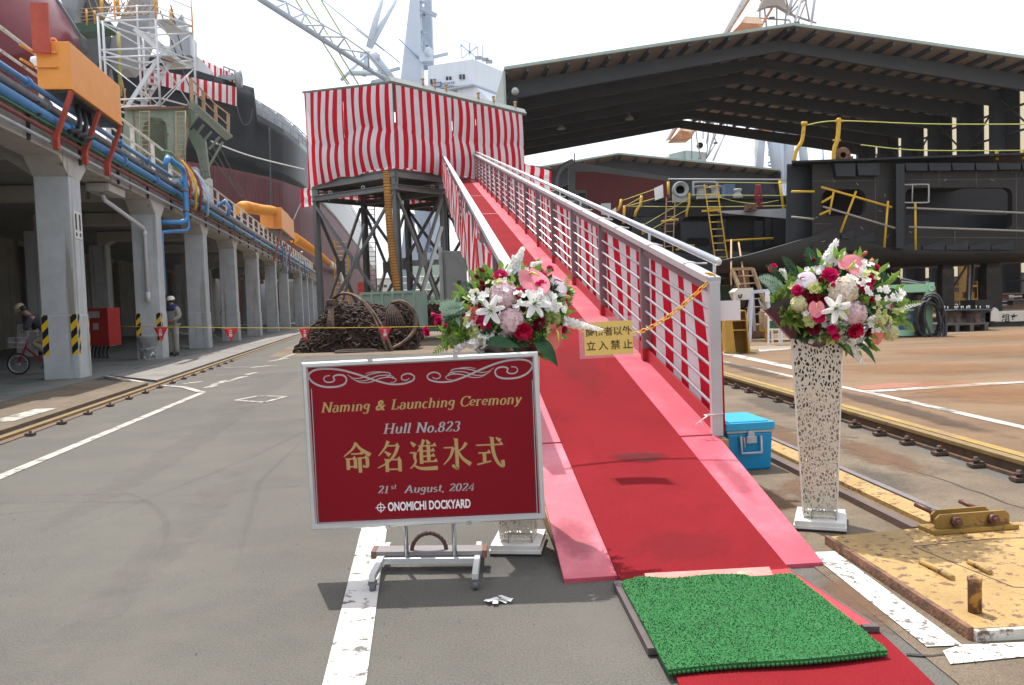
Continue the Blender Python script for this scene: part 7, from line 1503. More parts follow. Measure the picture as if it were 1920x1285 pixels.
for (x0, y0, x1, y1, r, m) in ((222, 30, 220, -6, .11, M_yo), (226, 180, 222, 60, .12, mat('yellow_green_pipe', (.3, .28, .08), .7, var=.2)), (191, 36, 190, -4, .1, M_yo), (295, 26, 293, -5, .09, M_yo), (163, 48, 162, 18, .06, M_yo), (178, 46, 177, 20, .06, M_yo), (322, 44, 321, 18, .13, M_yo)):
    mb = MB(); mb.cyl(at(x0, y0, 50), at(x1, y1, 50), r, 8); mb.build('post', m, PST)
mb = MB(); rgx = random.Random(6)
for k in range(8): x = 165+k*12; mb.tube(c3([at(x, -5, 50), at(x+10, 14+rgx.random()*12, 50), at(x+28, 22+rgx.random()*8, 49.5), at(x+45, 4, 49)], 6), .035, 5)
for k in range(5): mb.cyl(at(150, 18+7*k, 50.5), at(255, 8+6*k, 51), .03, 5)
mb.build('cables_and_rails', M_rr, PST)
# ================================================================ OPEN-ENDED SHEDS
M_shed = mat('shed_dark_steel', (.052, .057, .063), .7, var=.15, vscale=.6); M_under = mat('roof_underside', (.42, .38, .34), .85, var=.12, vscale=.5); M_trim = mat('pale_green_trim', (.36, .44, .38), .6, var=.1)
M_wallg = mat('pale_green_cladding', (.34, .39, .36), .6, var=.1, vscale=.4, stretch=(8, 8, .2)); M_wallin2 = mat('shed_inner_wall', (.035, .037, .037), .8, var=.2, vscale=.5)
def trans_mat(name, col):
    m = bpy.data.materials.new(name); m.use_nodes = True; t_ = m.node_tree; b = _n(t_, 'ShaderNodeBsdfTranslucent'); b.inputs[0].default_value = (*col, 1); t_.links.new(b.outputs[0], t_.nodes['Material Output'].inputs[0]); return m
M_sky = trans_mat('translucent_panel', (.95, .88, .62))
AY = V(0, 1, 0)
def hall(label, R0, g, a, hl, hr, depth, pitch, zfoot, nfr, f0, wallR=True, wallL=True, strips=False, drop=1.25, purl=1.05):
    """R0 = ridge point on the front edge; g = across, a = back along the ridge"""
    g, a = g.normalized(), a.normalized(); t_ = thing('open_shed', V(R0.x, R0.y, 0), label, 'shed')
    P = lambda x, d, h=0.: R0+g*x+a*d+V(0, 0, -abs(x)*pitch+h)
    for sg, hw in ((-1, hl), (1, hr)):
        mb = MB(); cuts = [0, depth] if not strips or sg < 0 else [0, 2.9, 3.05, 6.2, 6.35, depth]
        for i in range(0, len(cuts), 2):
            d0, d1 = cuts[i], cuts[i+1]; mb.hexa([P(0, d0), P(sg*hw, d0), P(sg*hw, d1), P(0, d1), P(0, d0, .12), P(sg*hw, d0, .12), P(sg*hw, d1, .12), P(0, d1, .12)])
        mb.build('roof', M_under, t_)
        mb = MB(); mb.bar(P(0, -.03, .09), P(sg*hw, -.03, .09), .06, .15); mb.build('fascia', M_trim, t_)
        mb = MB(); n_ = int(hw/purl)
        for k in range(n_+1): x = sg*(.25+k*(hw-.4)/n_); mb.bar(P(x, .05, -.12), P(x, depth-.05, -.12), .13, .22)
        mb.build('purlins', M_shed, t_)
        if strips and sg > 0:
            for d0 in (2.9, 6.2):
                for k in range(10): x0 = .6+k*1.35; mb = MB(); mb.quad(P(x0, d0, .06), P(x0+1.0, d0, .06), P(x0+1.0, d0+.15, .06), P(x0, d0+.15, .06)); mb.build('roof_light', M_sky, t_)
    for k in range(nfr):
        d = f0+k*(depth-f0-.3)/(nfr-1)
        for sg, hw in ((-1, hl), (1, hr)):
            mb = MB(); h0, h1 = -.24, -.24-drop; A_, B_ = P(0, d), P(sg*hw, d); dz = drop*.55
            mb.hexa([A_+V(0, 0, h1)-a*.14, B_+V(0, 0, h1-dz)-a*.14, B_+V(0, 0, h1-dz)+a*.14, A_+V(0, 0, h1)+a*.14, A_+V(0, 0, h0)-a*.14, B_+V(0, 0, h0)-a*.14, B_+V(0, 0, h0)+a*.14, A_+V(0, 0, h0)+a*.14]); mb.build('rafter', M_shed, t_)
            if (sg > 0 and wallR) or (sg < 0 and wallL):
                q_ = P(sg*(hw-.45), d); mb = MB(); mb.box(V(q_.x, q_.y, (q_.z-.6+zfoot)/2), (.75, .35, q_.z-.6-zfoot), (g, a, UZ)); mb.build('column', M_shed if sg > 0 else M_wallin2, t_)
    for sg, hw, on in ((-1, hl, wallL), (1, hr, wallR)):
        if not on: continue
        e = P(sg*hw, 0); zt_ = e.z-.05; stops = [0, depth]
        if strips and sg > 0:
            stops = [0]
            for k in range(nfr-1): d = f0+(k+.5)*(depth-f0-.3)/(nfr-1); stops += [d-.27, d+.27]
            stops.append(depth)
        for i in range(0, len(stops), 2):
            p0, p1 = P(sg*hw, stops[i]), P(sg*hw, stops[i+1]); mb = MB(); mb.box(V((p0.x+p1.x)/2, (p0.y+p1.y)/2, (zt_+zfoot)/2), (.12, stops[i+1]-stops[i], zt_-zfoot), (g, a, UZ)); mb.build('side_wall', M_wallin2 if sg > 0 else M_wallg, t_)
        for i in range(1, len(stops)-1, 2):
            p0, p1 = P(sg*hw, stops[i]), P(sg*hw, stops[i+1]); mb = MB(); mb.quad(V(p0.x, p0.y, zfoot+2), V(p1.x, p1.y, zfoot+2), V(p1.x, p1.y, zt_), V(p0.x, p0.y, zt_)); mb.build('light_panel', M_sky, t_)
        mb = MB()
        for z in [zfoot+1.5+1.5*k for k in range(int((zt_-zfoot)/1.5))]: q0, q1 = P(sg*(hw-.14), .1), P(sg*(hw-.14), depth-.1); mb.bar(V(q0.x, q0.y, z), V(q1.x, q1.y, z), .1, .12)
        if strips and sg > 0:
            for k in range(nfr-1):
                d0, d1 = [f0+(k+j)*(depth-f0-.3)/(nfr-1) for j in (0, 1)]; q0, q1 = P(hw-.3, d0), P(hw-.3, d1)
                mb.bar(V(q0.x, q0.y, zt_-.6), V(q1.x, q1.y, zt_-3.4), .08, .08) if k % 2 else mb.bar(V(q0.x, q0.y, zt_-3.4), V(q1.x, q1.y, zt_-.6), .08, .08)
        mb.build('girts', M_shed, t_)
    return t_, P
G1 = V(1, .09, 0); A1 = V(-.09, 1, 0)
H1, HP = hall('vast open ended shed with dark steel rafters behind the hull block', at(1487, 49, 45), G1, A1, 15.72, 15.7, 21.6, .14, .1, 7, 1.7, True, True, True, .6)
for (px, py) in ((1270, 142), (1115, 162), (1078, 205), (1220, 183), (1485, 183), (1710, 164), (1618, 205), (1570, 140), (1052, 240), (1180, 222)):
    q_ = at(px, py, 58); mb = MB(); mb.lathe(q_, [(.3, -.1), (.3, .0), (.1, .18), (0, .18)], 12); mb.cyl(q_+V(0, 0, .15), q_+V(0, 0, 1.0), .03, 5); tag(mb.build('hanging_lamp', M_flash, at=q_), 'round pendant lamp hanging under the roof of the vast shed', 'lamp', 'pendant lamps under the shed roof')
q_ = HP(-14.9, .8, 0); mb = MB(); q_ = at(966, 172, 43.4); mb.lathe(q_, [(.2, 0), (.18, .15), (.05, .25), (0, .25)], 14, (G1.normalized(), UZ, V(0, -1, 0))); tag(mb.build('floodlight', M_flash, at=q_), 'pale round floodlight on the front left column of the vast shed', 'lamp')
H2, HP2 = hall('lower distant open shed sheltering a red hull block', at(1160, 290, 78), V(1, .0, 0), V(-.02, 1, 0), 9.6, 15.2, 24, .135, 0, 5, 1.6, True, False, True, 1.3, 1.5)
mb = MB(); mb.box(V(20, 108, 6), (30, .4, 13)); tag(mb.build('end_wall', M_wallin2), 'dark rear wall closing the lower distant shed', 'wall')
# red hull block under the distant shed
HB_ = thing('hull_block', at(1160, 400, 62), 'unfinished ship section with red bottom paint and grey primer border under the low shed', 'hull block')
slab('primer_plate', [(1066, 309), (1092, 306), (1256, 332), (1256, 460), (1066, 460)], 62, .4, M_pg, HB_, AY); 
slab('red_plate', [(1079, 322), (1110, 322), (1247, 339), (1254, 345), (1254, 460), (1120, 440), (1101, 382), (1100, 357), (1079, 356)], 61.96, .02, mat('dark_red_block', (.3, .035, .035), .5, var=.12, vscale=.5, streak=((.22, .04, .04), .5, .7, 2)), HB_, AY)
slab('hole_shade_plate', [(1085, 362), (1098, 362), (1098, 374), (1085, 374)], 61.96, .02, M_dark, HB_, AY)  # black plate paints the shade inside a hole
slab('grey_deck_plate', [(1256, 334), (1330, 346), (1330, 420), (1256, 440)], 62.5, .4, M_pgd, HB_, AY)
mb = MB(); mb.tube(c3([at(1075, 303, 58), at(1062, 309, 58), at(1048, 322, 58), at(1042, 345, 58), at(1041, 400, 58), at(1041, 560, 58)], 6), .2, 8); tag(mb.build('vent_pipe', M_shg, at=at(1041, 560, 58)), 'pale grey curved vent pipe left of the red hull block', 'pipe')
mb = MB(); mb.cyl(at(1077, 310, 60), at(1077, 288, 60), .04, 5); tag(mb.build('pole', M_steeld, at=at(1077, 310, 60)), 'thin mast on the roof edge of the low shed', 'pole')
# ================================================================ STEEL HULL BLOCKS
M_blk = mat('oily_black_steel', (.011, .012, .014), .55, var=.3, vscale=1.2, col2=(.03, .026, .022), c2=(.58, .72), c2scale=1.6, spec=.4, bump=.1, bscale=20)
M_web = mat('brown_black_web', (.023, .021, .0185), .6, var=.25, vscale=.9, col2=(.042, .036, .03), c2=(.55, .75), c2scale=1.2, spec=.35, streak=((.055, .05, .042), .62, .78, 3))
M_bluk = mat('blue_black_steel', (.018, .022, .028), .5, var=.25, vscale=1.1, col2=(.04, .043, .046), c2=(.57, .72), c2scale=1.7, spec=.4)
M_yp2 = mat('yellow_tube', (.6, .36, .02), .5, var=.12, vscale=9, col2=(.25, .16, .06), c2=(.6, .68), c2scale=8)
M_ypr = mat('grey_rust_tube', (.3, .27, .23), .6, var=.2, vscale=9)
def plate_hole(mb, pf, out, hole, r, n=8):
    """flat plate with a rounded opening; pf(px, py) gives the point; front ring of faces"""
    x0, y0, x1, y1 = out; hx0, hy0, hx1, hy1 = hole; H_ = []; O_ = []
    def side(h, o): H_.append(h); O_.append(o)
    cs = [(hx1-r, hy0+r, -90), (hx1-r, hy1-r, 0), (hx0+r, hy1-r, 90), (hx0+r, hy0+r, 180)]; oc = [(x1, y0), (x1, y1), (x0, y1), (x0, y0)]
    for (cx, cy, a0), c_ in zip(cs, oc):
        for k in range(n+1):
            a = R(a0+90*k/n); hx, hy = cx+r*math.cos(a), cy+r*math.sin(a)
            if k == 0: o_ = (hx, y0) if a0 == -90 else (x1, hy) if a0 == 0 else (hx, y1) if a0 == 90 else (x0, hy)
            elif k == n: o_ = (x1, hy) if a0 == -90 else (hx, y1) if a0 == 0 else (x0, hy) if a0 == 90 else (hx, y0)
            else: o_ = c_
            H_.append((hx, hy)); O_.append(o_)
    m = len(H_); i = len(mb.v); mb.v += [pf(*p) for p in H_]+[pf(*p) for p in O_]
    d_ = AY*.03
    mb.v += [pf(*p)+d_*8 for p in H_]
    for k in range(m):
        k2 = (k+1) % m; mb.face([i+k, i+m+k, i+m+k2, i+k2]); mb.face([i+k, i+k2, i+2*m+k2, i+2*m+k])
YB = 26.0
B1 = thing('hull_block', at(1700, 480, YB), 'big black steel hull section with round cornered openings on dark posts', 'hull block'); pb = lambda x, y: at(x, y, YB)
mb = MB(); plate_hole(mb, pb, (1523, 306, 1680, 470), (1541, 355, 1624, 405), 17); mb.build('web_plate', M_web, B1)
mb = MB(); plate_hole(mb, pb, (1696, 306, 2060, 476), (1693+5, 352, 1898, 430), 14); mb.build('web_plate', M_web, B1)
mb = MB(); mb.hexa([at(1679, 306, YB-.35), at(1697, 306, YB-.35), at(1697, 306, YB+.4), at(1679, 306, YB+.4)][:0] or [at(1680, 466, YB-.3), at(1696, 466, YB-.3), at(1696, 466, YB+.3), at(1680, 466, YB+.3), at(1680, 307, YB-.3), at(1696, 307, YB-.3), at(1696, 307, YB+.3), at(1680, 307, YB+.3)]); mb.build('stiffener', M_bluk, B1)
slab('side_panel', [(1477, 308), (1524, 306), (1524, 456), (1500, 462), (1475, 455)], YB+.5, .1, M_bluk, B1, AY)
slab('side_panel', [(1480, 330), (1523, 330), (1523, 440), (1480, 440)], YB+2.5, .1, M_blk, B1, AY)
zt2 = pb(1500, 305).z
mb = MB(); a_, b_ = pb(1476, 304), pb(2060, 298); mb.hexa([V(a_.x, YB-.4, zt2-.06), V(b_.x, YB-.4, zt2-.06), V(b_.x, YB+9, zt2-.06), V(at(1500, 305, YB+9).x, YB+9, zt2-.06), V(a_.x, YB-.4, zt2), V(b_.x, YB-.4, zt2), V(b_.x, YB+9, zt2), V(at(1500, 305, YB+9).x, YB+9, zt2)]); mb.build('top_plate', M_blk, B1)
for x0, x1, y1 in ((1565, 1604, 331), (1607, 1649, 329), (1697, 1739, 320), (1741, 1783, 320), (1785, 1827, 319), (1829, 1870, 319), (1872, 1914, 318), (1916, 1958, 318)):
    slab('deck_longitudinal', [(x0, 306), (x1, 306), (x1, y1), (x0+3, y1)], YB-.22, .05, M_bluk, B1, V(-.1, 1, 0)*10)
mb = MB(); 
keel = [(1345, 490), (1400, 479), (1460, 462), (1520, 444), (1560, 427), (1575, 430), (1598, 447), (1632, 456), (1660, 463), (1710, 469), (1800, 471), (2060, 474)]
kp = [pb(*p) for p in keel]; kb = [V(p.x, YB+.1, 2.05-.35*math.cos((p.x-8)*.35)*.0) for p in kp]
mb.smooth = True; mb.grid(lambda u, v: [kp[round(u*(len(kp)-1))]+V(0, -.05, -.0), V(kp[round(u*(len(kp)-1))].x, YB+.35, min(kp[round(u*(len(kp)-1))].z-.1, pb(1700, 497).z+max(0, (7.5-kp[round(u*(len(kp)-1))].x)*.0))), V(kp[round(u*(len(kp)-1))].x, YB+9, pb(1700, 494).z+.1)][round(v*2)], len(kp)-1, 2); mb.smooth = False; mb.build('bottom_plating', mat('keel_plate', (.018, .016, .013), .6, var=.2, vscale=.8), B1, solid=.04)
for x0, x1 in ((1578, 1600), (1606, 1642), (1690, 1726), (1730, 1772), (1774, 1815), (1818, 1858), (1860, 1900)):
    y_ = 468 if x0 > 1680 else 447+(x0-1578)*.2; slab('bottom_longitudinal', [(x0, y_), (x0, y_-6), (x1, y_-17), (x1, y_+1)], YB-.06, .04, M_bluk, B1, V(-.1, 1, 0)*10)
slab('inner_bulkhead', [(1500, 306), (2080, 300), (2080, 480), (1440, 480)], YB+8.5, .1, M_blk, B1, AY)
slab('inner_deck', [(1690, 402), (2060, 405), (2060, 440), (1690, 432)], YB+1.2, .1, M_bluk, B1, AY)
for (x0, y0, x1, y1) in ((1523, 340, 1680, 338), (1560, 306, 1562, 352), (1640, 306, 1643, 440), (1700, 338, 1960, 335), (1760, 322, 1760, 352), (1830, 322, 1831, 352), (1905, 322, 1906, 470), (1700, 445, 1960, 447), (1790, 432, 1791, 470), (1526, 420, 1560, 420)):
    mb = MB(); mb.cyl(at(x0, y0, YB-.002), at(x1, y1, YB-.002), .014, 6); mb.build('weld_seam', M_pgd, B1)
rgx = random.Random(91)
for k in range(26):
    x, y = 1530+rgx.random()*385, 312+rgx.random()*150
    if 1538 < x < 1628 and 350 < y < 410 or 1690 < x < 1902 and 348 < y < 434: continue
    mb = MB(); a_ = at(x, y, YB-.012); d_ = V((rgx.random()-.5)*.3, 0, (rgx.random()-.5)*.25); mb.tube([a_, a_+d_*.5+V(.03*(rgx.random()-.5), 0, .05*(rgx.random()-.5)), a_+d_], .006+.006*rgx.random(), 4); mb.build('chalk_mark', M_unit if k % 3 else M_ypr, B1)
def tubes(name, segs, Y, r, m, parent):
    for (x0, y0, x1, y1) in segs: mb = MB(); mb.cyl(at(x0, y0, Y), at(x1, y1, Y), r, 8); mb.build(name, m, parent)
tubes('guard_tube', [(1540, 351, 1672, 389), (1563, 360, 1555, 402), (1605, 359, 1576, 436), (1665, 377, 1658, 464), (1484, 359.5, 1527, 359.5), (1541, 380, 1561, 368), (1537, 403, 1556, 394), (1716, 381, 1717, 469)], YB-.4, .036, M_yp2, B1)
tubes('grey_tube', [(1543, 387.5, 1678, 428), (1700, 390, 2000, 403), (1705, 426, 2000, 436), (1484, 407, 1526, 411)], YB-.42, .032, M_ypr, B1)
mb = MB(); mb.tube(c3([pb(1692, 347), pb(1736, 346), pb(1741, 350), pb(1741, 374), pb(1737, 380), pb(1692, 380)], 4), .025, 6); mb.cyl(pb(1711, 347), pb(1710, 380), .02, 6); mb.build('grey_frame', M_flash, B1)
mb = MB(); mb.tube(c3([at(1508, 231, YB), at(1506, 250, YB), at(1503, 266, YB), at(1493, 283, YB), at(1489, 303, YB)], 5), .06, 8); mb.cyl(at(1508, 229, YB), at(1508, 236, YB), .1, 8); mb.build('stanchion', M_yp2, B1)
mb = MB(); mb.tube(c3([at(1573, 222, YB), at(1572, 245, YB), at(1570, 262, YB), at(1564, 282, YB), at(1563, 304, YB)], 5), .07, 8); mb.bar(at(1566, 227, YB), at(1581, 227, YB), .07, .07); mb.bar(at(1562, 263, YB), at(1576, 263, YB), .06, .06); mb.bar(at(1556, 302, YB), at(1568, 304, YB), .08, .08); mb.build('stanchion', M_yp2, B1)
mb = MB(); lc = at(1580, 291, YB); mb.lathe(lc, [(.09, -.04), (.24, -.04), (.24, .04), (.09, .04), (.09, -.04)], 18, (V(1, 0, 0), UZ, AY)); mb.prism([at(1567, 304, YB), at(1600, 303, YB), at(1600, 293, YB), at(1590, 293, YB), at(1585, 298, YB), at(1570, 298, YB)], AY*.08); mb.build('lifting_lug', M_rust, B1)
M_gy = mat('yellow_green_rope', (.5, .5, .12), .7)
for P_, lab in (([at(1508, 236, YB), at(1573, 227, YB), at(1750, 233, YB), at(2000, 233, YB)], 'upper yellow green rope strung above the black hull block'), ([at(1614, 272, YB+1), at(1700, 281, YB+1), at(1800, 283, YB+1), at(2000, 282, YB+1)], 'lower yellow green rope strung above the black hull block')): wire(P_, .018, lab, M_gy, 'safety_rope')
for x, y0, y1, k in ((1869, 283, 300, 0), (1918, 281, 299, 1)): mb = MB(); mb.bar(at(x, y1, YB), at(x+k*2, y0, YB), .07, .07); mb.build('stanchion', M_yp2, B1)
M_postd = mat('dark_oily_post', (.022, .017, .012), .7, var=.3, vscale=2, col2=(.09, .06, .03), c2=(.5, .7), c2scale=2)
for (x0, x1, yb) in ((1762, 1784, 578), (1842, 1871, 588)):
    p_, q_ = at((x0+x1)/2, yb, YB+.8), at((x0+x1)/2, 492, YB+.8); w_ = (x1-x0)/1540*27; P = thing('support_post', V(p_.x, p_.y, .1), 'dark square post under the hull block, '+('left of the white sheet' if x0 < 1800 else 'right of the white sheet'), 'post')
    mb = MB(); mb.box(V(p_.x, p_.y, 1.0), (w_, w_, 1.8)); mb.build('shaft', M_postd, P, bevel=.01); mb = MB(); mb.box(V(p_.x, p_.y, 2.12), (w_*.8, w_*.8, .44)); mb.box(V(p_.x, p_.y, 2.36), (w_*1.1, w_*1.1, .06)); mb.build('head', M_blk, P)
# second block with mooring deck, behind the gangway rail
YD = 33.0
B2b = thing('hull_block', at(1300, 480, YD), 'dark blue bow section with mooring deck, yellow ladders and pierced frames', 'hull block'); pd = lambda x, y: at(x, y, YD)
slab('deck_side', [(1150, 405), (1229, 374), (1262, 371), (1478, 369), (1478, 404), (1150, 407)], YD+.5, 6, M_blk, B2b, AY)
slab('deck_edge', [(1225, 372), (1478, 367), (1478, 371), (1225, 376)], YD+.35, 7, M_bluk, B2b, AY)
slab('bracket_plate', [(1189, 408), (1292, 404), (1246, 438), (1205, 458), (1180, 470), (1186, 430)], YD, .12, M_bluk, B2b, AY)
for (x, y) in ((1198, 428), (1241, 427)): mb = MB(); mb.lathe(at(x, y, YD), [(.095, -.04), (.095, .01), (0, .01)][:2]+[(.06, .01), (.06, .0), (0, .0)], 14, (V(1, 0, 0), UZ, V(0, -1, 0))); mb.build('rusty_port', M_rust, B2b)
mb = MB(); plate_hole(mb, pd, (1276, 416, 1334, 476), (1286, 446, 1331, 463), 8); mb.build('web_plate', M_bluk, B2b)
slab('lower_body', [(1150, 410), (1478, 405), (1478, 500), (1150, 500)], YD+1.2, 5, M_blk, B2b, AY)
for (pts, dy, m) in (([(1345, 412), (1362, 411), (1362, 472), (1345, 474)], .2, M_bluk), ([(1364, 409), (1412, 408), (1412, 470), (1364, 474)], .9, M_web), ([(1414, 415), (1430, 414), (1430, 460), (1414, 466)], .3, M_bluk), ([(1434, 410), (1446, 410), (1446, 458), (1434, 460)], .4, M_bluk), ([(1450, 410), (1474, 410), (1474, 452), (1450, 456)], .2, M_blk)): slab('frame_plate', pts, YD+dy, .1, m, B2b, AY)
slab('pale_deck_plate', [(1347, 396), (1395, 394), (1476, 391), (1476, 410), (1440, 407), (1370, 401), (1347, 398)], YD-.4, .1, mat('pale_grey_deck_plate', (.42, .42, .43), .5, var=.1), B2b, AY)
slab('under_girder', [(1150, 478), (1345, 470), (1480, 476), (1480, 505), (1150, 520)], YD+.8, .4, mat('lower_grey_steel', (.09, .095, .1), .6, var=.25, vscale=1.5), B2b, AY)
slab('rear_house', [(1262, 340), (1440, 338), (1478, 400), (1262, 400)], YD+9, .3, M_bluk, B2b, AY)
slab('blue_locker', [(1360, 345), (1378, 345), (1378, 368), (1360, 368)], YD+3, .6, mat('dull_blue_steel', (.08, .13, .2), .5, var=.15), B2b, AY)
M_moor = mat('mooring_grey', (.34, .36, .36), .5, var=.1, vscale=3)
mb = MB(); c = pd(1274, 357)+V(0, -.2, 0); mb.lathe(c, [(.17, .05), (.26, -.14), (.3, -.15), (.32, -.05), (.32, .12), (.17, .12), (.17, .05)], 20, (V(1, 0, 0), UZ, AY)); mb.box(c+V(0, .05, -.33), (.62, .2, .34)); mb.build('fairlead', M_moor, B2b)
for x in (1318, 1345):
    mb = MB(); mb.lathe(pd(x, 366)+V(0, .3, 0), [(.2, 0), (.17, .12), (.15, .24), (.19, .32), (.26, .36), (.26, .4), (.1, .42), (0, .42)], 16); mb.build('bollard', M_moor, B2b)
mb = MB(); mb.box(pd(1331, 368)+V(0, .3, -.03), (.95, .5, .1)); mb.build('bollard_base', M_moor, B2b)
mb = MB(); mb.lathe(pd(1386, 371)+V(0, .2, 0), [(.2, 0), (.18, .12), (.12, .2), (.12, .26), (.17, .32), (.15, .38), (0, .38)], 14); mb.build('bollard', M_moor, B2b)
mb = MB(); mb.tube(c3([pd(1300, 369), pd(1300, 345), pd(1304, 342), pd(1340, 342), pd(1345, 346), pd(1345, 350)], 4), .045, 8); mb.build('roller_frame', M_moor, B2b)
mb = MB(); mb.cyl(pd(1253, 336), pd(1478, 337), .03, 6); mb.build('deck_rail', M_flash, B2b)
slab('white_board', [(1227, 353), (1243, 346), (1244, 370), (1229, 376)], YD-.1, .1, MATS['ship_white'], B2b, AY); slab('white_board', [(1146, 395), (1155, 389), (1156, 401), (1146, 405)], YD-.1, .1, MATS['ship_white'], B2b, AY); slab('grey_board', [(1127, 382), (1145, 381), (1146, 406), (1128, 402)], YD-.2, .1, M_unit, B2b, AY)
for P_ in ([(1253, 341), (1253, 365)], [(1165, 374), (1163, 386), (1158, 396)], [(1203, 367), (1201, 384), (1193, 396), (1190, 407)], [(1292, 362), (1292, 382), (1288, 395), (1287, 407)], [(1171, 386), (1169, 420)], [(1206, 420), (1205, 440)], [(1462, 339), (1470, 400)]):
    mb = MB(); mb.tube([at(x, y, YD-.3) for x, y in P_], .055, 7); mb.build('stanchion', M_yp2, B2b)
tubes('cross_bar', [(1240, 416, 1272, 412), (1267, 469, 1283, 465), (1357, 452, 1450, 447), (1273, 460, 1302, 461), (1335, 395, 1348, 394)], YD-.3, .045, M_yp2, B2b)
for k, (P_, lab) in enumerate((([(1168, 376), (1228, 355)], 0), ([(1172, 387), (1203, 370)], 0), ([(1172, 388), (1228, 372)], 0), ([(1206, 423), (1292, 372)], 0), ([(1208, 438), (1290, 392)], 0), ([(1172, 387), (1330, 388), (1478, 386)], 0), ([(1296, 366), (1478, 367)], 0), ([(1342, 368), (1380, 378), (1420, 382), (1460, 376)], 0), ([(1345, 342), (1478, 344)], 0))):
    wire([at(x, y, YD-.35) for x, y in P_], .014, 'thin yellow green safety line strung across the dark mooring deck', M_gy, 'safety_rope', 'safety lines on the mooring deck')
mb = MB(); rgx = random.Random(4)
for k in range(12): x = 1417+rgx.random()*9; mb.tube(c3([at(x, 346, YD-.4), at(x-4+rgx.random()*8, 365, YD-.45), at(x-3+rgx.random()*10, 384+rgx.random()*8, YD-.4)], 5), .016, 4)
tag(mb.build('red_rope', mat('dark_red_rope', (.3, .02, .04), .7), at=at(1420, 346, YD-.4)), 'tangle of dark red rope hanging over the mooring deck edge', 'rope')
mb = MB(); mb.box(at(1407, 390, YD-.6), (.42, .3, .26)); mb.lathe(at(1407, 390, YD-.76), [(.08, 0), (.08, .01), (0, .01)], 12, (V(1, 0, 0), UZ, V(0, -1, 0))); tag(mb.build('lug_block', M_rust, at=at(1407, 396, YD-.6)), 'small rusty block with a hole standing on the pale deck plate', 'block')
ladder(at(1361, 545, YD-2.2), at(1332, 345, YD-1.6), .46, 15, M_yp2, 'long yellow ladder leaning against the dark bow section')
ladder(at(1252, 500, YD-.6), at(1258, 371, YD-.6), .34, 9, M_rr, 'brown vertical ladder on the dark bow section left of the yellow ladder')
mb = MB(); mb.bar(at(1316, 396, YD-1.8), at(1350, 394, YD-1.8), .07, .07); tag(mb.build('scaffold_bar', M_yp2, at=at(1316, 396, YD-1.8)), 'yellow bar tied across the long yellow ladder', 'bar')
# supports below the bow section
for (x, y0, y1) in ((1300, 498, 600), (1400, 498, 600), (1470, 500, 590), (1560, 500, 590), (1640, 498, 590)):
    p_ = at(x, y0, YD+1.5); mb = MB(); mb.box(V(p_.x, p_.y, (p_.z+.1)/2), (.8, .8, p_.z-.1)); tag(mb.build('support_stack', M_postd, at=V(p_.x, p_.y, .1)), 'dark cribbing stack carrying the hull sections in the shade', 'support', 'cribbing stacks under the hull sections')
slab('x', [(1350, 505), (1500, 505), (1500, 575), (1350, 575)], YD+3, .2, mat('grey_blue_panel', (.2, .22, .25), .6, var=.12), B2b, AY).name = 'rear_panel'
# ================================================================ YARD CLUTTER
def yp(px, py): return gp(px, py, .1)
M_ybr = mat('mustard_steel', (.45, .26, .035), .6, var=.15, vscale=5, col2=(.2, .1, .03), c2=(.6, .68), c2scale=9)
# mustard coloured bracket
a = yp(1360, 664); Yb = a.y; s_ = lambda x, y, d=0.: at(x, y, Yb)+V(0, d, 0)
P = thing('steel_bracket', a, 'mustard yellow steel bracket with shelves standing beside the rail', 'bracket')
slab('side_plate', [(1359, 583), (1371, 584), (1380, 664), (1361, 662)], Yb, .5, M_ybr, P, V(.12, 1, 0)); slab('side_plate', [(1397, 583), (1399, 583), (1408, 666), (1404, 666)], Yb, .5, M_ybr, P, V(.12, 1, 0))
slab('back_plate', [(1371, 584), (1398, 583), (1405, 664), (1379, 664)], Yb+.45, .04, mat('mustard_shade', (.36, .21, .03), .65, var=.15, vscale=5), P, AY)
for y in (583, 601, 619): slab('shelf', [(1370, y), (1398, y-1), (1398, y+1), (1370, y+2)], Yb+.01, .42, M_ybr, P, V(.12, 1, 0))
mb = MB(); mb.box(s_(1384, 667, .25)+V(0, 0, -.03), (.62, .6, .05)); mb.build('foot_plate', M_rust, P)
# white and blue trestle, stools, timber frame, box
Yt = yp(1408, 642).y; P = thing('trestle', yp(1425, 640), 'pale blue grey A-frame trestle behind the mustard bracket', 'trestle'); M_tres = mat('pale_blue_paint', (.5, .54, .62), .55, var=.08)
for (x0, y0, x1, y1, d) in ((1411, 546, 1406, 642, 0), (1440, 545, 1446, 636, .1), (1411, 546, 1415, 620, .7), (1438, 545, 1442, 615, .7)): mb = MB(); mb.bar(at(x0, y0, Yt+.3), at(x1, y1, Yt+d), .07, .05); mb.build('leg', M_tres, P)
mb = MB(); mb.bar(at(1410, 548, Yt+.3), at(1441, 545, Yt+.3), .09, .08); mb.build('top_bar', M_tres, P)
mb = MB(); mb.box(at(1439, 556, Yt+.2), (.12, .03, .26)); mb.build('white_label', MATS['ship_white'], P)
Yt2 = yp(1385, 640).y-.8
P = thing('work_stand', yp(1395, 636), 'cream coloured work stand with a hook behind the mustard bracket', 'stand')
slab('top_box', [(1376, 548), (1384, 541), (1412, 540), (1413, 546), (1408, 562), (1382, 563)], Yt2+.8, .5, M_cream, P, AY)
for (x0, y0, x1, y1) in ((1378, 548, 1377, 630), (1410, 547, 1397, 630), (1382, 560, 1388, 625)): mb = MB(); mb.bar(at(x0, y0, Yt2+.85), at(x1, y1, Yt2+.7), .06, .06); mb.build('leg', M_cream, P)
mb = MB(); mb.tube([at(1385, 553, Yt2+.78), at(1386, 558, Yt2+.76), at(1389, 559, Yt2+.76), at(1391, 552, Yt2+.78)], .018, 6); mb.build('hook', M_dark, P)
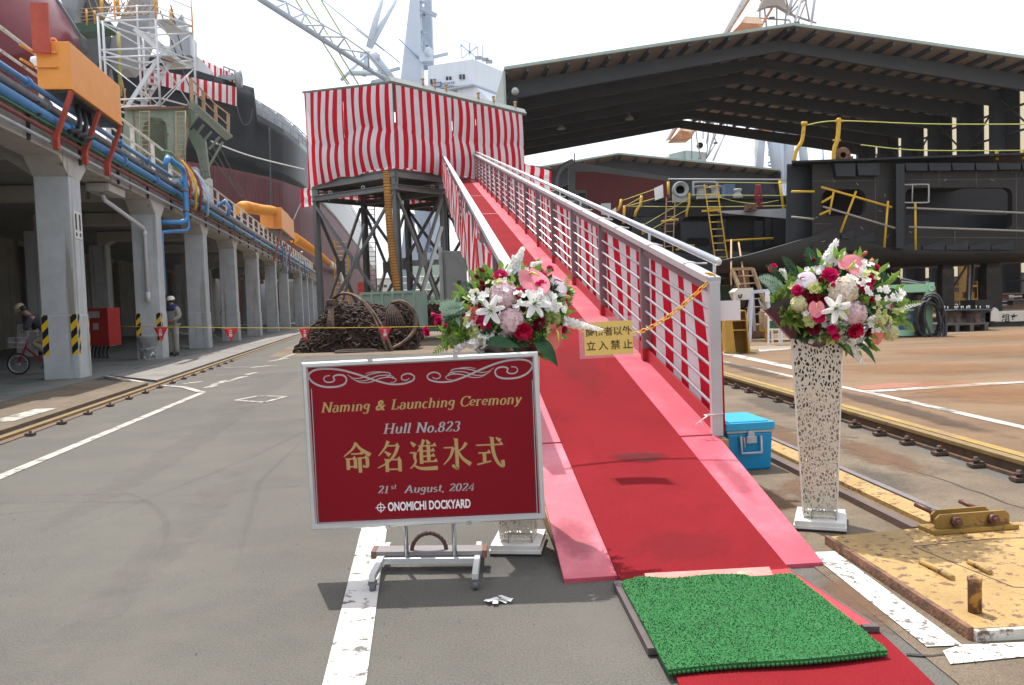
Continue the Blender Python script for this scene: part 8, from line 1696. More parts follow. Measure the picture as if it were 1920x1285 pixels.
Yt3 = yp(1450, 648).y; P = thing('stool', yp(1452, 648), 'white metal stool with red and green panels beside the flower stand', 'stool')
mb = MB(); mb.box(at(1453, 589, Yt3+.15), (.36, .36, .05)); mb.build('seat', MATS['ship_white'], P)
for (x0, x1, d) in ((1441, 1441, 0), (1464, 1466, 0), (1446, 1449, .32), (1460, 1462, .32)): mb = MB(); mb.bar(at(x0, 590, Yt3+d), at(x1, 648-d*8, Yt3+d), .035, .035); mb.build('leg', MATS['ship_white'], P)
for y in (600, 618): mb = MB(); mb.bar(at(1441, y, Yt3), at(1465, y, Yt3), .03, .03); mb.build('rung', MATS['ship_white'], P)
slab('red_panel', [(1442, 591), (1463, 591), (1463, 598), (1442, 598)], Yt3+.1, .02, mat('stool_red', (.4, .03, .04), .6), P, AY); slab('green_panel', [(1443, 602), (1462, 602), (1462, 616), (1443, 616)], Yt3+.1, .02, mat('stool_green', (.02, .12, .05), .6), P, AY)
mb = MB(); mb.bar(at(1438, 651, Yt3), at(1468, 651, Yt3+.0), .1, .03); mb.build('foot_plate', M_rr, P)
Yl = yp(1430, 625).y; M_tim = mat('worn_timber', (.36, .25, .14), .8, var=.2, vscale=7)
P = thing('tilted_frame', yp(1420, 610), 'worn timber coloured ladder frame leaning behind the work stand', 'frame')
for (x0, y0, x1, y1) in ((1373, 505, 1388, 545), (1411, 504, 1440, 585), (1373, 505, 1411, 504)): mb = MB(); mb.bar(at(x0, y0, Yl), at(x1, y1, Yl-.4), .1, .09); mb.build('rail', M_tim, P)
for (x0, y0, x1, y1) in ((1378, 519, 1416, 517), (1382, 533, 1420, 531), (1406, 561, 1432, 560), (1400, 577, 1436, 575), (1400, 590, 1436, 589)): mb = MB(); mb.cyl(at(x0, y0, Yl-.1), at(x1, y1, Yl-.1), .025, 6); mb.build('rung', M_tim, P)
slab('brown_panel', [(1384, 509), (1404, 508), (1406, 540), (1388, 540)], Yl+.5, .05, M_rust, P, AY)
for (x0, y0, x1, y1) in ((1371, 450, 1371, 535), (1385, 455, 1398, 540)): mb = MB(); mb.cyl(at(x0, y0, Yl+2), at(x1, y1, Yl-.3), .03, 6); mb.build('lean_rod', M_rr, P)
Yg = yp(1365, 612).y; slabT = thing('green_crate', yp(1365, 612), 'dull green steel crate behind the gangway end post', 'crate'); M_gcr = mat('dull_green_steel', (.06, .14, .08), .6, var=.15, vscale=2)
slab('shell', [(1346, 540), (1381, 538), (1381, 612), (1346, 614)], Yg, 1.2, M_gcr, slabT, AY); slab('rim', [(1344, 537), (1383, 535), (1383, 541), (1344, 543)], Yg-.03, 1.3, M_gcr, slabT, AY)
mb = MB(); c = yp(1420, 637); mb.box(c+V(0, .8, .2), (1.0, .7, .36)); tag(mb.build('rusty_box', M_rust, at=c, bevel=.02), 'low rusty box on the yard under the pale trestle', 'box')
mb = MB(); c = yp(1435, 640)+V(0, 1.0, 0)
for k in range(60): link(mb, c+V((rg.random()-.5)*.5-.25, (rg.random()-.5)*.3, 1.3*rg.random()**1.0+.1), V(rg.random()-.5, rg.random()-.5, -1).normalized(), V(rg.random()-.5, -1, 0).normalized(), .05, .04, .016, 8, 4)
tag(mb.build('hanging_chain', M_ch, at=c), 'bunch of dark chain hanging from the pale trestle', 'chain')
c = yp(1482, 642); P = thing('low_trolley', c, 'low yellow trolley left of the right hand flower stand', 'trolley'); mb = MB(); mb.box(c+V(.2, .7, .3), (1.3, .6, .1)); mb.build('bed', M_ybr, P)
for dx in (-.4, .75): mb = MB(); mb.box(c+V(dx, .5, .13), (.1, .1, .26)); mb.build('leg', M_ybr, P)
mb = MB(); mb.box(c+V(.0, .8, .55), (.9, .4, .4)); mb.box(c+V(.3, .9, .85), (.5, .3, .2)); mb.build('timber_load', M_tim, P)
# green generator frame
Yn = yp(1700, 632).y; a = at(1645, 628, Yn); b = at(1741, 628, Yn); M_gen = mat('mint_green_paint', (.3, .58, .36), .45, var=.06, vscale=3)
P = thing('generator_frame', V(a.x, a.y, .1), 'mint green welding generator frame with blue unit on the yard', 'machine'); w_ = b.x-a.x; h_ = at(1700, 535, Yn).z-.1
def gf(x, y, z): return V(a.x+x, a.y+y, .1+z)
for x in (0, w_*.33, w_): mb = MB(); mb.box(gf(x, 0, h_/2), (.16 if x else .3, .1, h_)); mb.build('post', M_gen, P)
for z, hh in ((h_-.08, .2), (.1, .14), (h_*.52, .05)): mb = MB(); mb.box(gf(w_/2, 0.002, z), (w_+.14, .11, hh)); mb.build('rail', M_gen, P)
mb = MB(); mb.box(gf(w_*.16, .05, h_*.55), (w_*.32, .08, h_*.8)); mb.build('side_panel', M_gen, P)
mb = MB(); mb.box(gf(w_/2, 1.2, h_/2), (w_, .06, h_*.9)); mb.box(gf(w_/2, .6, h_-.03), (w_, 1.2, .04)); mb.box(gf(w_/2, .6, .06), (w_, 1.2, .06)); mb.build('shell', M_gen, P)
mb = MB(); mb.box(gf(w_*.56, .45, .42), (w_*.42, .6, .5)); mb.build('blue_unit', mat('dull_blue_unit', (.1, .18, .3), .5, var=.1), P)
mb = MB(); mb.box(gf(w_*.56, .14, .5), (w_*.3, .02, .1)); mb.box(gf(w_*.56, .14, .3), (w_*.35, .02, .03)); mb.build('unit_trim', M_flash, P)
mb = MB(); mb.box(gf(w_*.56, .5, h_*.62), (w_*.42, .6, .3)); mb.build('grey_unit', M_dark, P)
mb = MB(); mb.box(gf(w_+.04, -.03, h_-.05), (.18, .06, .2)); mb.lathe(gf(w_+.06, -.02, h_-.1), [(.05, 0), (.09, 0), (.09, .05), (.05, .05), (.05, 0)], 12, (V(1, 0, 0), UZ, V(0, -1, 0))); mb.build('lifting_lug', M_gen, P)
rgx = random.Random(17); cc = at(1745, 597, Yn-.25); mb = MB()
for k in range(16):
    ra_, rb_ = .2+.16*rgx.random(), .42+.2*rgx.random(); o_ = V((rgx.random()-.5)*.12, (rgx.random()-.5)*.2, (rgx.random()-.5)*.12-.05); tl = (rgx.random()-.5)*.4
    mb.tube([cc+o_+V(ra_*math.cos(q), .12*math.sin(q*2+k)+tl*ra_*math.cos(q)*.3, rb_*math.sin(q)+.05*math.sin(3*q+k)) for q in [2*PI*j/22 for j in range(22)]], .03, 6, closed=True)
tag(mb.build('cable_coil', mat('black_cable', (.03, .032, .035), .55, var=.2), at=cc), 'thick coil of black welding cable hung on the green frame', 'cable')
mb = MB(); mb.tube(c3([at(1690, 530, Yn+.6), at(1720, 534, Yn+.3), at(1748, 545, Yn), at(1760, 570, Yn-.2), at(1758, 600, Yn-.2)], 6), .045, 7); mb.tube(c3([at(1690, 524, Yn+.8), at(1725, 532, Yn+.5), at(1742, 530, Yn+.5)], 6), .05, 7); tag(mb.build('cable', MATS['black_cable'], at=at(1690, 530, Yn)), 'black cables trailing over the top of the green frame', 'cable')
# spools on a pallet
Ys = yp(1800, 622).y; M_spool = mat('brown_spool_steel', (.14, .105, .085), .7, var=.25, vscale=4)
for k, (x, lab) in enumerate(((1787, 'left of two brown steel spools on the grey pallet'), (1822, 'right of two brown steel spools on the grey pallet'))):
    c = at(x, 612, Ys+.5); P = thing('cable_spool', c, lab, 'spool'); h_ = (612-580)/1540*Ys
    mb = MB(); mb.lathe(c, [(.36, 0), (.33, .06), (.24, h_*.3), (.2, h_*.5), (.22, h_*.8), (.24, h_-.04)], 20); mb.build('drum', M_spool, P)
    mb = MB(); mb.lathe(c, [(.5, h_-.04), (.5, h_), (0, h_)], 20); mb.build('top_flange', M_bluk, P)
    for q in range(6): an = q*PI/3+.3; mb = MB(); d_ = V(math.cos(an), math.sin(an), 0); mb.prism([c+d_*.24+V(0, 0, .02), c+d_*.38+V(0, 0, .02), c+d_*.22+V(0, 0, h_*.62)], V(-d_.y, d_.x, 0)*.03); mb.build('rib', M_spool, P)
    for q in range(8): mb = MB(); an = q*PI/4; mb.cyl(c+V(.42*math.cos(an), .42*math.sin(an), h_), c+V(.42*math.cos(an), .42*math.sin(an), h_+.1), .012, 5); mb.build('bolt', M_galv, P)
a, b = at(1762, 616, Ys), at(1852, 614, Ys); P = thing('pallet', V(a.x, a.y, .1), 'grey steel pallet beneath the two brown spools', 'pallet'); mb = MB(); mb.box(V((a.x+b.x)/2, a.y+.5, .3), (b.x-a.x, 1.1, .05)); mb.build('top', M_steeld, P)
for k in range(4): mb = MB(); mb.box(V(lerp(a.x+.06, b.x-.06, k/3), a.y+.5, .19), (.1, 1.1, .17)); mb.build('runner', M_steeld, P)
# cream beam with characters
Yc = yp(1880, 613).y; a, b = at(1847, 586, Yc), at(2010, 584, Yc); z1 = a.z; z0 = .24
P = thing('assembly_beam', V(a.x, a.y, .1), 'long cream painted assembly beam lettered with two black characters', 'beam'); mb = MB(); mb.box(V((a.x+b.x)/2, a.y+.35, (z0+z1)/2), (b.x-a.x, .7, z1-z0)); mb.build('body', mat('cream_beam_paint', (.6, .57, .48), .55, var=.06, vscale=3, col2=(.3, .22, .15), c2=(.68, .74), c2scale=5), P, bevel=.01)
mb = MB(); mb.box(V((a.x+b.x)/2, a.y+.35, .17), (b.x-a.x-.4, .5, .12)); mb.build('underside_skid', M_dark, P)
mb = MB(); c = at(1864, 583, Yc); mb.prism([c+V(-.12, -.04, -.3), c+V(.14, -.04, -.3), c+V(.1, -.04, .03), c+V(.0, -.04, .1), c+V(-.1, -.04, .03)], AY*.04); mb.build('lifting_lug', M_cream, P)
mb = MB(); q_ = at(1893.5, 602, Yc); text_mb(mb, '組立', V(q_.x, a.y-.004, q_.z), V(1, 0, 0), UZ, .24, bold=.006, align='CENTER', thick=0); mb.build('lettering', M_dark, P)
a2 = at(1832, 588, Yc+.4); mb = MB(); mb.box(V(a2.x, a2.y, .55), (.55, .8, .7)); mb.build('end_block', M_web, P)
# hanging white sheet and things further back under the block
p_ = at(1816, 575, 30); mb = MB(); mb.smooth = True; mb.grid(lambda u, v: at(lerp(1809, 1820, u)+(lerp(10, 0, v) if False else 0)+v*9*(1 if u > .3 else .7), lerp(576, 491, v), 30+.12*math.sin(u*9+v*3)), 10, 10); mb.smooth = False
tag(mb.build('hanging_sheet', mat('greyish_white_sheet', (.6, .6, .63), .6, var=.06), at=p_, solid=.01), 'white plastic sheet hanging between the two dark posts', 'sheet')
mb = MB(); mb.bar(at(1785, 545, 29), at(1813, 497, 29.5), .06, .05); tag(mb.build('timber_prop', M_tim, at=at(1785, 545, 29)), 'slanting timber prop beside the hanging white sheet', 'prop')
rgx = random.Random(77)
for k, (px, py, w_, h_, m, lab) in enumerate(((1795, 520, 1.4, 1.2, M_ybr, 'yellow steel rack in the shade behind the left post'), (1832, 540, 1.2, 2.2, mat('dull_yellow_brown', (.25, .15, .05), .7, var=.2), 'dull yellow cabinet behind the hanging white sheet'), (1700, 512, 1.6, 1.0, M_spool, 'brown machinery in the shade above the green frame'), (1890, 545, 3.6, .7, M_rust, 'rusty steel stock laid out far beyond the right post'), (1900, 530, 4.0, .5, M_unit, 'grey pallet stack far beyond the right post'))):
    Yk = 34+3*k; c = at(px, py+20, Yk); c = V(c.x, Yk, .1); P = thing('steel_rack', c, lab, 'rack')
    for i in range(3): mb = MB(); mb.box(c+V(0, 0, .15+h_*i/2.2), (w_, .8, .08)); mb.build('shelf', m, P)
    for dx in (-.48, .48): mb = MB(); mb.box(c+V(dx*w_, 0, h_/2+.1), (.1, .7, h_+.2)); mb.build('upright', m, P)
    for i in range(4): mb = MB(); mb.box(c+V((i-1.5)*w_*.22, 0, .15+h_*(i % 2)/2.2+.18), (w_*.16, .5, .26)); mb.build('stored_part', m if i % 2 else M_steeld, P)
# far buildings on the right
M_fblue = mat('far_blue_white', (.5, .6, .72), .6, var=.08); M_fcream = mat('far_cream', (.6, .57, .48), .7, var=.06)
for (px, py, w_, h_, Yk, m, lab) in ((1850, 540, 40, 7.5, 95, M_fcream, 'far cream workshop glimpsed between the dark posts'), (1895, 540, 6, 4.5, 80, M_fblue, 'far pale blue cabin beyond the right post'), (1930, 545, 10, 2.5, 72, mat('far_blue', (.08, .18, .42), .6), 'far blue container beyond the right post'), (1890, 548, 14, 2.2, 66, M_steeld, 'far dark low wall beyond the right post')):
    c = at(px, py, Yk); P = thing('workshop' if w_ > 20 else 'cabin', V(c.x, Yk, .1), lab, 'building'); mb = MB(); mb.box(V(c.x, Yk, .1+h_/2), (w_, 4, h_)); mb.build('wall', m, P); mb = MB(); mb.prism([V(c.x-w_/2-.2, Yk-2.3, .1+h_), V(c.x+w_/2+.2, Yk-2.3, .1+h_), V(c.x+w_/2+.2, Yk+2.3, .4+h_), V(c.x-w_/2-.2, Yk+2.3, .4+h_)], (0, 0, .12)); mb.build('roof', M_flash, P)
    for k in range(int(w_/2.5)): mb = MB(); mb.box(V(c.x-w_/2+1.2+2.5*k, Yk-2.02, .1+h_*.6), (1.2, .06, h_*.25)); mb.build('window', M_dark, P)
# ================================================================ CRANES
M_cr = mat('pale_blue_crane_paint', (.56, .64, .73), .5, var=.05, vscale=.3); M_cr2 = mat('blue_grey_crane_paint', (.4, .47, .56), .5, var=.06, vscale=.3); M_crg = mat('mint_crane_paint', (.45, .62, .5), .5, var=.06, vscale=.3)
YK = 110.0; k3 = lambda x, y, d=0.: at(x, y, YK+d)
z5b = lambda x, y: (480+x/3.692, y/3.692)
C1 = thing('jib_crane', V(k3(790, 560).x, YK, 0), 'tall pale blue jib crane with white machinery house behind the platform', 'crane')
slab('mast_leg', [(770, -14), (786, -14), (791, 158), (750, 158)], YK, 4, M_cr, C1, AY); slab('mast_leg', [(798, -14), (807, -14), (812, 120), (806, 124), (789, 124), (790, 60)], YK+3, 2, M_cr2, C1, AY)
for (x0, y0, x1, y1) in ((786, 4, 800, 4), (788, 30, 797, 30), (788, 60, 800, 62), (790, 90, 803, 88), (786, 5, 797, 30), (788, 60, 802, 88), (793, 112, 840, 101), (786, 118, 802, 116), (750, 128, 728, 134)): mb = MB(); mb.bar(k3(x0, y0, 1), k3(x1, y1, 1), .35, .35); mb.build('mast_tie', M_cr2, C1)
mb = MB(); mb.bar(k3(790, 16, 0), k3(818, 30, 0), .5, .5); mb.build('mast_arm', M_cr2, C1)
mb = MB(); mb.bar(k3(786, 108, -1), k3(812, 106, -1), .3, 1.2); mb.blob(k3(803, 98, -1), (.6, .6, .7), 10, 6); mb.build('mast_platform', M_cr, C1)
HS = [(802, 124), (887, 111), (887, 158), (802, 168)]
slab('machinery_house', HS+[], YK-3, 8, mat('crane_house_white', (.7, .77, .83), .5, var=.05, vscale=.5, stretch=(3, 3, .1)), C1, V(.62, 1, 0))
slab('lower_house', [(858, 160), (887, 158), (930, 200), (858, 200)], YK-2.5, 7, MATS['crane_house_white'], C1, V(.62, 1, 0)); slab('house_floor', [(812, 170), (887, 157), (887, 160), (812, 174)], YK-3.3, 8, M_cr2, C1, V(.62, 1, 0)); slab('shadow_bay', [(814, 170), (858, 163), (858, 190), (814, 182)], YK+1, 2, M_shg, C1, AY)
for (x, y) in ((812, 153), (841.5, 148), (866.5, 144)):
    mb = MB(); p_, q_ = k3(x-5, y+4.5, -3.2), k3(x+5, y-4.5, -3.2); mb.span(p_, V(q_.x, p_.y+.1, q_.z)); wn = mb.build('window', M_dark, C1); mb = MB(); mb.box((p_+q_)/2+V(0, -.05, 0), (.08, .06, q_.z-p_.z)); mb.build('glazing_bar', M_cr, wn)
M_sgb = mat('blue_sign', (.03, .1, .3), .5)
for (x0, y0, x1, y1, tx, bg, fg) in ((809.5, 165, 828, 157, '1601', M_sgb, M_wht), (830, 161.5, 851, 154.5, 'HITACHI', MATS['crane_house_white'], M_sgb)):
    p_, q_ = k3(x0, y0, -3.3), k3(x1, y0-2.5, -3.3); X = (q_-p_).normalized(); h_ = .62; mb = MB(); mb.prism([p_, q_, q_+V(0, 0, h_), p_+V(0, 0, h_)], AY*.08); sg_ = mb.build('sign_plate', bg, C1)
    mb = MB(); text_mb(mb, tx, (p_+q_)/2+V(0, -.03, .12), X, UZ, .56 if len(tx) < 5 else .4, bold=.012, thick=0); mb.build('lettering', fg, sg_)
mb = MB()
for (x0, y0, x1, y1) in ((864, 84, 866, 110), (895, 88, 897, 112), (880, 80, 881, 108), (904, 84, 905, 112), (864, 84, 897, 112), (895, 88, 866, 110)): mb.bar(k3(x0, y0, 0), k3(x1, y1, 0), .16, .16)
mb.build('gallery_frame', M_cr, C1); mb = MB(); mb.hexa([k3(866, 75, -1), k3(890, 86, -1), k3(903, 83, 3), k3(880, 71, 3), k3(866, 74, -1), k3(890, 85, -1), k3(903, 82, 3), k3(880, 70, 3)]); mb.build('gallery_deck', M_cr2, C1)
for (x, y) in ((897, 109), (910, 112), (917, 116)): mb = MB(); mb.box(k3(x, y), (.9, .5, .4)); mb.build('floodlight', M_shg, C1)
# lattice jib
lo0, lo1 = k3(484, -4, -30), k3(700, 135, -6); lo1b = k3(738, 158, -2)
mb = MB(); mb.tube([lo0, lo1, lo1b], .3, 8); mb.build('jib_chord', M_cr2, C1)
up_, dn_ = [], []
for (x, y, xl, yl) in ((537, 5, 508, 12), (572, 25, 534, 36), (608, 48, 551, 51), (647, 70, 582, 75), (690, 100, 618, 103), (735, 150, 690, 132)):
    f_ = (xl-484)/(716-484); d = lerp(-30, -5, f_); up_.append(at(x, y, YK+d+2.5)); dn_.append(lerp(lo0, lo1, min(1, (xl-484)/216)))
mb = MB()
for i, (u_, l_) in enumerate(zip(up_, dn_)):
    mb.cyl(u_, l_, .11, 6)
    if i < len(up_)-1: mb.cyl(u_, up_[i+1], .09, 6); mb.cyl(u_, dn_[i+1], .11, 6)
mb.cyl(k3(484, -14, -28), up_[0], .14, 6)
mb.build('jib_lattice', M_cr, C1)
mb = MB()
for (x0, y0, x1, y1, d0, d1, r) in ((716, -8, 692, 88, -3, -4, .4), (744, -8, 694, 88, 0, -4, .4), (690, 96, 682, 143, -4, -4, .3), (700, 104, 735, 152, -4, -1, .6), (676, 104, 712, 108, -4, -4, .4), (657, 137, 712, 137, -6, -3, .35), (690, 100, 640, 150, -4, -6, .2), (735, 150, 700, 158, -1, -4, .5)): mb.cyl(k3(x0, y0, d0), k3(x1, y1, d1), r, 8)
mb.build('a_frame', M_cr, C1)
mb = MB()
for (x0, y0, x1, y1, d0, d1) in ((552, -4, 655, 158, -20, -6), (572, -4, 672, 158, -18, -6), (602, 0, 668, 110, -16, -6), (626, 118, 652, 160, -8, -7)): mb.cyl(k3(x0, y0, d0), k3(x1, y1, d1), .09, 5)
mb.build('hoist_ropes', mat('lime_rope', (.5, .62, .3), .6), C1)
mb = MB()
for (x0, y0, x1, y1) in ((602, -2, 750, 118), (668, 55, 720, 95)): mb.cyl(k3(x0, y0, -8), k3(x1, y1, 0), .07, 5)
mb.cyl(k3(748, 73, -1), k3(788, 112, 0), .12, 5); mb.build('stay_ropes', M_cr2, C1)
# lower portal of the crane, seen between the platform legs
slab('portal_leg', [(774, 380), (806, 380), (806, 470), (790, 470)], YK, 3, M_cr2, C1, AY); slab('portal_leg', [(806, 380), (842, 380), (838, 470), (808, 470)], YK-1, 3, M_cr, C1, AY); slab('portal_leg', [(765, 400), (775, 400), (768, 470), (752, 470)], YK+1, 3, M_cr2, C1, AY)
slab('portal_beam', [(752, 464), (838, 461), (838, 486), (752, 489)], YK-2, 6, mat('crane_beam_blue', (.42, .48, .58), .5, var=.05), C1, AY); slab('beam_shade_slab', [(752, 489), (838, 486), (838, 493), (752, 496)], YK-1.8, 6, M_steeld, C1, AY)  # dark slab paints the shade under the portal beam
for (x, y) in ((787, 470), (804, 468)): mb = MB(); mb.box(k3(x, y, -2.2), (.75, .1, .45)); pl_ = mb.build('number_plate', M_sgb, C1); mb = MB(); text_mb(mb, '16' if x < 800 else '01', k3(x, y, -2.28)+V(0, 0, -.15), V(1, 0, 0), UZ, .4, thick=0); mb.build('lettering', M_wht, pl_)
slab('bogie_house', [(770, 500), (835, 496), (838, 545), (770, 545)], YK-4, 3, M_crg, C1, AY); slab('stay', [(760, 400), (772, 400), (762, 462), (754, 462)], YK+4, .5, M_crg, C1, AY); slab('stay', [(820, 410), (826, 405), (838, 462), (828, 462)], YK+4, .5, M_crg, C1, AY)
mb = MB()
for k in range(8): mb.cyl(k3(752+12*k, 520, -8), k3(752+12*k, 560, -8), .08, 5)
for y in (520, 532, 545): mb.cyl(k3(748, y, -8), k3(842, y-2, -8), .08, 5)
mb.build('gangway_railing', MATS['ship_white'], C1)
for (xa, xb) in ((757, 775), (815, 838)):
    mb = MB(); p_, q_ = k3(xa, 495), k3(xb, 495); mb.box(V((p_.x+q_.x)/2, YK, p_.z/2), (q_.x-p_.x, 2.5, p_.z)); mb.build('portal_foot', M_cr2, C1)
# rusty crane behind the vast shed
M_cw = mat('weathered_crane_white', (.62, .64, .64), .6, var=.1, vscale=.3, col2=(.4, .17, .06), c2=(.55, .66), c2scale=.5); M_cru = mat('rusty_orange_steel', (.5, .2, .07), .7, var=.2, vscale=.5, col2=(.65, .5, .35), c2=(.55, .65), c2scale=.7); M_crd = mat('rust_grey_lattice', (.36, .3, .26), .7, var=.2)
def rcrane(name, label, ox, oy, sc, Y):
    """slewing crane top: counterweight arm, rusty ballast box, mast lattice; drawn from photo points shifted and scaled"""
    t_ = thing('rusty_crane', V(at(ox, 560, Y).x, Y, 0), label, 'crane'); q = lambda x, y, d=0.: at(ox+x*sc, oy+y*sc, Y+d)
    mb = MB(); mb.prism([q(0, 0), q(8, 0), q(62, -84), q(50, -92)], AY*1.5); mb.build('counter_arm', M_cw, t_)
    mb = MB(); mb.prism([q(14, 0, .4), q(72, -2, .4), q(84, -22, .4), q(38, -24, .4)], AY*4); mb.build('ballast_box', M_cru, t_); mb = MB(); mb.prism([q(38, -24.5, .4), q(84, -22.5, .4), q(76, -36, 1.5), q(46, -38, 1.5)], AY*3); mb.build('ballast_lid', mat('pale_rust', (.6, .42, .3), .7, var=.15), t_)
    mb = MB(); mb.bar(q(8, 2, -.3), q(64, -86, -.3), .35, .35); mb.bar(q(68, 0, 1), q(104, -60, 1), .4, .4); mb.build('arm_edge', M_cru, t_)
    L_ = [(76, -2, 76, -60), (76, -60, 100, -100), (100, -100, 128, -60), (92, 4, 84, -64), (120, 14, 132, -60), (132, -60, 118, -110), (76, -60, 140, -56), (78, -34, 136, -30), (110, 0, 110, -62), (128, -44, 176, -28), (128, -46, 190, -24), (100, -100, 150, -30), (84, -64, 60, -90), (136, -30, 150, 10), (150, 10, 120, 60), (92, 4, 104, 60), (76, -2, 76, 60), (110, 40, 96, 60), (128, -30, 120, 60), (170, -70, 120, 60), (136, -46, 150, -110), (136, -46, 170, -100), (140, -46, 186, -90), (176, -28, 168, -70)]
    mb = MB()
    for (x0, y0, x1, y1) in L_: mb.cyl(q(x0, y0, 1.5), q(x1, y1, 1.5), .16*sc, 6)
    mb.build('mast_lattice', M_crd, t_)
    mb = MB()
    for (x0, y0, x1, y1) in ((192, -110, 180, -24), (180, -24, 140, 66), (162, -80, 128, 40), (150, -110, 132, -40)): mb.cyl(q(x0, y0, 1), q(x1, y1, 1), .26*sc, 8)
    mb.build('white_tube', M_cw, t_)
    for (x, y) in ((100, -34), (150, -24), (148, 12), (160, -20)): mb = MB(); mb.box(q(x, y, 1), (1.0*sc, .6, .4*sc)); mb.build('floodlight', M_steeld, t_)
    mb = MB(); mb.prism([q(58, 34, 2), q(120, 40, 2), q(120, 66, 2), q(58, 66, 2)], AY*4); mb.prism([q(8, 46, 3), q(58, 34, 3), q(58, 66, 3), q(8, 66, 3)], AY*4); mb.build('winch_house', mat('pale_mint_cabin', (.5, .62, .58), .6, var=.08), t_)
    mb = MB(); mb.prism([q(72, -50, 0), q(98, -100, 0), q(120, -96, 0), q(132, -48, 0), q(112, -60, 0), q(92, -58, 0)], AY*1.2); mb.build('sheave_frame', M_crd, t_)
    mb = MB(); p_ = q(100, 20, 2); mb.lathe(p_, [(.9*sc, -.4), (.9*sc, .4), (.3, .4), (.3, -.4), (.9*sc, -.4)], 14, (V(1, 0, 0), UZ, AY)); mb.build('winch_drum', M_cru, t_)
    mb = MB(); z_ = q(100, 66).z; b_ = q(100, 66); 
    for dx in (-3, 3): mb.bar(V(b_.x+dx*sc, b_.y+2, 0), V(b_.x+dx*.6*sc, b_.y+2, z_), 1.2, 1.2)
    mb.build('tower_leg', M_cw, t_); return t_
rcrane('rusty_crane', 'rusty white crane with orange ballast box seen above the ridge of the vast shed', 1354, 66, .93, 150)
rcrane('rusty_crane', 'rusty white crane with orange ballast box seen through the far end of the vast shed', 1250, 261, .62, 150)
C3 = thing('portal_crane', V(at(1465, 560, 130).x, 130, 0), 'white tubular crane legs standing beyond the far right end of the shed', 'crane')
for (x0, y0, x1, y1, r) in ((1432, 243, 1422, 345, .6), (1438, 240, 1462, 345, .85), (1462, 240, 1466, 400, .6), (1486, 236, 1474, 345, .8), (1497, 240, 1512, 345, .65)):
    mb = MB(); a_ = at(x0, y0-40, 130); b_ = at(x1, y1, 130); d_ = (b_-a_); mb.cyl(a_, b_, r, 12); mb.cyl(b_, V(b_.x+d_.x*.25, b_.y, 0), r, 12); mb.build('leg', M_cr, C3)
mb = MB()
for k in range(5): mb.bar(at(1440, 250+20*k, 131), at(1482, 262+20*k, 131), .25, .25); mb.bar(at(1482, 250+20*k, 131), at(1440, 266+20*k, 131), .25, .25)
mb.build('bracing', M_cr2, C3); mb = MB(); mb.box(at(1428, 250, 129.0), (2.7, .4, 1.2)); mb.build('rust_patch', M_cru, C3)
mb = MB(); mb.cyl(at(1542, 264, 130), at(1544, 303, 130), .1, 6); tag(mb.build('pole', M_cr, at=at(1544, 303, 130)), 'thin pale pole beyond the far end of the vast shed', 'pole')
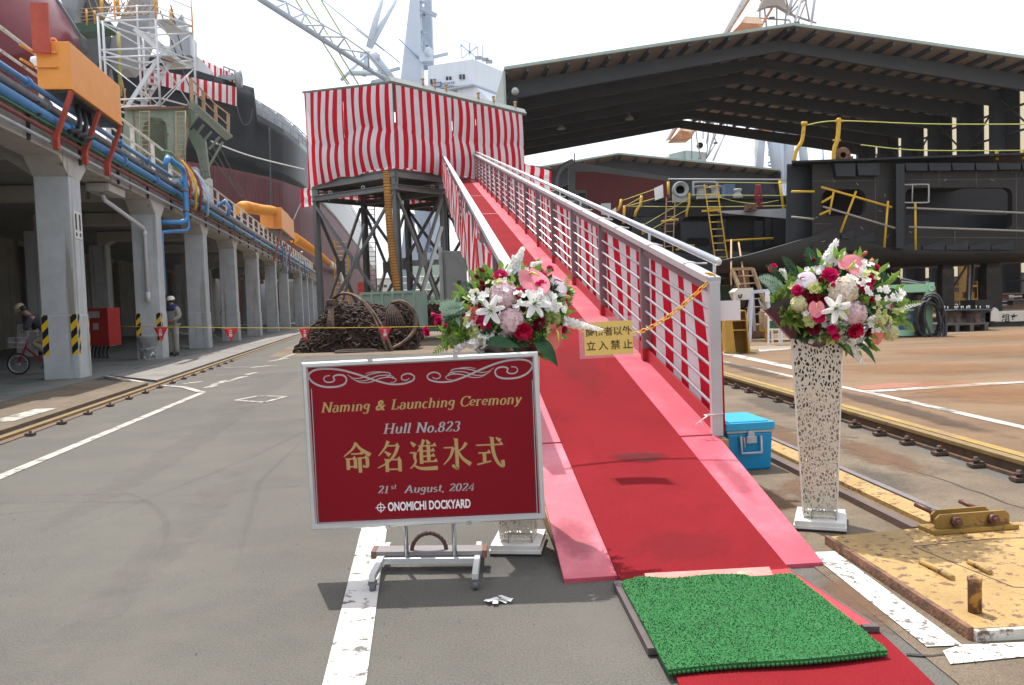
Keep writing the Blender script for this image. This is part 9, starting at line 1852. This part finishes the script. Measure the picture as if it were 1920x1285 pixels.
# ================================================================ WOODED HILL, FAR SHORE
M_hill = mat('wooded_hill', (.035, .075, .035), .9, var=.5, vscale=.25, col2=(.07, .11, .05), c2=(.45, .65), c2scale=.35, bump=.8, bscale=.5)
rgx = random.Random(5)
def hillz(x): return 22*math.exp(-((x+75)/34)**2)+9*math.exp(-((x+10)/40)**2)+5+3*math.sin(x*.09)+1.5*math.sin(x*.31)
mb = MB(); mb.smooth = True; mb.grid(lambda u, v: V(lerp(-240, 160, u), 520+90*v, hillz(lerp(-240, 160, u))*math.sin(PI*(.06+.5*v))*(1+.05*math.sin(u*170+v*30))), 160, 12); mb.smooth = False; tag(mb.build('hill', M_hill), kind='structure')
mb = MB()
for k in range(2600):
    x = lerp(-150, 60, rgx.random()); v = rgx.random()**.7; p_ = V(x, 520+90*v, hillz(x)*math.sin(PI*(.06+.5*v))); r_ = 1.4+1.6*rgx.random(); mb.blob(p_, (r_, r_, r_*.9), 6, 4, .5, rgx)
tag(mb.build('woodland', M_hill, at=(-40, 540, 0)), 'dark green woodland covering the far hill beyond the dock', 'woodland', kind='stuff')
c = at(725, 545, 300); P = thing('far_building', V(c.x, 300, 0), 'far pale building below the wooded hill between the platform legs', 'building'); h_ = at(725, 524, 300).z; mb = MB(); mb.box(V(c.x, 300, h_/2), (7, 6, h_)); mb.build('wall', M_fcream, P); mb = MB(); mb.box(V(c.x, 300, h_+.2), (7.6, 6.6, .4)); mb.build('roof', M_flash, P)
for i in range(3):
    for j in range(3): mb = MB(); mb.box(V(c.x-2.2+2.2*i, 296.9, h_*(.35+.22*j)), (1.1, .2, 1.0)); mb.build('window', M_dark, P)
mb = MB(); c = at(682, 545, 75); P = thing('red_cabin', V(c.x, 75, 3), 'small red box cabin on the far quay between the platform legs', 'cabin'); mb.box(c+V(0, 0, .1), (.9, .8, .9)); mb.build('wall', M_rcab, P); mb = MB(); mb.prism([c+V(-.5, -.45, .56), c+V(.5, -.45, .56), c+V(.3, -.45, .8), c+V(-.3, -.45, .8)], AY*.9); mb.build('roof', M_redst, P); mb = MB(); mb.box(V(c.x, 75, (c.z-.36)/2), (.8, .7, c.z-.36)); mb.build('plinth', M_beam, P)
ladder(at(641, 570, 42), at(640, 450, 42), .7, 14, M_yp2, 'yellow stair ladder climbing to the far end of the walkway')
# ================================================================ HAZE
mb = MB(); mb.span((-920, -70, -3), (1220, 1520, 75)); hz_ = tag(mb.build('haze', []), kind='stuff')
m = bpy.data.materials.new('sea_haze'); m.use_nodes = True; t = m.node_tree; t.nodes.clear(); o = t.nodes.new('ShaderNodeOutputMaterial'); v = t.nodes.new('ShaderNodeVolumePrincipled')
v.inputs['Color'].default_value = (.95, .97, 1, 1); v.inputs['Density'].default_value = .0002; v.inputs['Anisotropy'].default_value = .3; t.links.new(v.outputs[0], o.inputs['Volume']); hz_.data.materials.append(m)
